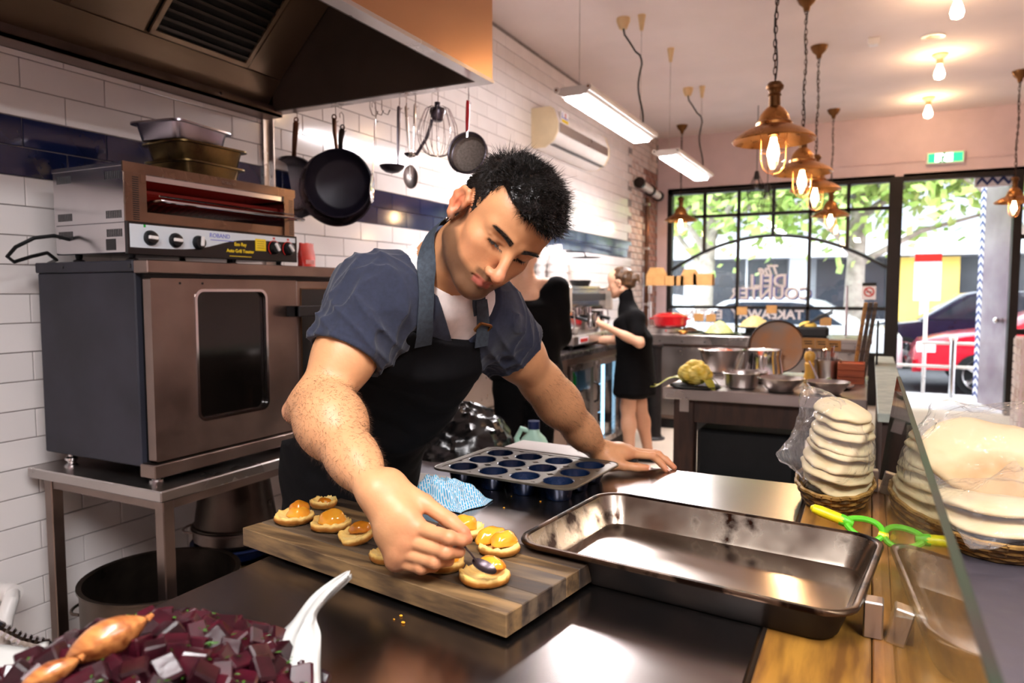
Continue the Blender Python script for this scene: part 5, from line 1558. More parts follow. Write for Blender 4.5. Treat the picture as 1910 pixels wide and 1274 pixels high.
def surface_nets(F, lo, hi, h, B=20):
    """polygonise F(P, centre, radius) inside the box with cell size h; only blocks near the surface are sampled"""
    lo = np.array(lo, dtype=np.float64); hi = np.array(hi, dtype=np.float64)
    nb = np.maximum(1, np.ceil((hi - lo) / (h * B)).astype(int))
    g = np.arange(B + 1)
    I, J, K = np.meshgrid(g, g, g, indexing='ij')
    base = np.stack([I, J, K], -1).reshape(-1, 3)
    corner = np.array([[i, j, k] for i in (0, 1) for j in (0, 1) for k in (0, 1)])
    edges = [(a, b) for a in range(8) for b in range(a + 1, 8) if np.abs(corner[a] - corner[b]).sum() == 1]
    S1, S2 = 1 << 21, 1 << 42
    bi = np.stack(np.meshgrid(*[np.arange(n) for n in nb], indexing='ij'), -1).reshape(-1, 3)
    cen = (lo + (bi + 0.5) * B * h).astype(np.float32)
    rad = B * h * 0.87
    dc = np.concatenate([F(cen[i:i + 20000], None, 0) for i in range(0, len(cen), 20000)])
    act = np.abs(dc) < rad * 1.35 + 0.012
    keys, pos, quads = [], [], []
    for b, c in zip(bi[act], cen[act]):
        P = (lo + (b * B + base) * h).astype(np.float32)
        V = F(P, c, rad)
        if V.min() > 0 or V.max() < 0: continue
        V = V.reshape(B + 1, B + 1, B + 1)
        s = V < 0
        cnt = np.zeros((B, B, B), dtype=np.int8)
        for o in corner:
            cnt += s[o[0]:o[0] + B, o[1]:o[1] + B, o[2]:o[2] + B]
        ci = np.argwhere((cnt > 0) & (cnt < 8))
        if len(ci):
            cv = np.stack([V[ci[:, 0] + o[0], ci[:, 1] + o[1], ci[:, 2] + o[2]] for o in corner], 1)
            acc = np.zeros((len(ci), 3)); n = np.zeros(len(ci))
            for a, e in edges:
                m = (cv[:, a] < 0) != (cv[:, e] < 0)
                t = np.where(m, cv[:, a] / np.where(m, cv[:, a] - cv[:, e], 1), 0)
                acc += np.where(m[:, None], corner[a] + t[:, None] * (corner[e] - corner[a]), 0); n += m
            gi = ci + b * B
            pos.append(lo + (gi + acc / n[:, None]) * h)
            gi = gi + 1
            keys.append(gi[:, 0] + gi[:, 1] * S1 + gi[:, 2] * S2)
        for ax in range(3):
            u, v = (ax + 1) % 3, (ax + 2) % 3
            s0 = s[:B, :B, :B]
            sl = [slice(0, B)] * 3; sl[ax] = slice(1, B + 1)
            s1 = s[tuple(sl)]
            ei = np.argwhere(s0 != s1)
            if not len(ei): continue
            flip = s0[ei[:, 0], ei[:, 1], ei[:, 2]]
            gi = ei + b * B + 1
            du = np.zeros(3, int); du[u] = 1
            dv = np.zeros(3, int); dv[v] = 1
            q = [gi, gi - du, gi - du - dv, gi - dv]
            q = np.stack([w[:, 0] + w[:, 1] * S1 + w[:, 2] * S2 for w in q], 1)
            q[~flip] = q[~flip][:, ::-1]
            quads.append(q)
    if not pos:
        return np.zeros((0, 3)), np.zeros((0, 4), int)
    keys = np.concatenate(keys); pos = np.concatenate(pos); quads = np.concatenate(quads)
    o = np.argsort(keys); keys = keys[o]; pos = pos[o]
    ix = np.clip(np.searchsorted(keys, quads), 0, len(keys) - 1)
    ok = (keys[ix] == quads).all(1)
    return pos, ix[ok]

def sdf_object(name, F, lo, hi, h, m, parent=None, color=None, relax=0):
    v, q = surface_nets(F, lo, hi, h)
    if relax:
        for _ in range(relax):
            acc = np.zeros_like(v); n = np.zeros(len(v))
            for a in range(4):
                i, j = q[:, a], q[:, (a + 1) % 4]
                np.add.at(acc, i, v[j]); np.add.at(n, i, 1)
                np.add.at(acc, j, v[i]); np.add.at(n, j, 1)
            v = v * 0.5 + 0.5 * acc / np.maximum(n, 1)[:, None]
    off = np.array(OFF.get(parent.name, (0, 0, 0))) if parent is not None else np.zeros(3)
    me = bpy.data.meshes.new(name)
    me.vertices.add(len(v)); me.vertices.foreach_set('co', (v - off).astype(np.float32).ravel())
    me.loops.add(len(q) * 4); me.loops.foreach_set('vertex_index', q.astype(np.int32).ravel())
    me.polygons.add(len(q)); me.polygons.foreach_set('loop_start', np.arange(0, len(q) * 4, 4, dtype=np.int32))
    me.polygons.foreach_set('use_smooth', np.ones(len(q), dtype=bool))
    me.update(calc_edges=True)
    me.validate()
    if color is not None:
        ca = me.color_attributes.new('Col', 'FLOAT_COLOR', 'POINT')
        c = np.ones((len(v), 4), dtype=np.float32); c[:, :3] = color(v.astype(np.float32))
        ca.data.foreach_set('color', c.ravel())
    o = bpy.data.objects.new(name, me); COL.objects.link(o)
    me.materials.append(MATS[m] if isinstance(m, str) else m)
    if parent is not None:
        o.parent = parent; OFF[o.name] = OFF.get(parent.name, (0, 0, 0))
    return o, v, q

def wob(P, seeds, amp, freq, dirs=None):
    """cheap smooth pseudo-noise"""
    r = np.random.RandomState(seeds)
    s = np.zeros(len(P), dtype=np.float32)
    for i in range(5):
        k = r.normal(0, 1, 3).astype(np.float32) * freq * (0.6 + 0.5 * i)
        s += np.sin(P @ k + r.uniform(0, 6.3)) / (1 + 0.6 * i)
    return s * amp * 0.5

def hit(F, px, py, z0=0.5, z1=3.0):
    """where the pixel ray meets the body (sphere tracing)"""
    d = ray(px, py); L = d.length; d = d / L
    t = z0
    for _ in range(90):
        p = CAM + d * t
        e = float(F(np.array([[p.x, p.y, p.z]], dtype=np.float32))[0])
        if e < 0.0005: break
        t += max(0.0006, e * 0.7)
        if t > z1: break
    return CAM + d * t

def grad(F, p, e=0.003):
    P = np.array([[p[0] + e, p[1], p[2]], [p[0] - e, p[1], p[2]], [p[0], p[1] + e, p[2]], [p[0], p[1] - e, p[2]], [p[0], p[1], p[2] + e], [p[0], p[1], p[2] - e]], dtype=np.float32)
    d = F(P)
    return Vector((d[0] - d[1], d[2] - d[3], d[4] - d[5])).normalized()

def settle(F, p, off=0.0, n=6):
    """move a point onto the level set F = off"""
    p = Vector(p)
    for _ in range(n):
        d = float(F(np.array([[p.x, p.y, p.z]], dtype=np.float32))[0]) - off
        p = p - grad(F, p) * d * 0.8
    return p

def ribbon(name, F, pts, width, off, m, parent, thick=0.002, sub=4, twist=None):
    """cloth strap lying on body F along the points"""
    path = []
    for i in range(len(pts) - 1):
        a, b = Vector(pts[i]), Vector(pts[i + 1])
        for u in np.linspace(0, 1, sub + 1)[:-1]:
            path.append(a.lerp(b, u))
    path.append(Vector(pts[-1]))
    path = [settle(F, p, off) for p in path]
    for _ in range(2):
        path = [path[0]] + [(path[i - 1] + path[i] * 2 + path[i + 1]) / 4 for i in range(1, len(path) - 1)] + [path[-1]]
    mb = MB(); rows = []
    for i, p in enumerate(path):
        t = (path[min(i + 1, len(path) - 1)] - path[max(i - 1, 0)]).normalized()
        n = grad(F, p, 0.012)
        n = (n - t * n.dot(t)).normalized()
        s = t.cross(n)
        w = width if not isinstance(width, (list, tuple)) else width[0] + (width[1] - width[0]) * i / (len(path) - 1)
        rows.append([p - s * w / 2, p + s * w / 2, p + s * w / 2 + n * thick, p - s * w / 2 + n * thick])
    vs = [q for r in rows for q in r]; fs = []
    for i in range(len(rows) - 1):
        for j in range(4):
            fs.append((i * 4 + j, i * 4 + (j + 1) % 4, i * 4 + 4 + (j + 1) % 4, i * 4 + 4 + j))
    fs += [(3, 2, 1, 0), tuple(len(vs) - 4 + j for j in range(4))]
    mb.add(vs, fs)
    return mb.build(name, m, parent, 50)

def strands(name, roots, dirs, lens, rad, m, parent, bend=None, seg=3):
    """tapering hair: one mesh"""
    roots = np.asarray(roots, float); dirs = np.asarray(dirs, float)
    n = len(roots)
    dirs = dirs / (np.linalg.norm(dirs, axis=1)[:, None] + 1e-9)
    ref = np.where(np.abs(dirs[:, 2:3]) < 0.9, np.array([[0, 0, 1.0]]), np.array([[1.0, 0, 0]]))
    u = np.cross(dirs, ref); u /= np.linalg.norm(u, axis=1)[:, None]
    w = np.cross(dirs, u)
    lens = np.asarray(lens)[:, None]
    bend = np.zeros_like(dirs) if bend is None else np.asarray(bend)
    vs = []
    for s in range(seg):
        t = s / seg
        c = roots + dirs * lens * t + bend * lens * t * t
        r = rad * (1 - t * 0.75)
        for k in range(3):
            a = 2 * PI * k / 3
            vs.append(c + (u * math.cos(a) + w * math.sin(a)) * r)
    vs.append(roots + dirs * lens + bend * lens)
    V = np.stack(vs, 1).reshape(-1, 3)
    per = seg * 3 + 1
    f = []
    for s in range(seg - 1):
        for k in range(3):
            f.append((s * 3 + k, s * 3 + (k + 1) % 3, s * 3 + 3 + (k + 1) % 3)); f.append((s * 3 + k, s * 3 + 3 + (k + 1) % 3, s * 3 + 3 + k))
    for k in range(3):
        f.append(((seg - 1) * 3 + k, (seg - 1) * 3 + (k + 1) % 3, per - 1))
    Fa = (np.arange(n)[:, None, None] * per + np.array(f)[None]).reshape(-1, 3)
    off = np.array(OFF.get(parent.name, (0, 0, 0)))
    me = bpy.data.meshes.new(name)
    me.vertices.add(len(V)); me.vertices.foreach_set('co', (V - off).astype(np.float32).ravel())
    me.loops.add(len(Fa) * 3); me.loops.foreach_set('vertex_index', Fa.astype(np.int32).ravel())
    me.polygons.add(len(Fa)); me.polygons.foreach_set('loop_start', np.arange(0, len(Fa) * 3, 3, dtype=np.int32))
    me.polygons.foreach_set('use_smooth', np.ones(len(Fa), dtype=bool))
    me.update(calc_edges=True)
    o = bpy.data.objects.new(name, me); COL.objects.link(o)
    me.materials.append(MATS[m]); o.parent = parent; OFF[o.name] = OFF.get(parent.name, (0, 0, 0))
    return o

# ================================================================== the chef
mat('skin', '#ffffff', 0.42, var=0.05, scale=90, bump=0.2, bscale=200, bdist=0.0015, sss=0.06, spec=0.4, attr='Col')
mat('hair_black', '#17120f', 0.27, var=0.3, scale=60, spec=0.5)
mat('hair_arm', '#3f2716', 0.5, var=0.2)
mat('tee_navy', '#1b2032', 0.9, var=0.16, scale=120, bump=0.2, bscale=420, bdist=0.0008, sheen=0.15)
mat('tee_white', '#efe3dd', 0.9, var=0.05, scale=60, bump=0.15, bscale=300, bdist=0.0008)
mat('apron_black', '#0b0a0c', 0.9, spec=0.15, var=0.15, scale=150, bump=0.2, bscale=500, bdist=0.0008)
mat('strap_grey', '#343c45', 0.85, var=0.2, scale=120, bump=0.2, bscale=400, bdist=0.0008)
mat('eye_white', '#d8cfc6', 0.2, var=0.05)

def cdir(a):
    return (CR * a[0] + CU * a[1] - CA * a[2]).normalized()
hl = cdir((.71, -.41, -.57)); hu = cdir((.677, .629, .387))
hf = hl.cross(hu).normalized(); hu = hf.cross(hl) * -1 if hf.cross(hl).dot(hu) < 0 else hf.cross(hl)
hu = hu.normalized()
HC = cp(920, 429, 1.33)
HR = np.array([[hl[i], hf[i], hu[i]] for i in range(3)], dtype=np.float32)
def H(x, y, z):
    return HC + hl * x + hf * y + hu * z
def toH(P):
    return (P - A3(HC)) @ HR

RS, RE, RW = cp(700, 556, 1.385), cp(594, 758, 1.28), cp(690, 902, 1.115)
LS, LE, LW = cp(905, 588, 1.58), cp(1012, 716, 1.75), cp(1113, 838, 1.905)
NB = cp(815, 508, 1.465)
PV = Vector((-1.17, 1.43, 0.97))
MS = (RS + LS) / 2
SD = (LS - RS).normalized()
chef = thing('person', 'dark haired man in navy t-shirt and black apron spooning filling onto pastries', 'person', (PV.x, PV.y, 0))

def head_prims(b, P=H, R=HR, s=1.0):
    ell = lambda c, r, k=0.02, op='u': b.ell(P(*c), r, R, k, op)
    cap = lambda a, c, ra, rb, k=0.015, op='u': b.cap(P(*a), P(*c), ra, rb, k, op)
    ell((0, -.008, .048), (.077, .1, .086), .03)
    ell((0, .03, .06), (.068, .068, .062), .03)                  # forehead
    ell((0, .034, -.018), (.058, .062, .082), .03)
    for sx in (-1, 1):
        cap((sx * .052, .0, -.05), (sx * .02, .078, -.082), .021, .017, .03)
        ell((sx * .046, .056, -.008), (.021, .026, .02), .022)   # cheekbone
        ell((sx * .034, .062, -.04), (.022, .022, .026), .02)    # cheek
        cap((sx * .047, .071, .036), (sx * .012, .092, .034), .0105, .010, .014)
    ell((0, .085, -.088), (.02, .016, .016), .018)               # chin
    ell((0, .075, -.052), (.03, .022, .024), .018)               # muzzle
    for sx in (-1, 1):
        ell((sx * .033, .102, .018), (.018, .017, .0125), .014, 's')
        ell((sx * .0325, .0765, .017), (.0135, .0135, .0125), .003)      # lidded eyeball
        cap((sx * .019, .089, .0115), (sx * .046, .0805, .0135), .0022, .002, .005)   # lower lid
        cap((sx * .019, .0905, .0225), (sx * .048, .081, .0225), .0032, .0028, .004)    # lid fold
    cap((0, .091, .03), (0, .121, -.018), .0082, .0105, .011)
    ell((0, .1235, -.0235), (.0115, .0125, .011), .008)
    for sx in (-1, 1):
        ell((sx * .013, .110, -.027), (.0075, .0115, .008), .006)
        ell((sx * .0068, .1155, -.0358), (.0036, .005, .004), .003, 's')
    cap((0, .1, -.034), (0, .0985, -.043), .0045, .0045, .008)
    for sx in (-1, 1):
        cap((0, .0985, -.0505), (sx * .0235, .0875, -.0545), .0052, .002, .006)
        cap((0, .098, -.0605), (sx * .021, .087, -.0575), .0062, .002, .006)
        cap((0, .107, -.0553), (sx * .024, .0925, -.0562), .0022, .0016, .0025, 's')
    for sx in (-1, 1):                                           # ears
        e = lambda y, z, o: P(sx * (.073 + o), y, z)
        b.chain([e(.002, .004, .006), e(.004, .02, .008), e(-.006, .031, .013), e(-.021, .027, .018), e(-.028, .01, .02), e(-.024, -.008, .017), e(-.013, -.022, .011), e(-.003, -.027, .007)],
                [.0035, .0045, .0048, .0048, .0045, .0042, .006, .0058], .005)
        b.ell(e(-.012, .003, .008), (.0045, .019, .026), R, .008)
        b.chain([e(-.016, .02, .015), e(-.02, .006, .0165), e(-.014, -.008, .014)], [.003, .0035, .003], .005)
        b.ell(e(-.006, -.003, .0135), (.0065, .0085, .0095), R, .005, 's')
        b.cap(e(.002, -.004, .006), e(.001, .0, .006), .004, .004, .004)
    return b

def arm_prims(b, S, E, W, k=0.03, elbow=None, bulk=1.0):
    S, E, W = Vector(S), Vector(E), Vector(W)
    b.cap(S, S.lerp(E, .55), .062 * bulk, .055 * bulk, k)
    b.cap(S.lerp(E, .4), E, .055 * bulk, .045 * bulk, k)
    b.cap(E, E.lerp(W, .3), .045 * bulk, .05 * bulk, k)
    b.cap(E.lerp(W, .25), E.lerp(W, .75), .05 * bulk, .036 * bulk, k)
    b.cap(E.lerp(W, .7), W, .038 * bulk, .0285 * bulk, k)
    if elbow is not None:
        b.cap(E, elbow, .03, .017, .03)
    return b

body = Body()
# trunk under the clothes
def trunk(b, g=0.0):
    b.ecap(PV, PV.lerp(MS, .45), (0.05, 1, 0), (.16 + g, .115 + g), (.155 + g, .112 + g), .05)
    b.ecap(PV.lerp(MS, .42), PV.lerp(MS, .86), SD, (.155 + g, .11 + g), (.165 + g, .12 + g), .05)
    b.cap(RS.lerp(MS, .3), LS.lerp(MS, .3), .08 + g, None, .05)
    for S in (RS, LS):
        b.cap(NB.lerp(MS, .15), S.lerp(MS, .25), .04 + g, .05 + g, .05)
        b.ell(S, (.062 + g,) * 3, None, .05)
    return b
trunk(body)
body.cap(NB, H(0, -.028, -.045), .062, .057, .04)
body.cap(NB, H(0, .02, -.06), .05, .04, .035)
head_prims(body)
# right arm and hand
arm_prims(body, RS, RE, RW, elbow=cp(545, 768, 1.295))
body.ell(RE.lerp(RW, .28) + CU * .012, (.05, .05, .05), None, .04)
RT = [cp(728, 905, 1.115), cp(792, 938, 1.10), cp(840, 972, 1.075), cp(866, 994, 1.055)]           # thumb
RI = [cp(776, 982, 1.07), cp(838, 1003, 1.032), cp(862, 1008, 1.04), cp(872, 1006, 1.05)]          # index
RM = [cp(762, 1008, 1.07), cp(832, 1030, 1.035), cp(856, 1029, 1.05), cp(858, 1022, 1.065)]
RR = [cp(748, 1030, 1.075), cp(812, 1048, 1.045), cp(836, 1045, 1.06), cp(836, 1036, 1.075)]
RP = [cp(738, 1046, 1.085), cp(786, 1058, 1.06), cp(808, 1056, 1.072), cp(812, 1048, 1.085)]
def hand(b, W, T, fingers, k=0.012, pal=.015):
    for f in fingers:
        b.cap(W, f[0], .021, pal, .022)
        b.chain(f, [.0120, .0100, .0090, .0080], .003)
        b.ell(f[0], (.0135,) * 3, None, .008)
        b.ell(f[1], (.0108,) * 3, None, .004)
        b.cap(W.lerp(f[0], .25), f[0], .0195, .0150, .004)
    for i in range(3):
        m = W.lerp(fingers[i][0], .6); n = W.lerp(fingers[i + 1][0], .6)
        b.cap(m, n, .016, .016, .02)
    b.cap(W, T[0], .021, .019, .02)
    b.cap(T[0], T[1], .019, .0135, .014)
    b.chain(T[1:], [.0128, .0115, .0095], .005)
    b.cap(T[0], fingers[0][0].lerp(W, .35), .014, .013, .025)
hand(body, RW.lerp(cp(735, 950, 1.09), .4), RT, (RI, RM, RR, RP))
# left arm and hand on the bench
arm_prims(body, LS, LE, LW, elbow=cp(1022, 700, 1.79), bulk=1.06)
LT = [cp(1140, 862, 1.885), cp(1163, 869, 1.872), cp(1188, 872, 1.872), cp(1206, 873, 1.872)]
LI = [cp(1172, 847, 1.905), cp(1218, 851, 1.915), cp(1234, 866, 1.91), cp(1243, 877, 1.898)]
LM = [cp(1174, 843, 1.93), cp(1228, 848, 1.95), cp(1246, 862, 1.94), cp(1257, 872, 1.925)]
LR = [cp(1172, 841, 1.955), cp(1222, 846, 1.98), cp(1242, 857, 1.97), cp(1252, 867, 1.955)]
LP = [cp(1166, 841, 1.975), cp(1206, 847, 2.005), cp(1222, 856, 2.0), cp(1232, 864, 1.985)]
hand(body, LW.lerp(cp(1130, 846, 1.91), .8), LT, (LI, LM, LR, LP))
for nm, tip, prev in (('t', LT[3], LT[2]),):
    pass
ZBEN = 0.90
body.fn(lambda P: P[:, 2] - (ZBEN + 0.0015), 'x', .001) if False else None

def skin_color(P):
    q = toH(P)
    x, y, z = np.abs(q[:, 0]), q[:, 1], q[:, 2]
    base = np.array(lin('#cd9468'), dtype=np.float32)
    c = np.tile(base, (len(P), 1))
    def blend(mask, col):
        m = np.clip(mask, 0, 1)[:, None]
        c[:] = c * (1 - m) + np.array(lin(col), dtype=np.float32) * m
    def g(cx, cy, cz, r):
        return np.exp(-(((x - cx) ** 2 + (y - cy) ** 2 + (z - cz) ** 2) / r ** 2))
    near = (q ** 2).sum(1) < .19 ** 2
    blend(near * 0.45, '#b37a52')
    blend(near * g(.04, .06, -.02, .028) * .45, '#c9785a')
    blend(near * g(0, .12, -.02, .02) * .6, '#c9705a')
    blend(near * g(.085, -.012, .0, .03) * .55, '#d86a50')
    sm = lambda t: np.clip(t, 0, 1)
    # stubble: below a line from the ear to the mouth, plus moustache and chin
    line = -.018 - .026 * sm((y - .0) / .09)
    st = sm((line - z) / .014) * sm((z + .125) / .03) * sm((y + .012) / .014)
    side = sm((.014 - np.abs(y - .006)) / .008) * sm((.012 - z) / .01) * sm((z + .06) / .01) * sm((x - .05) / .01)
    mo = sm((.03 - x) / .008) * sm((z + .051) / .004) * sm((-.035 - z) / .004) * sm((y - .07) / .01)
    st = np.maximum(np.maximum(st, side), mo * .9)
    blend(near * st * .82, '#453123')
    lips = sm((.022 - x) / .004) * sm((z + .0665) / .003) * sm((-.0475 - z) / .003) * sm((y - .084) / .006)
    blend(near * lips * .85, '#a9584c')
    br = np.abs(z - (.0355 + .0025 * np.cos((x - .034) * 60) + (x - .03) * .08))
    brow = sm((.0062 - .0024 * sm((x - .03) / .03) - br) / .0022) * sm((x - .010) / .004) * sm((.056 - x) / .006) * sm((y - .05) / .01)
    blend(near * brow * .93, '#1a110c')
    lash = sm((.0030 - np.abs(z - (.0125 + .0012 * np.cos((x - .033) * 90)))) / .001) * sm((x - .02) / .003) * sm((.047 - x) / .003) * sm((y - .06) / .01)
    blend(near * lash * .95, '#120b08')
    lidm = g(.033, .088, .02, .014)
    blend(near * lidm * .35 * (1 - lash), '#8a5a40')
    scalp = sm((z - .075) / .02) * sm((.05 - y) / .02)
    blend(near * scalp * .8, '#2a1c15')
    # warm fingers and knuckles
    for f in (RT, RI, RM, RR, RP, LT, LI, LM, LR, LP):
        for i, r_, s_ in ((0, .017, .6), (1, .013, .5), (2, .012, .5), (3, .013, .7)):
            dd = ((P - A3(f[i])) ** 2).sum(1)
            blend(np.exp(-dd / r_ ** 2) * s_, '#b5573f')
    el = ((P - A3(cp(540, 768, 1.29))) ** 2).sum(1)
    blend(np.exp(-el / .03 ** 2) * .4, '#c9826a')
    return c

lo, hi = body.bounds()
lo[2] = max(lo[2], 0.86)
skin_o, sv, sq = sdf_object('body', body, lo, hi, 0.0026, 'skin', chef, skin_color)

# thumb nail and earring
def nail(tip, prev, up, w=.0065):
    d = (tip - prev).normalized()
    D = frame(tip + d * .001 + up * .0075, y=d, z=up)
    MB().surf(lambda u, v: ((u - .5) * 2 * w, (v - .4) * .014, -.9 * (u - .5) ** 2 * .008), 6, 4, D).build('nail', 'nail_pink', skin_o)
mat('nail_pink', '#e5b3a2', 0.25, var=0.05)
nail(LT[3], LT[2], (CU * .55 - CA * .85).normalized())
nail(LI[3], LI[2], (CU * .7 + CR * .5 - CA * .3).normalized(), .0055)
er = H(-.0815, -.004, -.031)
MB().tube([er + hf * .0065 * math.cos(a) + hu * .0065 * math.sin(a) - hl * .002 for a in np.linspace(0, 2 * PI, 18, endpoint=False)], .0012, 6, closed=True).build('earring', 'chrome', chef)

# ---------------------------------------------------------------- hair
def hairline(q):
    """positive where hair grows (head coordinates)"""
    x, y, z = np.abs(q[:, 0]), q[:, 1], q[:, 2]
    front = z - (.098 - .010 * np.clip(1 - x / .03, 0, 1) * 0 - .35 * np.clip(x - .03, 0, .05) + .6 * np.clip(.055 - y, -.2, .2) * -1.0 * (y < .055))
    yb = .055                                                            # ahead of this the forehead line counts
    temple = (.036 - .45 * np.clip(z - .0, -.02, .1) * -1) - y           # hair behind a slanting line at the side
    fr = np.where(y > .035, z - (.082 + .25 * np.clip(x - .03, 0, .04)), 1.0)
    sd_ = np.where(z < .085, (.018 + .42 * np.clip(z, -.03, .09)) - y, 1.0)
    ear = np.where(y > -.03, z - (.0 if True else 0) + np.where(y > .004, .02, -.028 + .0), 1.0)
    back = z + .062 + .35 * np.clip(y + .08, 0, .08) * -1.0
    earhole = np.sqrt((y + .012) ** 2 + ((z - .003) * .8) ** 2) - .031
    earhole = np.where(x > .055, earhole, 1.0)
    return np.minimum(np.minimum(np.minimum(np.minimum(fr, sd_), np.where(y > -.03, ear, back)), earhole), 1.0)
hair = Body()
hair.ell(H(0, -.010, .052), (.0835, .1055, .094), HR, .02)
hair.ell(H(0, .03, .083), (.066, .072, .06), HR, .02)
hair.ell(H(.003, .058, .102), (.048, .044, .034), HR, .02)
hair.ell(H(0, -.05, .0), (.066, .052, .066), HR, .02)
HB = Body()
def hair_f(P, c=None, r=0):
    d = hair(P)
    q = toH(P)
    d = d + wob(P, 3, .004, 120) * (q[:, 2] > .03)
    return np.maximum(d, -hairline(q) * .9)
lo_, hi_ = hair.bounds()
hair_o, hv, hq = sdf_object('hair', hair_f, lo_, hi_, 0.004, 'hair_black', chef)
q = toH(hv.astype(np.float32))
ok = hairline(q) > .002
hv2, q2 = hv[ok], q[ok]
rs = np.random.RandomState(5)
idx = rs.choice(len(hv2), 15000)
r0 = hv2[idx] + rs.normal(0, .0012, (len(idx), 3)); qq = q2[idx]
nrm = np.stack([qq[:, 0] / .0835 ** 2, (qq[:, 1] + .01) / .1055 ** 2, (qq[:, 2] - .052) / .094 ** 2], 1); nrm /= np.linalg.norm(nrm, axis=1)[:, None]
top = np.clip((qq[:, 2] - .05) / .06, 0, 1)
swirl = np.stack([.7 * np.sin(qq[:, 1] * 60 + qq[:, 0] * 35) , .8 + .5 * np.cos(qq[:, 0] * 70), .1 * np.ones(len(qq))], 1)
down = np.stack([np.zeros(len(qq)), -.5 * np.ones(len(qq)), -1.0 * np.ones(len(qq))], 1)
dl = nrm * (.22 + .16 * top)[:, None] + swirl * (top * .9)[:, None] + down * ((1 - top) * .8)[:, None] + rs.normal(0, .22, (len(qq), 3))
dw = dl @ HR.T.astype(float)
ln_ = (.006 + .014 * top) * rs.uniform(.6, 1.25, len(qq))
strands('hair_strands', r0, dw, ln_, .0006, 'hair_black', hair_o, bend=rs.normal(0, .25, (len(qq), 3)) + (nrm * .25) @ HR.T)
# brow and lash hairs
for sx in (-1, 1):
    rb, db, lb = [], [], []
    for i in range(170):
        u = rs.uniform(0, 1)
        x = .011 + .044 * u
        p = settle(body, H(sx * x, .1 - .35 * max(0, x - .015), .0355 + (x - .03) * .08 + .0025 * math.cos((x - .034) * 60) + rs.uniform(-.0045, .0045) * (1 - .5 * u)), .0, 4)
        rb.append(tuple(p)); db.append(tuple(hl * sx * .9 + hu * (.5 - .6 * u) + hf * .25)); lb.append(rs.uniform(.005, .008))
    strands('eyebrow', rb, db, lb, .0005, 'hair_black', chef)
    rb, db, lb = [], [], []
    for i in range(45):
        u = rs.uniform(0, 1)
        x = .02 + .027 * u
        p = settle(body, H(sx * x, .1, .0125 + .0012 * math.cos((x - .033) * 90)), .0, 4)
        rb.append(tuple(p)); db.append(tuple(hf * .9 - hu * .5 + hl * sx * (u - .4) * .8)); lb.append(rs.uniform(.005, .007))
    strands('eyelashes', rb, db, lb, .0005, 'hair_black', chef)
# fine hair on the forearms
ra_, da_, la_ = [], [], []
for (E, W, cnt) in ((RE, RW, 3200), (LE, LW, 1800)):
    ax = (W - E).normalized()
    L = (W - E).length
    t = ((sv - np.array(E)) @ np.array(ax)) / L
    dd = np.linalg.norm(sv - np.array(E) - (t * L)[:, None] * np.array(ax), axis=1)
    m = np.where((t > -.1) & (t < 1.0) & (dd < .075))[0]
    pick = m[rs.randint(0, len(m), cnt)]
    ctr = np.array(E) + (t[pick] * L)[:, None] * np.array(ax)
    n = sv[pick] - ctr; n /= np.linalg.norm(n, axis=1)[:, None]
    ra_.append(sv[pick]); da_.append(n * .35 + np.array(ax) * .8 + rs.normal(0, .3, (cnt, 3))); la_.append(rs.uniform(.006, .014, cnt))
strands('arm_hair', np.concatenate(ra_), np.concatenate(da_), np.concatenate(la_), .00019, 'hair_arm', chef, seg=2)

# ---------------------------------------------------------------- clothes
# chest frame: cx to his left, cu up the chest, cf out of the chest
cu_ = (MS - PV.lerp(MS, .4)).normalized(); cx_ = (SD - cu_ * SD.dot(cu_)).normalized(); cf_ = cx_.cross(cu_).normalized()
CH = np.array([[cx_[i], cf_[i], cu_[i]] for i in range(3)], dtype=np.float32)
def toC(P):
    return (P - A3(MS)) @ CH
neck_a, neck_b = A3(NB - (H(0, -.028, -.045) - NB) * .6), A3(H(0, -.02, -.05))
def neck_cyl(P):
    ba = neck_b - neck_a
    t = np.clip(((P - neck_a) @ ba) / float(ba @ ba), 0, 1)
    return np.linalg.norm(P - neck_a - t[:, None] * ba, axis=1)
throat = hit(body, 842, 552)
vtip = hit(body, 850, 652)
qt, qv = toC(np.array([A3(throat)]))[0], toC(np.array([A3(vtip)]))[0]

under = Body(); trunk(under, .004)
under.cap(NB.lerp(MS, .2), NB, .072, .066, .05)
def under_f(P, c=None, r=0):
    d = under(P, c, r) + wob(P, 21, .0018, 60)
    q = toC(P)
    d = np.maximum(d, .0665 - neck_cyl(P))
    v = np.maximum(np.abs(q[:, 0] - qt[0]) - .62 * (q[:, 2] - qt[2]) , -(q[:, 1] - .0))       # little V at the throat
    d = np.maximum(d, -np.maximum(v, qt[2] - q[:, 2]))
    d = np.maximum(d, qv[2] - .06 - q[:, 2])
    return d
lo, hi = under.bounds()
sdf_object('undershirt', under_f, lo, hi, .004, 'tee_white', chef)

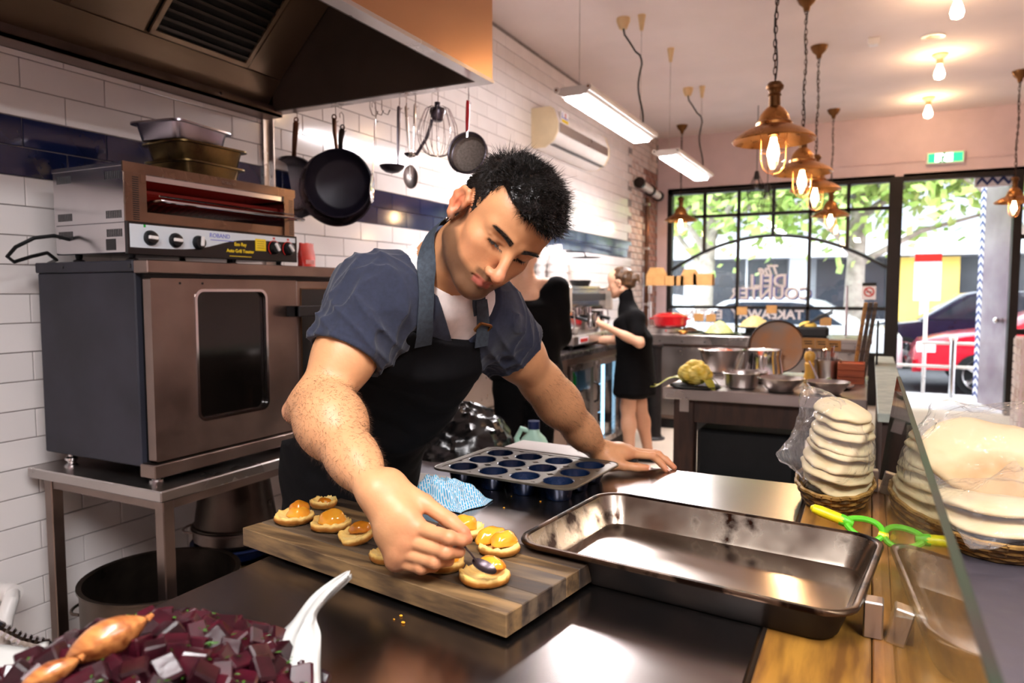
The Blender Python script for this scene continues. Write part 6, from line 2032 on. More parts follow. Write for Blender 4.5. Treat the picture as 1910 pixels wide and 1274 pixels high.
tee = Body(); trunk(tee, .012)
sl_r, sl_l = RS.lerp(RE, .60), LS.lerp(LE, .50)
def sleeve(b, S, E, t):
    e = S.lerp(E, t + .12)
    b.cap(S, S.lerp(E, .35), .070, .070, .05)
    b.cap(S.lerp(E, .3), e, .070, .073, .03)
sleeve(tee, RS, RE, .60); sleeve(tee, LS, LE, .50)
rax, lax = A3((RE - RS).normalized()), A3((LE - LS).normalized())
def tee_f(P, c=None, r=0):
    d = tee(P, c, r)
    q = toC(P)
    # folds: long soft ridges that run round the sleeves and across the chest
    def crease(k, wv, a, ph):
        s_ = np.abs(np.sin(q @ np.array(k, dtype=np.float32) + a * np.sin(q @ np.array(wv, dtype=np.float32) + ph) + ph))
        return (1 - s_) ** 1.6
    w1 = crease([30, 14, 46], [22, -30, 12], 1.6, .4)
    w2 = crease([-44, 26, 30], [-12, 26, 28], 1.5, 1.3)
    w3 = crease([18, 60, 62], [30, 10, -22], 1.2, 2.2)
    side = np.clip(np.abs(q[:, 0]) / .14, .25, 1.2)
    d = d - (.0048 * w1 + .0042 * w2 + .0028 * w3 - .003) * side + wob(P, 9, .0025, 25)
    # neckline
    s = q[:, 2] - qv[2]
    half = .004 + .72 * np.maximum(s, 0)
    v = np.maximum(np.abs(q[:, 0] - qv[0] - .1 * s) - half, -s)
    v = np.maximum(v, -(q[:, 1] + .03))
    d = np.maximum(d, -v)
    d = np.maximum(d, .092 - neck_cyl(P))
    # sleeve ends, hollow
    for S, E, ax, t in ((RS, RE, rax, .60), (LS, LE, lax, .50)):
        L = (E - S).length
        tt = (P - A3(S)) @ ax
        near = np.linalg.norm(P - A3(S) - tt[:, None] * ax, axis=1)
        inarm = near < .12
        hem = tt - t * L + .012 * np.sin(near * 30)
        d = np.where(inarm & (tt > 0.02), np.maximum(d, hem), d)
        band = np.exp(-((tt - t * L + .022) / .0016) ** 2) * .0012
        d = np.where(inarm, d + band, d)
        d = np.where(inarm & (tt > t * L - .05), np.maximum(d, .064 - near), d)
    return d
lo, hi = tee.bounds()
lo[2] = max(lo[2], .9)
sdf_object('t_shirt', tee_f, lo, hi, .0031, 'tee_navy', chef)

# apron: bib over the chest, skirt round the hips
bib = [toC(np.array([A3(hit(tee, *p))]))[0] for p in ((768, 618), (850, 652), (893, 640))]
apr = Body(); trunk(apr, .020)
HB0 = PV + Vector((0.0, 0, .06))
apr.ecap(Vector((PV.x - .03, PV.y, .42)), HB0, (0.05, 1, 0), (.225, .16), (.185, .145), .06)
zt = (bib[0][2] + bib[2][2]) / 2
xl, xr = bib[0][0], bib[2][0]
def apron_f(P, c=None, r=0):
    d = apr(P, c, r)
    q = toC(P)
    d = d + wob(P, 31, .003, 22) - .002 * np.maximum(0, np.sin(q @ np.array([10, 0, 70], dtype=np.float32) + 2 * np.sin(q[:, 0] * 18))) * (q[:, 2] < -.12)
    ze = bib[0][2] + (q[:, 0] - xl) / (xr - xl) * (bib[2][2] - bib[0][2]) - .012 * np.sin(np.clip((q[:, 0] - xl) / (xr - xl), 0, 1) * PI)
    d = np.maximum(d, q[:, 2] - ze)                                       # top of the bib
    s = np.maximum(ze - q[:, 2], 0)
    wid = .55 * np.minimum(s, .28)
    d = np.maximum(d, np.maximum(q[:, 0] - xr - wid, xl - wid - q[:, 0]) * np.where(P[:, 2] > 1.0, 1, 0) - (P[:, 2] <= 1.0) * 1.0)
    d = np.maximum(d, -(q[:, 1] - .0) * (P[:, 2] > 1.02) - (P[:, 2] <= 1.02))   # bib only in front
    d = np.maximum(d, (PV.x - .10) - P[:, 0])                             # skirt open at the back
    d = np.maximum(d, .42 - P[:, 2])
    return d
lo, hi = apr.bounds()
lo[2] = max(lo[2], .40)
apron_o, _, _ = sdf_object('apron', apron_f, lo, hi, .0042, 'apron_black', chef)
full = Body(); trunk(full, .016); full.cap(NB, H(0, -.028, -.045), .068, .063, .04)
ribbon('neck_strap', full, [hit(tee, 786, 640), hit(tee, 788, 590), hit(full, 792, 530), hit(full, 797, 480), hit(full, 806, 436), H(-.035, -.085, -.075), H(.03, -.085, -.08), H(.065, -.02, -.10), hit(full, 890, 560), hit(tee, 893, 585)], .036, .003, 'strap_grey', chef)
ribbon('neck_strap', full, [hit(tee, 890, 560), hit(tee, 895, 600), hit(tee, 893, 640)], .03, .007, 'strap_grey', chef)
bk = hit(tee, 895, 608)
BM_ = frame(bk + grad(tee, bk) * .012, y=(cu_ * .9 + cx_ * .2), z=grad(tee, bk))
MB().ring(rrect(.034, .026, .004, 3), rrect(.026, .018, .003, 3), -.002, .002, BM_).build('buckle', 'copper', chef)
# apron ties round the waist, trousers and shoes
tr = Body()
for s in (-1, 1):
    hp_ = PV + Vector((-.02, s * .09, -.06)); kn = Vector((PV.x + .01, PV.y + s * .11, .5)); an = Vector((PV.x - .06, PV.y + s * .13, .09))
    tr.cap(hp_, kn, .095, .07, .03); tr.cap(kn, an, .07, .052, .03)
tr.ecap(PV + Vector((-.01, 0, -.08)), PV + Vector((0, 0, .04)), (0, 1, 0), (.165, .118), (.16, .115), .05)
lo, hi = tr.bounds(); lo[2] = .05
sdf_object('trousers', tr, lo, hi, .009, 'black_matte', chef)
for s in (-1, 1):
    b = Body()
    a = Vector((PV.x - .06, PV.y + s * .13, 0))
    b.ecap(a + Vector((-.05, 0, .05)), a + Vector((.17, s * .02, .035)), (0, 1, 0), (.042, .05), (.044, .036), .02, endr=.04)
    b.cap(a + Vector((-.02, 0, .06)), a + Vector((-.005, 0, .11)), .045, .05, .02)
    F = lambda P, c=None, r=0: np.maximum(b(P), .002 - P[:, 2])
    lo, hi = b.bounds()
    sdf_object('shoe', F, lo, hi, .007, 'black_plastic', chef)

# ================================================================== wash-up bench and coffee counter along the tiled wall
CX = -1.95
sb = thing('sink_bench', 'stainless sink bench along the tiled wall behind the chef', 'sink', (-2.25, 3.5, 0))
MB().box(-2.58, CX + .03, 2.75, 3.15, .89, .93, bev=.003).box(-2.58, CX + .03, 3.85, 4.3, .89, .93, bev=.003).box(-2.58, -2.45, 3.15, 3.85, .89, .93).box(CX - .07, CX + .03, 3.15, 3.85, .89, .93).build('worktop', 'steel', sb)
MB().box(-2.46, -2.44, 3.14, 3.86, .68, .925).box(CX - .09, CX - .07, 3.14, 3.86, .68, .925).box(-2.46, CX - .07, 3.14, 3.16, .68, .925).box(-2.46, CX - .07, 3.84, 3.86, .68, .925).box(-2.46, CX - .07, 3.14, 3.86, .67, .69).build('basin', 'steel', sb, 0)
MB().box(-2.585, -2.57, 2.75, 4.3, .93, 1.08).build('upstand', 'steel', sb, 0)
for y in (2.8, 4.25):
    for x in (-2.52, CX - .03):
        MB().cyl((x, y, 0), (x, y, .89), .02, n=14).build('leg', 'steel', sb)
MB().tube([(-2.5, 3.5, .93), (-2.5, 3.5, 1.2), (-2.46, 3.5, 1.25), (-2.36, 3.5, 1.25), (-2.32, 3.5, 1.2)], .013, 12).build('tap', 'chrome', sb)
MB().box(-2.55, CX - .05, 2.8, 4.25, .25, .28).build('undershelf', 'steel_worn', sb, 0)

mat('top_dark', '#2a2626', 0.25, var=0.2, scale=12, rvar=0.08)
kc = thing('coffee_counter', 'dark topped coffee counter with fridges below on the tiled wall', 'counter', (-2.25, 5.6, 0))
MB().box(-2.59, CX + .02, 4.31, 6.9, .89, .93, bev=.003).build('worktop', 'top_dark', kc)
MB().box(-2.59, CX - .01, 4.32, 4.8, .02, .89).build('end_cabinet', 'steel_worn', kc, 0)
mat('fridge_inside', '#8fb4c4', 0.5, var=0.1, scale=3)
emitter('fridge_lamp', (.3, .6, .9), 2.0)
mat('bottle_green', '#15c03a', 0.12, var=0.1, trans=0.5, emit='#10a030', estr=0.0)
mat('bottle_milk', '#dfe4e8', 0.3, var=0.05)
mat('bottle_red', '#9c1c20', 0.25, var=0.1)
fr = thing('bar_fridge', 'low three door glass fronted bar fridge under the coffee counter', 'fridge', (-2.25, 5.65, 0))
FY0, FY1, FZ0, FZ1, FX = 4.83, 6.46, .1, .88, CX
MB().box(-2.57, FX - .03, FY0, FY0 + .03, FZ0, FZ1).box(-2.57, FX - .03, FY1 - .03, FY1, FZ0, FZ1).box(-2.57, FX - .03, FY0, FY1, FZ1 - .06, FZ1).box(-2.57, FX - .03, FY0, FY1, FZ0, FZ0 + .04).box(-2.57, -2.54, FY0, FY1, FZ0, FZ1).build('cabinet', 'steel_worn', fr, 0)
MB().box(-2.54, -2.53, FY0 + .03, FY1 - .03, FZ0 + .04, FZ1 - .06).build('lining', 'fridge_inside', fr, 0)
MB().box(-2.57, FX - .04, FY0, FY1, .0, FZ0).build('plinth', 'black_matte', fr, 0)
for z in (.36, .6):
    MB().box(-2.52, FX - .08, FY0 + .03, FY1 - .03, z - .006, z).build('shelf', 'chrome', fr, 0)
dw = (FY1 - FY0) / 3
for i in range(3):
    y0, y1 = FY0 + i * dw + .004, FY0 + (i + 1) * dw - .004
    d = MB()
    d.box(FX - .03, FX, y0, y0 + .045, FZ0 + .01, FZ1 - .05).box(FX - .03, FX, y1 - .045, y1, FZ0 + .01, FZ1 - .05).box(FX - .03, FX, y0 + .045, y1 - .045, FZ1 - .1, FZ1 - .05).box(FX - .03, FX, y0 + .045, y1 - .045, FZ0 + .01, FZ0 + .06)
    dr_ = d.build('door', 'steel', fr, 0)
    MB().box(FX - .018, FX - .014, y0 + .045, y1 - .045, FZ0 + .06, FZ1 - .1).build('door_pane', 'window_glass', dr_, 0)
    MB().tube([(FX, y1 - .03, .66), (FX + .03, y1 - .03, .645), (FX + .036, y1 - .03, .58), (FX + .03, y1 - .03, .515), (FX, y1 - .03, .5)], .009, 10).build('handle', 'black_plastic', dr_)
    MB().cyl((FX, y0 + .02, FZ1 - .075), (FX + .004, y0 + .02, FZ1 - .075), .009, n=10).build('lock', 'chrome', dr_)
MB().box(FX - .075, FX - .06, FY0 + 1.62 * dw, FY0 + 1.62 * dw + .045, FZ0 + .06, FZ1 - .1).build('light_strip', 'fridge_lamp', fr, 0)
MB().box(-2.4, -2.36, FY0 + .05, FY1 - .05, FZ1 - .075, FZ1 - .062).build('light_strip', 'fridge_lamp', fr, 0)  # unseen top strip, added to brighten the fridge inside
for k, (sh, m, n, lab) in enumerate(((.6, 'bottle_green', 5, 'green glass bottle on the top shelf of the bar fridge'), (.36, 'bottle_milk', 4, 'pale milk bottle on the middle shelf of the bar fridge'), (.141, 'bottle_red', 3, 'dark red bottle on the floor of the bar fridge'))):
    first = None
    for i in range(n):
        y = FY0 + .1 + i * .085
        if first is None:
            first = thing('bottle', lab, 'bottle', (0, 0, 0), 'bottles in the bar fridge', world=False)
            MB().lathe([(0, 0), (.032, 0), (.034, .01), (.034, .1), (.014, .14), (.013, .17), (0, .17)], 18).build('glass_body', m, first, local=True)
            MB().lathe([(0, .17), (.014, .17), (.014, .185), (0, .185)], 12).build('cap', 'white_plastic', first, local=True)
            first.location = (FX - .16, y, sh)
        else:
            dup(first, (FX - .16, y, sh))

# espresso machine
mat('machine_beige', '#c9beb0', 0.3, 0.6, var=0.05)
em = thing('espresso_machine', 'chrome espresso machine with black portafilters on the coffee counter', 'coffee machine', (-2.28, 5.5, .93))
EY0, EY1 = 5.02, 5.98
MB().box(-2.5, -2.0, EY0, EY1, .96, 1.04, bev=.01).build('drip_base', 'steel', em)
MB().box(-2.5, -2.3, EY0 + .02, EY1 - .02, 1.04, 1.4, bev=.01).build('back_body', 'chrome', em)
MB().box(-2.5, -2.08, EY0, EY1, 1.25, 1.4, bev=.012).build('boiler_hood', 'chrome', em)
for y0, y1 in ((EY0 - .012, EY0 + .02), (EY1 - .02, EY1 + .012)):
    MB().box(-2.52, -2.02, y0, y1, 1.22, 1.42, bev=.01).box(-2.52, -2.35, y0, y1, .96, 1.22).build('side_panel', 'machine_beige', em)
MB().box(-2.5, -2.08, EY0 + .02, EY1 - .02, 1.4, 1.42).build('cup_rail', 'chrome', em, 0)
MB().box(-2.078, -2.07, EY0 + .05, EY1 - .05, 1.3, 1.36).build('control_strip', 'black_plastic', em, 0)
MB().box(-1.999, -1.995, EY0 + .1, EY0 + .3, .975, 1.025).build('badge', 'print_white', em, 0)
MB().box(-1.9952, -1.993, EY0 + .12, EY0 + .28, .985, 1.012).build('badge_mark', 'print_red', em, 0)
for y in (5.25, 5.5, 5.75):
    gh = MB().cyl((-2.17, y, 1.25), (-2.17, y, 1.19), .036, n=20).build('group_head', 'chrome', em)
    pf = MB().cyl((-2.17, y, 1.19), (-2.17, y, 1.165), .038, n=20).build('portafilter', 'chrome', em)
    MB().tube([(-2.14, y, 1.178), (-2.05, y - .02, 1.17), (-1.96, y - .03, 1.15)], [.01, .014, .016], 10).build('portafilter_handle', 'black_plastic', pf)
for y in (5.12, 5.9):
    MB().tube([(-2.1, y, 1.25), (-2.04, y, 1.22), (-2.03, y, 1.12), (-2.05, y - .03, 1.06)], .006, 8).build('steam_wand', 'chrome', em)
for x in (-2.45, -2.05):
    for y in (EY0 + .06, EY1 - .06):
        MB().cyl((x, y, .93), (x, y, .96), .02, n=12).build('foot', 'black_plastic', em)
# cups stacked on the machine
cup = None
for i in range(9):
    x, y = -2.42 + .1 * (i % 3), EY0 + .1 + .1 * (i // 3)
    for k in range(5 if i % 2 else 4):
        z = 1.421 + k * .055
        lab = 'white paper cup in the stacks on top of the espresso machine'
        if cup is None:
            cup = thing('paper_cup', lab, 'cup', (0, 0, 0), 'paper cups on the espresso machine', world=False)
            MB().lathe([(.043, 0), (.044, .003), (.03, .105), (0, .105), (0, .102), (.028, .1), (.041, .003), (.043, 0)], 20).build('cup_wall', 'white_plastic', cup, local=True)
            cup.location = (x, y, z)
        else:
            dup(cup, (x, y, z))
# grinder with a dark hopper, white container, jug, small cup, grey appliance
g2 = thing('coffee_grinder', 'coffee grinder with dark conical bean hopper behind the machine', 'grinder', (-2.4, 6.2, .93))
MB().box(-2.52, -2.3, 6.1, 6.3, .93, 1.3, bev=.02).build('motor_body', 'steel', g2)
MB().lathe([(.03, 0), (.035, .03), (.1, .17), (.1, .18), (.095, .18), (.03, .03)], 24, Matrix.Translation((-2.41, 6.2, 1.3))).build('hopper', 'black_plastic', g2)
MB().lathe([(0, .002), (.092, .002), (.09, .012), (0, .012)], 24, Matrix.Translation((-2.41, 6.2, 1.47))).build('beans', 'handle_bronze', g2)
MB().box(-2.3, -2.2, 6.16, 6.24, 1.14, 1.2).build('doser', 'black_plastic', g2, 0)
p = onx(1102, 480, -2.35)
wl_ = thing('wall_lamp', 'flat black disc lamp bracketed to the tiled wall over the grinder', 'lamp', (XW, p.y, p.z))
MB().lathe([(0, .012), (.12, .004), (.15, 0), (.12, -.006), (0, -.008)], 32, Matrix.Translation((-2.4, p.y, p.z))).build('shade', 'black_matte', wl_)
MB().tube([(-2.4, p.y, p.z + .01), (-2.42, p.y, p.z + .05), (XW, p.y, p.z + .06)], .008, 8).build('bracket', 'black_matte', wl_)
p = onz(1030, 650, .931)
t = thing('storage_tub', 'white lidded tub at the near end of coffee counter', 'tub', (-2.13, 4.62, .93))
MB().box(-2.24, -2.0, 4.42, 4.78, .931, 1.06, bev=.015).build('tub_body', 'white_plastic', t)
MB().box(-2.25, -1.99, 4.41, 4.79, 1.06, 1.075, bev=.006).build('lid', 'white_plastic', t)
t = thing('yoghurt_pot', 'small white round pot standing on the lidded tub', 'pot', (-2.14, 4.56, 1.075))
MB().lathe([(0, 0), (.05, 0), (.058, .09), (0, .09)], 24, Matrix.Translation((-2.14, 4.56, 1.076))).build('pot_body', 'white_plastic', t)
MB().lathe([(.061, .088), (.061, .1), (0, .1)], 24, Matrix.Translation((-2.14, 4.56, 1.076))).build('lid', 'print_white', t)
t = thing('water_boiler', 'square grey boiler with black frame left of the espresso machine', 'boiler', (-2.38, 4.6, .93))
MB().box(-2.56, -2.29, 4.5, 4.86, .931, 1.46, bev=.012).build('boiler_body', 'black_plastic', t)
MB().box(-2.292, -2.282, 4.52, 4.84, 1.22, 1.44).build('front_panel', 'machine_beige', t, 0)
MB().box(-2.292, -2.282, 4.52, 4.84, .95, 1.2).build('lower_panel', 'steel', t, 0)
MB().tube([(-2.285, 4.68, 1.12), (-2.262, 4.68, 1.12), (-2.26, 4.68, 1.09)], .01, 8).build('spout', 'chrome', t)
t = thing('milk_jug', 'steel milk jug on the machine tray by the barista', 'jug', (-2.02, 5.62, 1.04))
J = Matrix.Translation((-2.06, 5.75, 1.041))
MB().lathe([(0, 0), (.045, 0), (.05, .01), (.04, .1), (.045, .13), (.042, .13), (.036, .1), (.046, .012), (0, .005)], 24, J).build('jug_body', 'chrome', t)
MB().tube([J @ Vector((.0, -.045, .11)), J @ Vector((0, -.08, .1)), J @ Vector((0, -.082, .05)), J @ Vector((0, -.048, .03))], .005, 8).build('handle', 'chrome', t)
t = thing('cup', 'small cream cup under the left group of the espresso machine', 'cup', (-2.06, 5.2, 1.04))
MB().lathe([(0, 0), (.022, 0), (.026, .006), (.043, .055), (.04, .055), (.022, .008), (0, .006)], 24, Matrix.Translation((-2.07, 5.2, 1.041))).build('cup_body', 'white_enamel', t)
MB().tube([(-2.07, 5.157, 1.088), (-2.07, 5.135, 1.085), (-2.07, 5.135, 1.065), (-2.07, 5.165, 1.058)], .004, 7).build('handle', 'white_enamel', t)
# brick corner: pipe, roller, notices
t = thing('pipe', 'vertical rusty pipe on the white brick near the window', 'pipe', (-2.55, 8.8, 0))
MB().cyl((-2.55, 8.85, .9), (-2.55, 8.85, 2.55), .028, n=12).build('riser', 'handle_bronze', t)
for z in (1.2, 1.9, 2.45):
    MB().box(-2.6, -2.52, 8.82, 8.88, z, z + .03).build('clip', 'steel', t, 0)
t = thing('roller_blind', 'white roller tube fixed high on the white brick wall', 'blind', (-2.5, 8.8, 2.55))
MB().cyl((-2.53, 8.45, 2.68), (-2.53, 9.3, 2.62), .05, n=18).build('roll', 'white_enamel', t)
for y in (8.45, 8.92, 9.3):
    MB().cyl((-2.53, y - .03, 2.681 - (y - 8.45) * .07), (-2.53, y + .03, 2.678 - (y - 8.45) * .07), .066, n=18).build('bracket', 'steel_dark', t)
for i, (y, z, h_) in enumerate(((9.05, 1.35, .26), (9.05, 1.02, .22))):
    t = thing('notice', ('upper' if i == 0 else 'lower') + ' white paper notice pinned on the brick by the window', 'notice', (XW + .012, y, z))
    MB().box(XW + .008, XW + .012, y - .2, y + .2, z, z + h_).build('sheet', 'print_white', t, 0)
    MB().box(XW + .012, XW + .0135, y - .15, y + .1, z + h_ * .6, z + h_ * .75).build('heading', 'print_black', t, 0)

# ================================================================== bin, detergent
mat('bin_white', '#cfcbd4', 0.45, var=0.05)
mat('bag_black', '#0a0a0b', 0.22, var=0.2, spec=0.6)
t = thing('rubbish_bin', 'white plastic bin lined with a shiny black bag under the sink bench', 'bin', (-1.66, 2.78, 0))
MB().box(-.2, .2, -.19, .19, .0, .68, Matrix.Translation((-1.66, 2.78, 0)), bev=.03).build('bin_body', 'bin_white', t)
for yy in (-.19,):
    MB().box(-.1, .1, -.004, .0, .35, .58, Matrix.Translation((-1.66, 2.78 - .19, 0)), bev=.002).build('recess_panel', 'white_enamel', t)
bc_ = Vector((-1.66, 2.78, .70))
def bagfn(u, v):
    a = 2 * PI * u; th = PI / 2 * v
    d = Vector((math.cos(th) * math.cos(a), math.cos(th) * math.sin(a), math.sin(th)))
    n1 = 1 - abs(mnoise.noise(Vector((d.x * 4, d.y * 4, d.z * 2)))) * 1.6
    s = 1 + .10 * n1 + .06 * mnoise.noise(d * 9)
    return bc_ + Vector((d.x * .235 * s, d.y * .225 * s, d.z * .17 * s - .05 * (1 - v)))
MB().surf(bagfn, 60, 24, closed_u=True).build('bin_bag', 'bag_black', t, 25)
one('storage_crate', MB().box(-1.42, -1.2, 2.72, 2.98, .0, .53, bev=.02), 'bin_white', 'white crate holding up the detergent bottle beside the bin', 'crate')
mat('detergent', '#bfe9d4', 0.3, var=0.06, trans=0.2)
t = thing('detergent_bottle', 'pale green detergent bottle with handle and blue cap by the bin', 'bottle', (-1.32, 2.84, .53))
D = Matrix.Translation((-1.32, 2.84, .531))
skin_rings(MB(), [ringpts(.15, .1, .03, 0), ringpts(.16, .11, .03, .01), ringpts(.16, .11, .03, .13), ringpts(.1, .08, .03, .2), ringpts(.05, .05, .02, .225), ringpts(.045, .045, .02, .24)], D, True, True).build('bottle_body', 'detergent', t, 40)
MB().tube([D @ Vector(q) for q in ((-.02, 0, .225), (-.06, 0, .235), (-.085, 0, .19), (-.07, 0, .13))], .013, 10).build('handle', 'detergent', t)
MB().cyl(D @ Vector((0, 0, .24)), D @ Vector((0, 0, .275)), .026, n=16).build('cap', 'pot_blue', t)

# ================================================================== working table in the middle
WZ = .90
wt = thing('work_table', 'steel topped table on dark timber frame carrying bowls and food', 'table', (-.4, 3.98, 0))
WX0, WX1, WY0, WY1 = -.92, .0, 3.5, 4.5
MB().box(WX0, WX1, WY0, WY1, WZ - .055, WZ, bev=.004).build('tabletop', 'steel', wt)
MB().box(WX0 + .06, WX1 - .04, WY0 + .05, WY0 + .1, WZ - .17, WZ - .055).build('front_rail', 'wood_dark', wt, 0)
MB().box(WX0 + .06, WX0 + .1, WY0 + .05, WY1 - .05, WZ - .17, WZ - .055).build('side_rail', 'wood_dark', wt, 0)
for x in (WX0 + .05, WX1 - .14):
    for y in (WY0 + .04, WY1 - .13):
        lgp = MB().box(x, x + .1, y, y + .09, 0, WZ - .055, bev=.004).build('leg', 'wood_dark', wt)
        MB().box(x + .03, x + .075, y - .003, y, WZ - .12, WZ - .06).build('bracket', 'steel', lgp, 0)
MB().box(WX0 + .06, WX1 - .06, WY0 + .06, WY0 + .12, .36, .43).build('stretcher', 'wood_dark', wt, 0)
MB().box(WX0 + .06, WX1 - .06, WY0 + .1, WY1 - .1, .33, .36).build('lower_shelf', 'wood_dark', wt, 0)
one('black_crate', MB().box(-.78, -.3, 3.66, 4.2, .361, .68, bev=.02), 'black_matte', 'black plastic crate on the lower shelf of the work table', 'crate')
one('black_tub', MB().box(-.25, -.08, 3.7, 4.1, .361, .6, bev=.02), 'black_plastic', 'smaller black tub on the lower shelf under the work table', 'tub')
one('white_box', MB().box(-.74, -.56, 3.9, 4.15, .001, .22, bev=.01), 'white_plastic', 'white box on the floor beneath the work table, left one', 'box')
one('white_box', MB().box(-.48, -.2, 3.75, 4.2, .001, .13, bev=.01), 'white_plastic', 'low white box on the floor beneath the work table, right one', 'box')

def bowl(label, c, r, h_, m='steel', fill=None, fillz=.7, name='steel_bowl', flare=.55, group='steel bowls on the work table', cat='bowl'):
    t = thing(name, label, cat, c, group)
    T = Matrix.Translation((c[0], c[1], c[2] + .0005))
    MB().lathe([(0, 0), (r * flare, 0), (r * (flare + .12), h_ * .12), (r * .93, h_ * .75), (r, h_), (r * 1.04, h_ * 1.01), (r * .98, h_ * 1.02), (r * .9, h_ * .75), (r * (flare + .08), h_ * .15), (0, h_ * .06)], 40, T).build('bowl_body', m, t)
    if fill:
        rz = r * (flare + .12 + (1 - flare - .12) * fillz) * .97
        def ff(u, v):
            x, y = rz * v * math.cos(2 * PI * u), rz * v * math.sin(2 * PI * u)
            return (c[0] + x, c[1] + y, c[2] + h_ * fillz + .012 * mnoise.noise(Vector((x * 40, y * 40, r * 9))) + h_ * .15 * (1 - v * v))
        MB().surf(ff, 28, 8, closed_u=True).build('contents', fill, t, 60)
    return t
mat('food_green', '#5d7a2a', 0.5, col2='#a8b85a', scale=60, bump=0.4, bscale=80)
mat('food_yellow', '#d8a92e', 0.5, col2='#e9cf6a', scale=60, bump=0.4, bscale=80)
mat('food_red', '#a83418', 0.4, col2='#d8642e', scale=60, bump=0.4, bscale=80)
mat('food_grain', '#b89a5c', 0.6, col2='#d8c488', scale=90, bump=0.5, bscale=120)
mat('food_white', '#e4dccb', 0.5, col2='#f2eee2', scale=60, bump=0.4, bscale=80)
mat('food_leek', '#a3ad56', 0.5, col2='#d5d79a', scale=70, bump=0.5, bscale=90)
def tabp(px, py):
    q = onz(px, py, WZ); return (q.x, q.y, WZ)
def pxr(c, n):                # a radius that spans n pixels at c
    return n * project(c)[2] / FPX
for lab, x, y, r, h_, fill, fl in (
        ('small deep steel pan at the front left of the bowls', -.565, 3.66, .088, .075, 'food_yellow', .75),
        ('wide steel bowl with chopped green herbs at the table front', -.375, 3.61, .105, .065, 'food_green', .5),
        ('steel bowl with white filling at the front right of the table', -.17, 3.61, .095, .06, 'food_white', .5),
        ('flat steel bowl of red relish in the middle of the table', -.565, 3.93, .095, .055, 'food_red', .7),
        ('shallow steel bowl of yellow filling beside the salad plate', -.375, 3.87, .082, .04, 'food_yellow', .6),
        ('biggest wide steel mixing bowl at the back of the table', -.785, 4.32, .128, .135, 'food_red', .6)):
    bowl(lab, (x, y, WZ), r, h_, 'steel', fill, .6 if r < .12 else .85, flare=fl)
bowl('straight sided steel pot beside the biggest mixing bowl', (-.545, 4.27, WZ), .108, .145, 'chrome', 'food_white', .9, flare=.93, name='steel_pot')
c = (-.4, 4.07, WZ)
t = thing('relish_tray', 'thin tray of red relish lying behind the front bowls', 'tray', c)
MB().box(-.085, .085, -.055, .055, 0.001, .012, Matrix.Translation(c), bev=.003).build('tray_body', 'steel', t)
MB().surf(lambda u, v: (c[0] + (u - .5) * .15, c[1] + (v - .5) * .09, c[2] + .014 + .008 * mnoise.noise(Vector((u * 9, v * 5, 1)))), 24, 10).build('contents', 'food_red', t, 60)
c = (-.17, 3.86, WZ)
t = thing('salad_plate', 'steel plate of green salad with a serving spoon on the work table', 'plate', c)
MB().lathe([(0, 0), (.08, 0), (.112, .014), (.11, .018), (.08, .006), (0, .006)], 40, Matrix.Translation(c)).build('plate_body', 'steel', t)
for k in range(26):
    a, q = random.uniform(0, 6.3), random.uniform(0, .08)
    MB().sphere((0, 0, 0), (random.uniform(.015, .026), random.uniform(.008, .016), .006), 8, 5, Matrix.Translation((c[0] + q * math.cos(a), c[1] + q * math.sin(a), c[2] + .018 + .03 * (1 - q / .08) * random.random())) @ Matrix.Rotation(random.uniform(0, 6), 4, 'Z') @ Matrix.Rotation(random.uniform(-.6, .6), 4, 'X')).build('leaf', 'food_green' if k % 3 else 'food_white', t)
MB().tube([(c[0] - .05, c[1], c[2] + .03), (c[0] - .1, c[1] + .0, c[2] + .13)], .004, 8).build('serving_spoon', 'chrome', t)
# cauliflower on a black plate
mat('cauli', '#e4bd3a', 0.6, col2='#f0d878', scale=25, bump=0.5, bscale=70, bdist=0.004, sss=0.08)
mat('cauli_leaf', '#6f7a1e', 0.5, col2='#b5ae3a', scale=20)
c = tabp(1296, 722)
one('slate_plate', MB().lathe([(0, 0), (.1, 0), (.125, .008), (.123, .011), (0, .006)], 36, Matrix.Translation((c[0], c[1], WZ + .0005))), 'black_matte', 'black plate under the yellow cauliflower on the table corner', 'plate')
t = thing('cauliflower', 'whole roasted yellow cauliflower with leaves on a black plate', 'cauliflower', (c[0], c[1], WZ + .012))
cb = Body(); r_ = random.Random(3)
for k in range(60):
    d = Vector((r_.gauss(0, 1), r_.gauss(0, 1), abs(r_.gauss(0, 1)) * .9)).normalized()
    cb.ell((c[0] + d.x * .062, c[1] + d.y * .062, WZ + .06 + d.z * .055), (r_.uniform(.018, .027),) * 3, None, .006)
cb.ell((c[0], c[1], WZ + .06), (.065, .065, .05), None, .01)
lo, hi = cb.bounds()
sdf_object('head', lambda P, a=None, b=0: cb(P, a, b) + wob(P, 5, .0016, 260), lo, hi, .004, 'cauli', t)
for a in (PI * .95, PI * 1.1, -.6, 2.2, .3):
    ca_, sa_ = math.cos(a), math.sin(a)
    L_ = .17 if abs(a - PI) < .5 else .09
    MB().surf(lambda u, v: (c[0] + ca_ * (.05 + v * L_) - sa_ * (u - .5) * .06 * math.sin(PI * min(1, v * .9 + .1)), c[1] + sa_ * (.05 + v * L_) + ca_ * (u - .5) * .06 * math.sin(PI * min(1, v * .9 + .1)), WZ + .02 + .025 * math.sin(v * 5) + .02 * (u - .5) ** 2), 6, 12).build('leaf', 'cauli_leaf', t, 60)
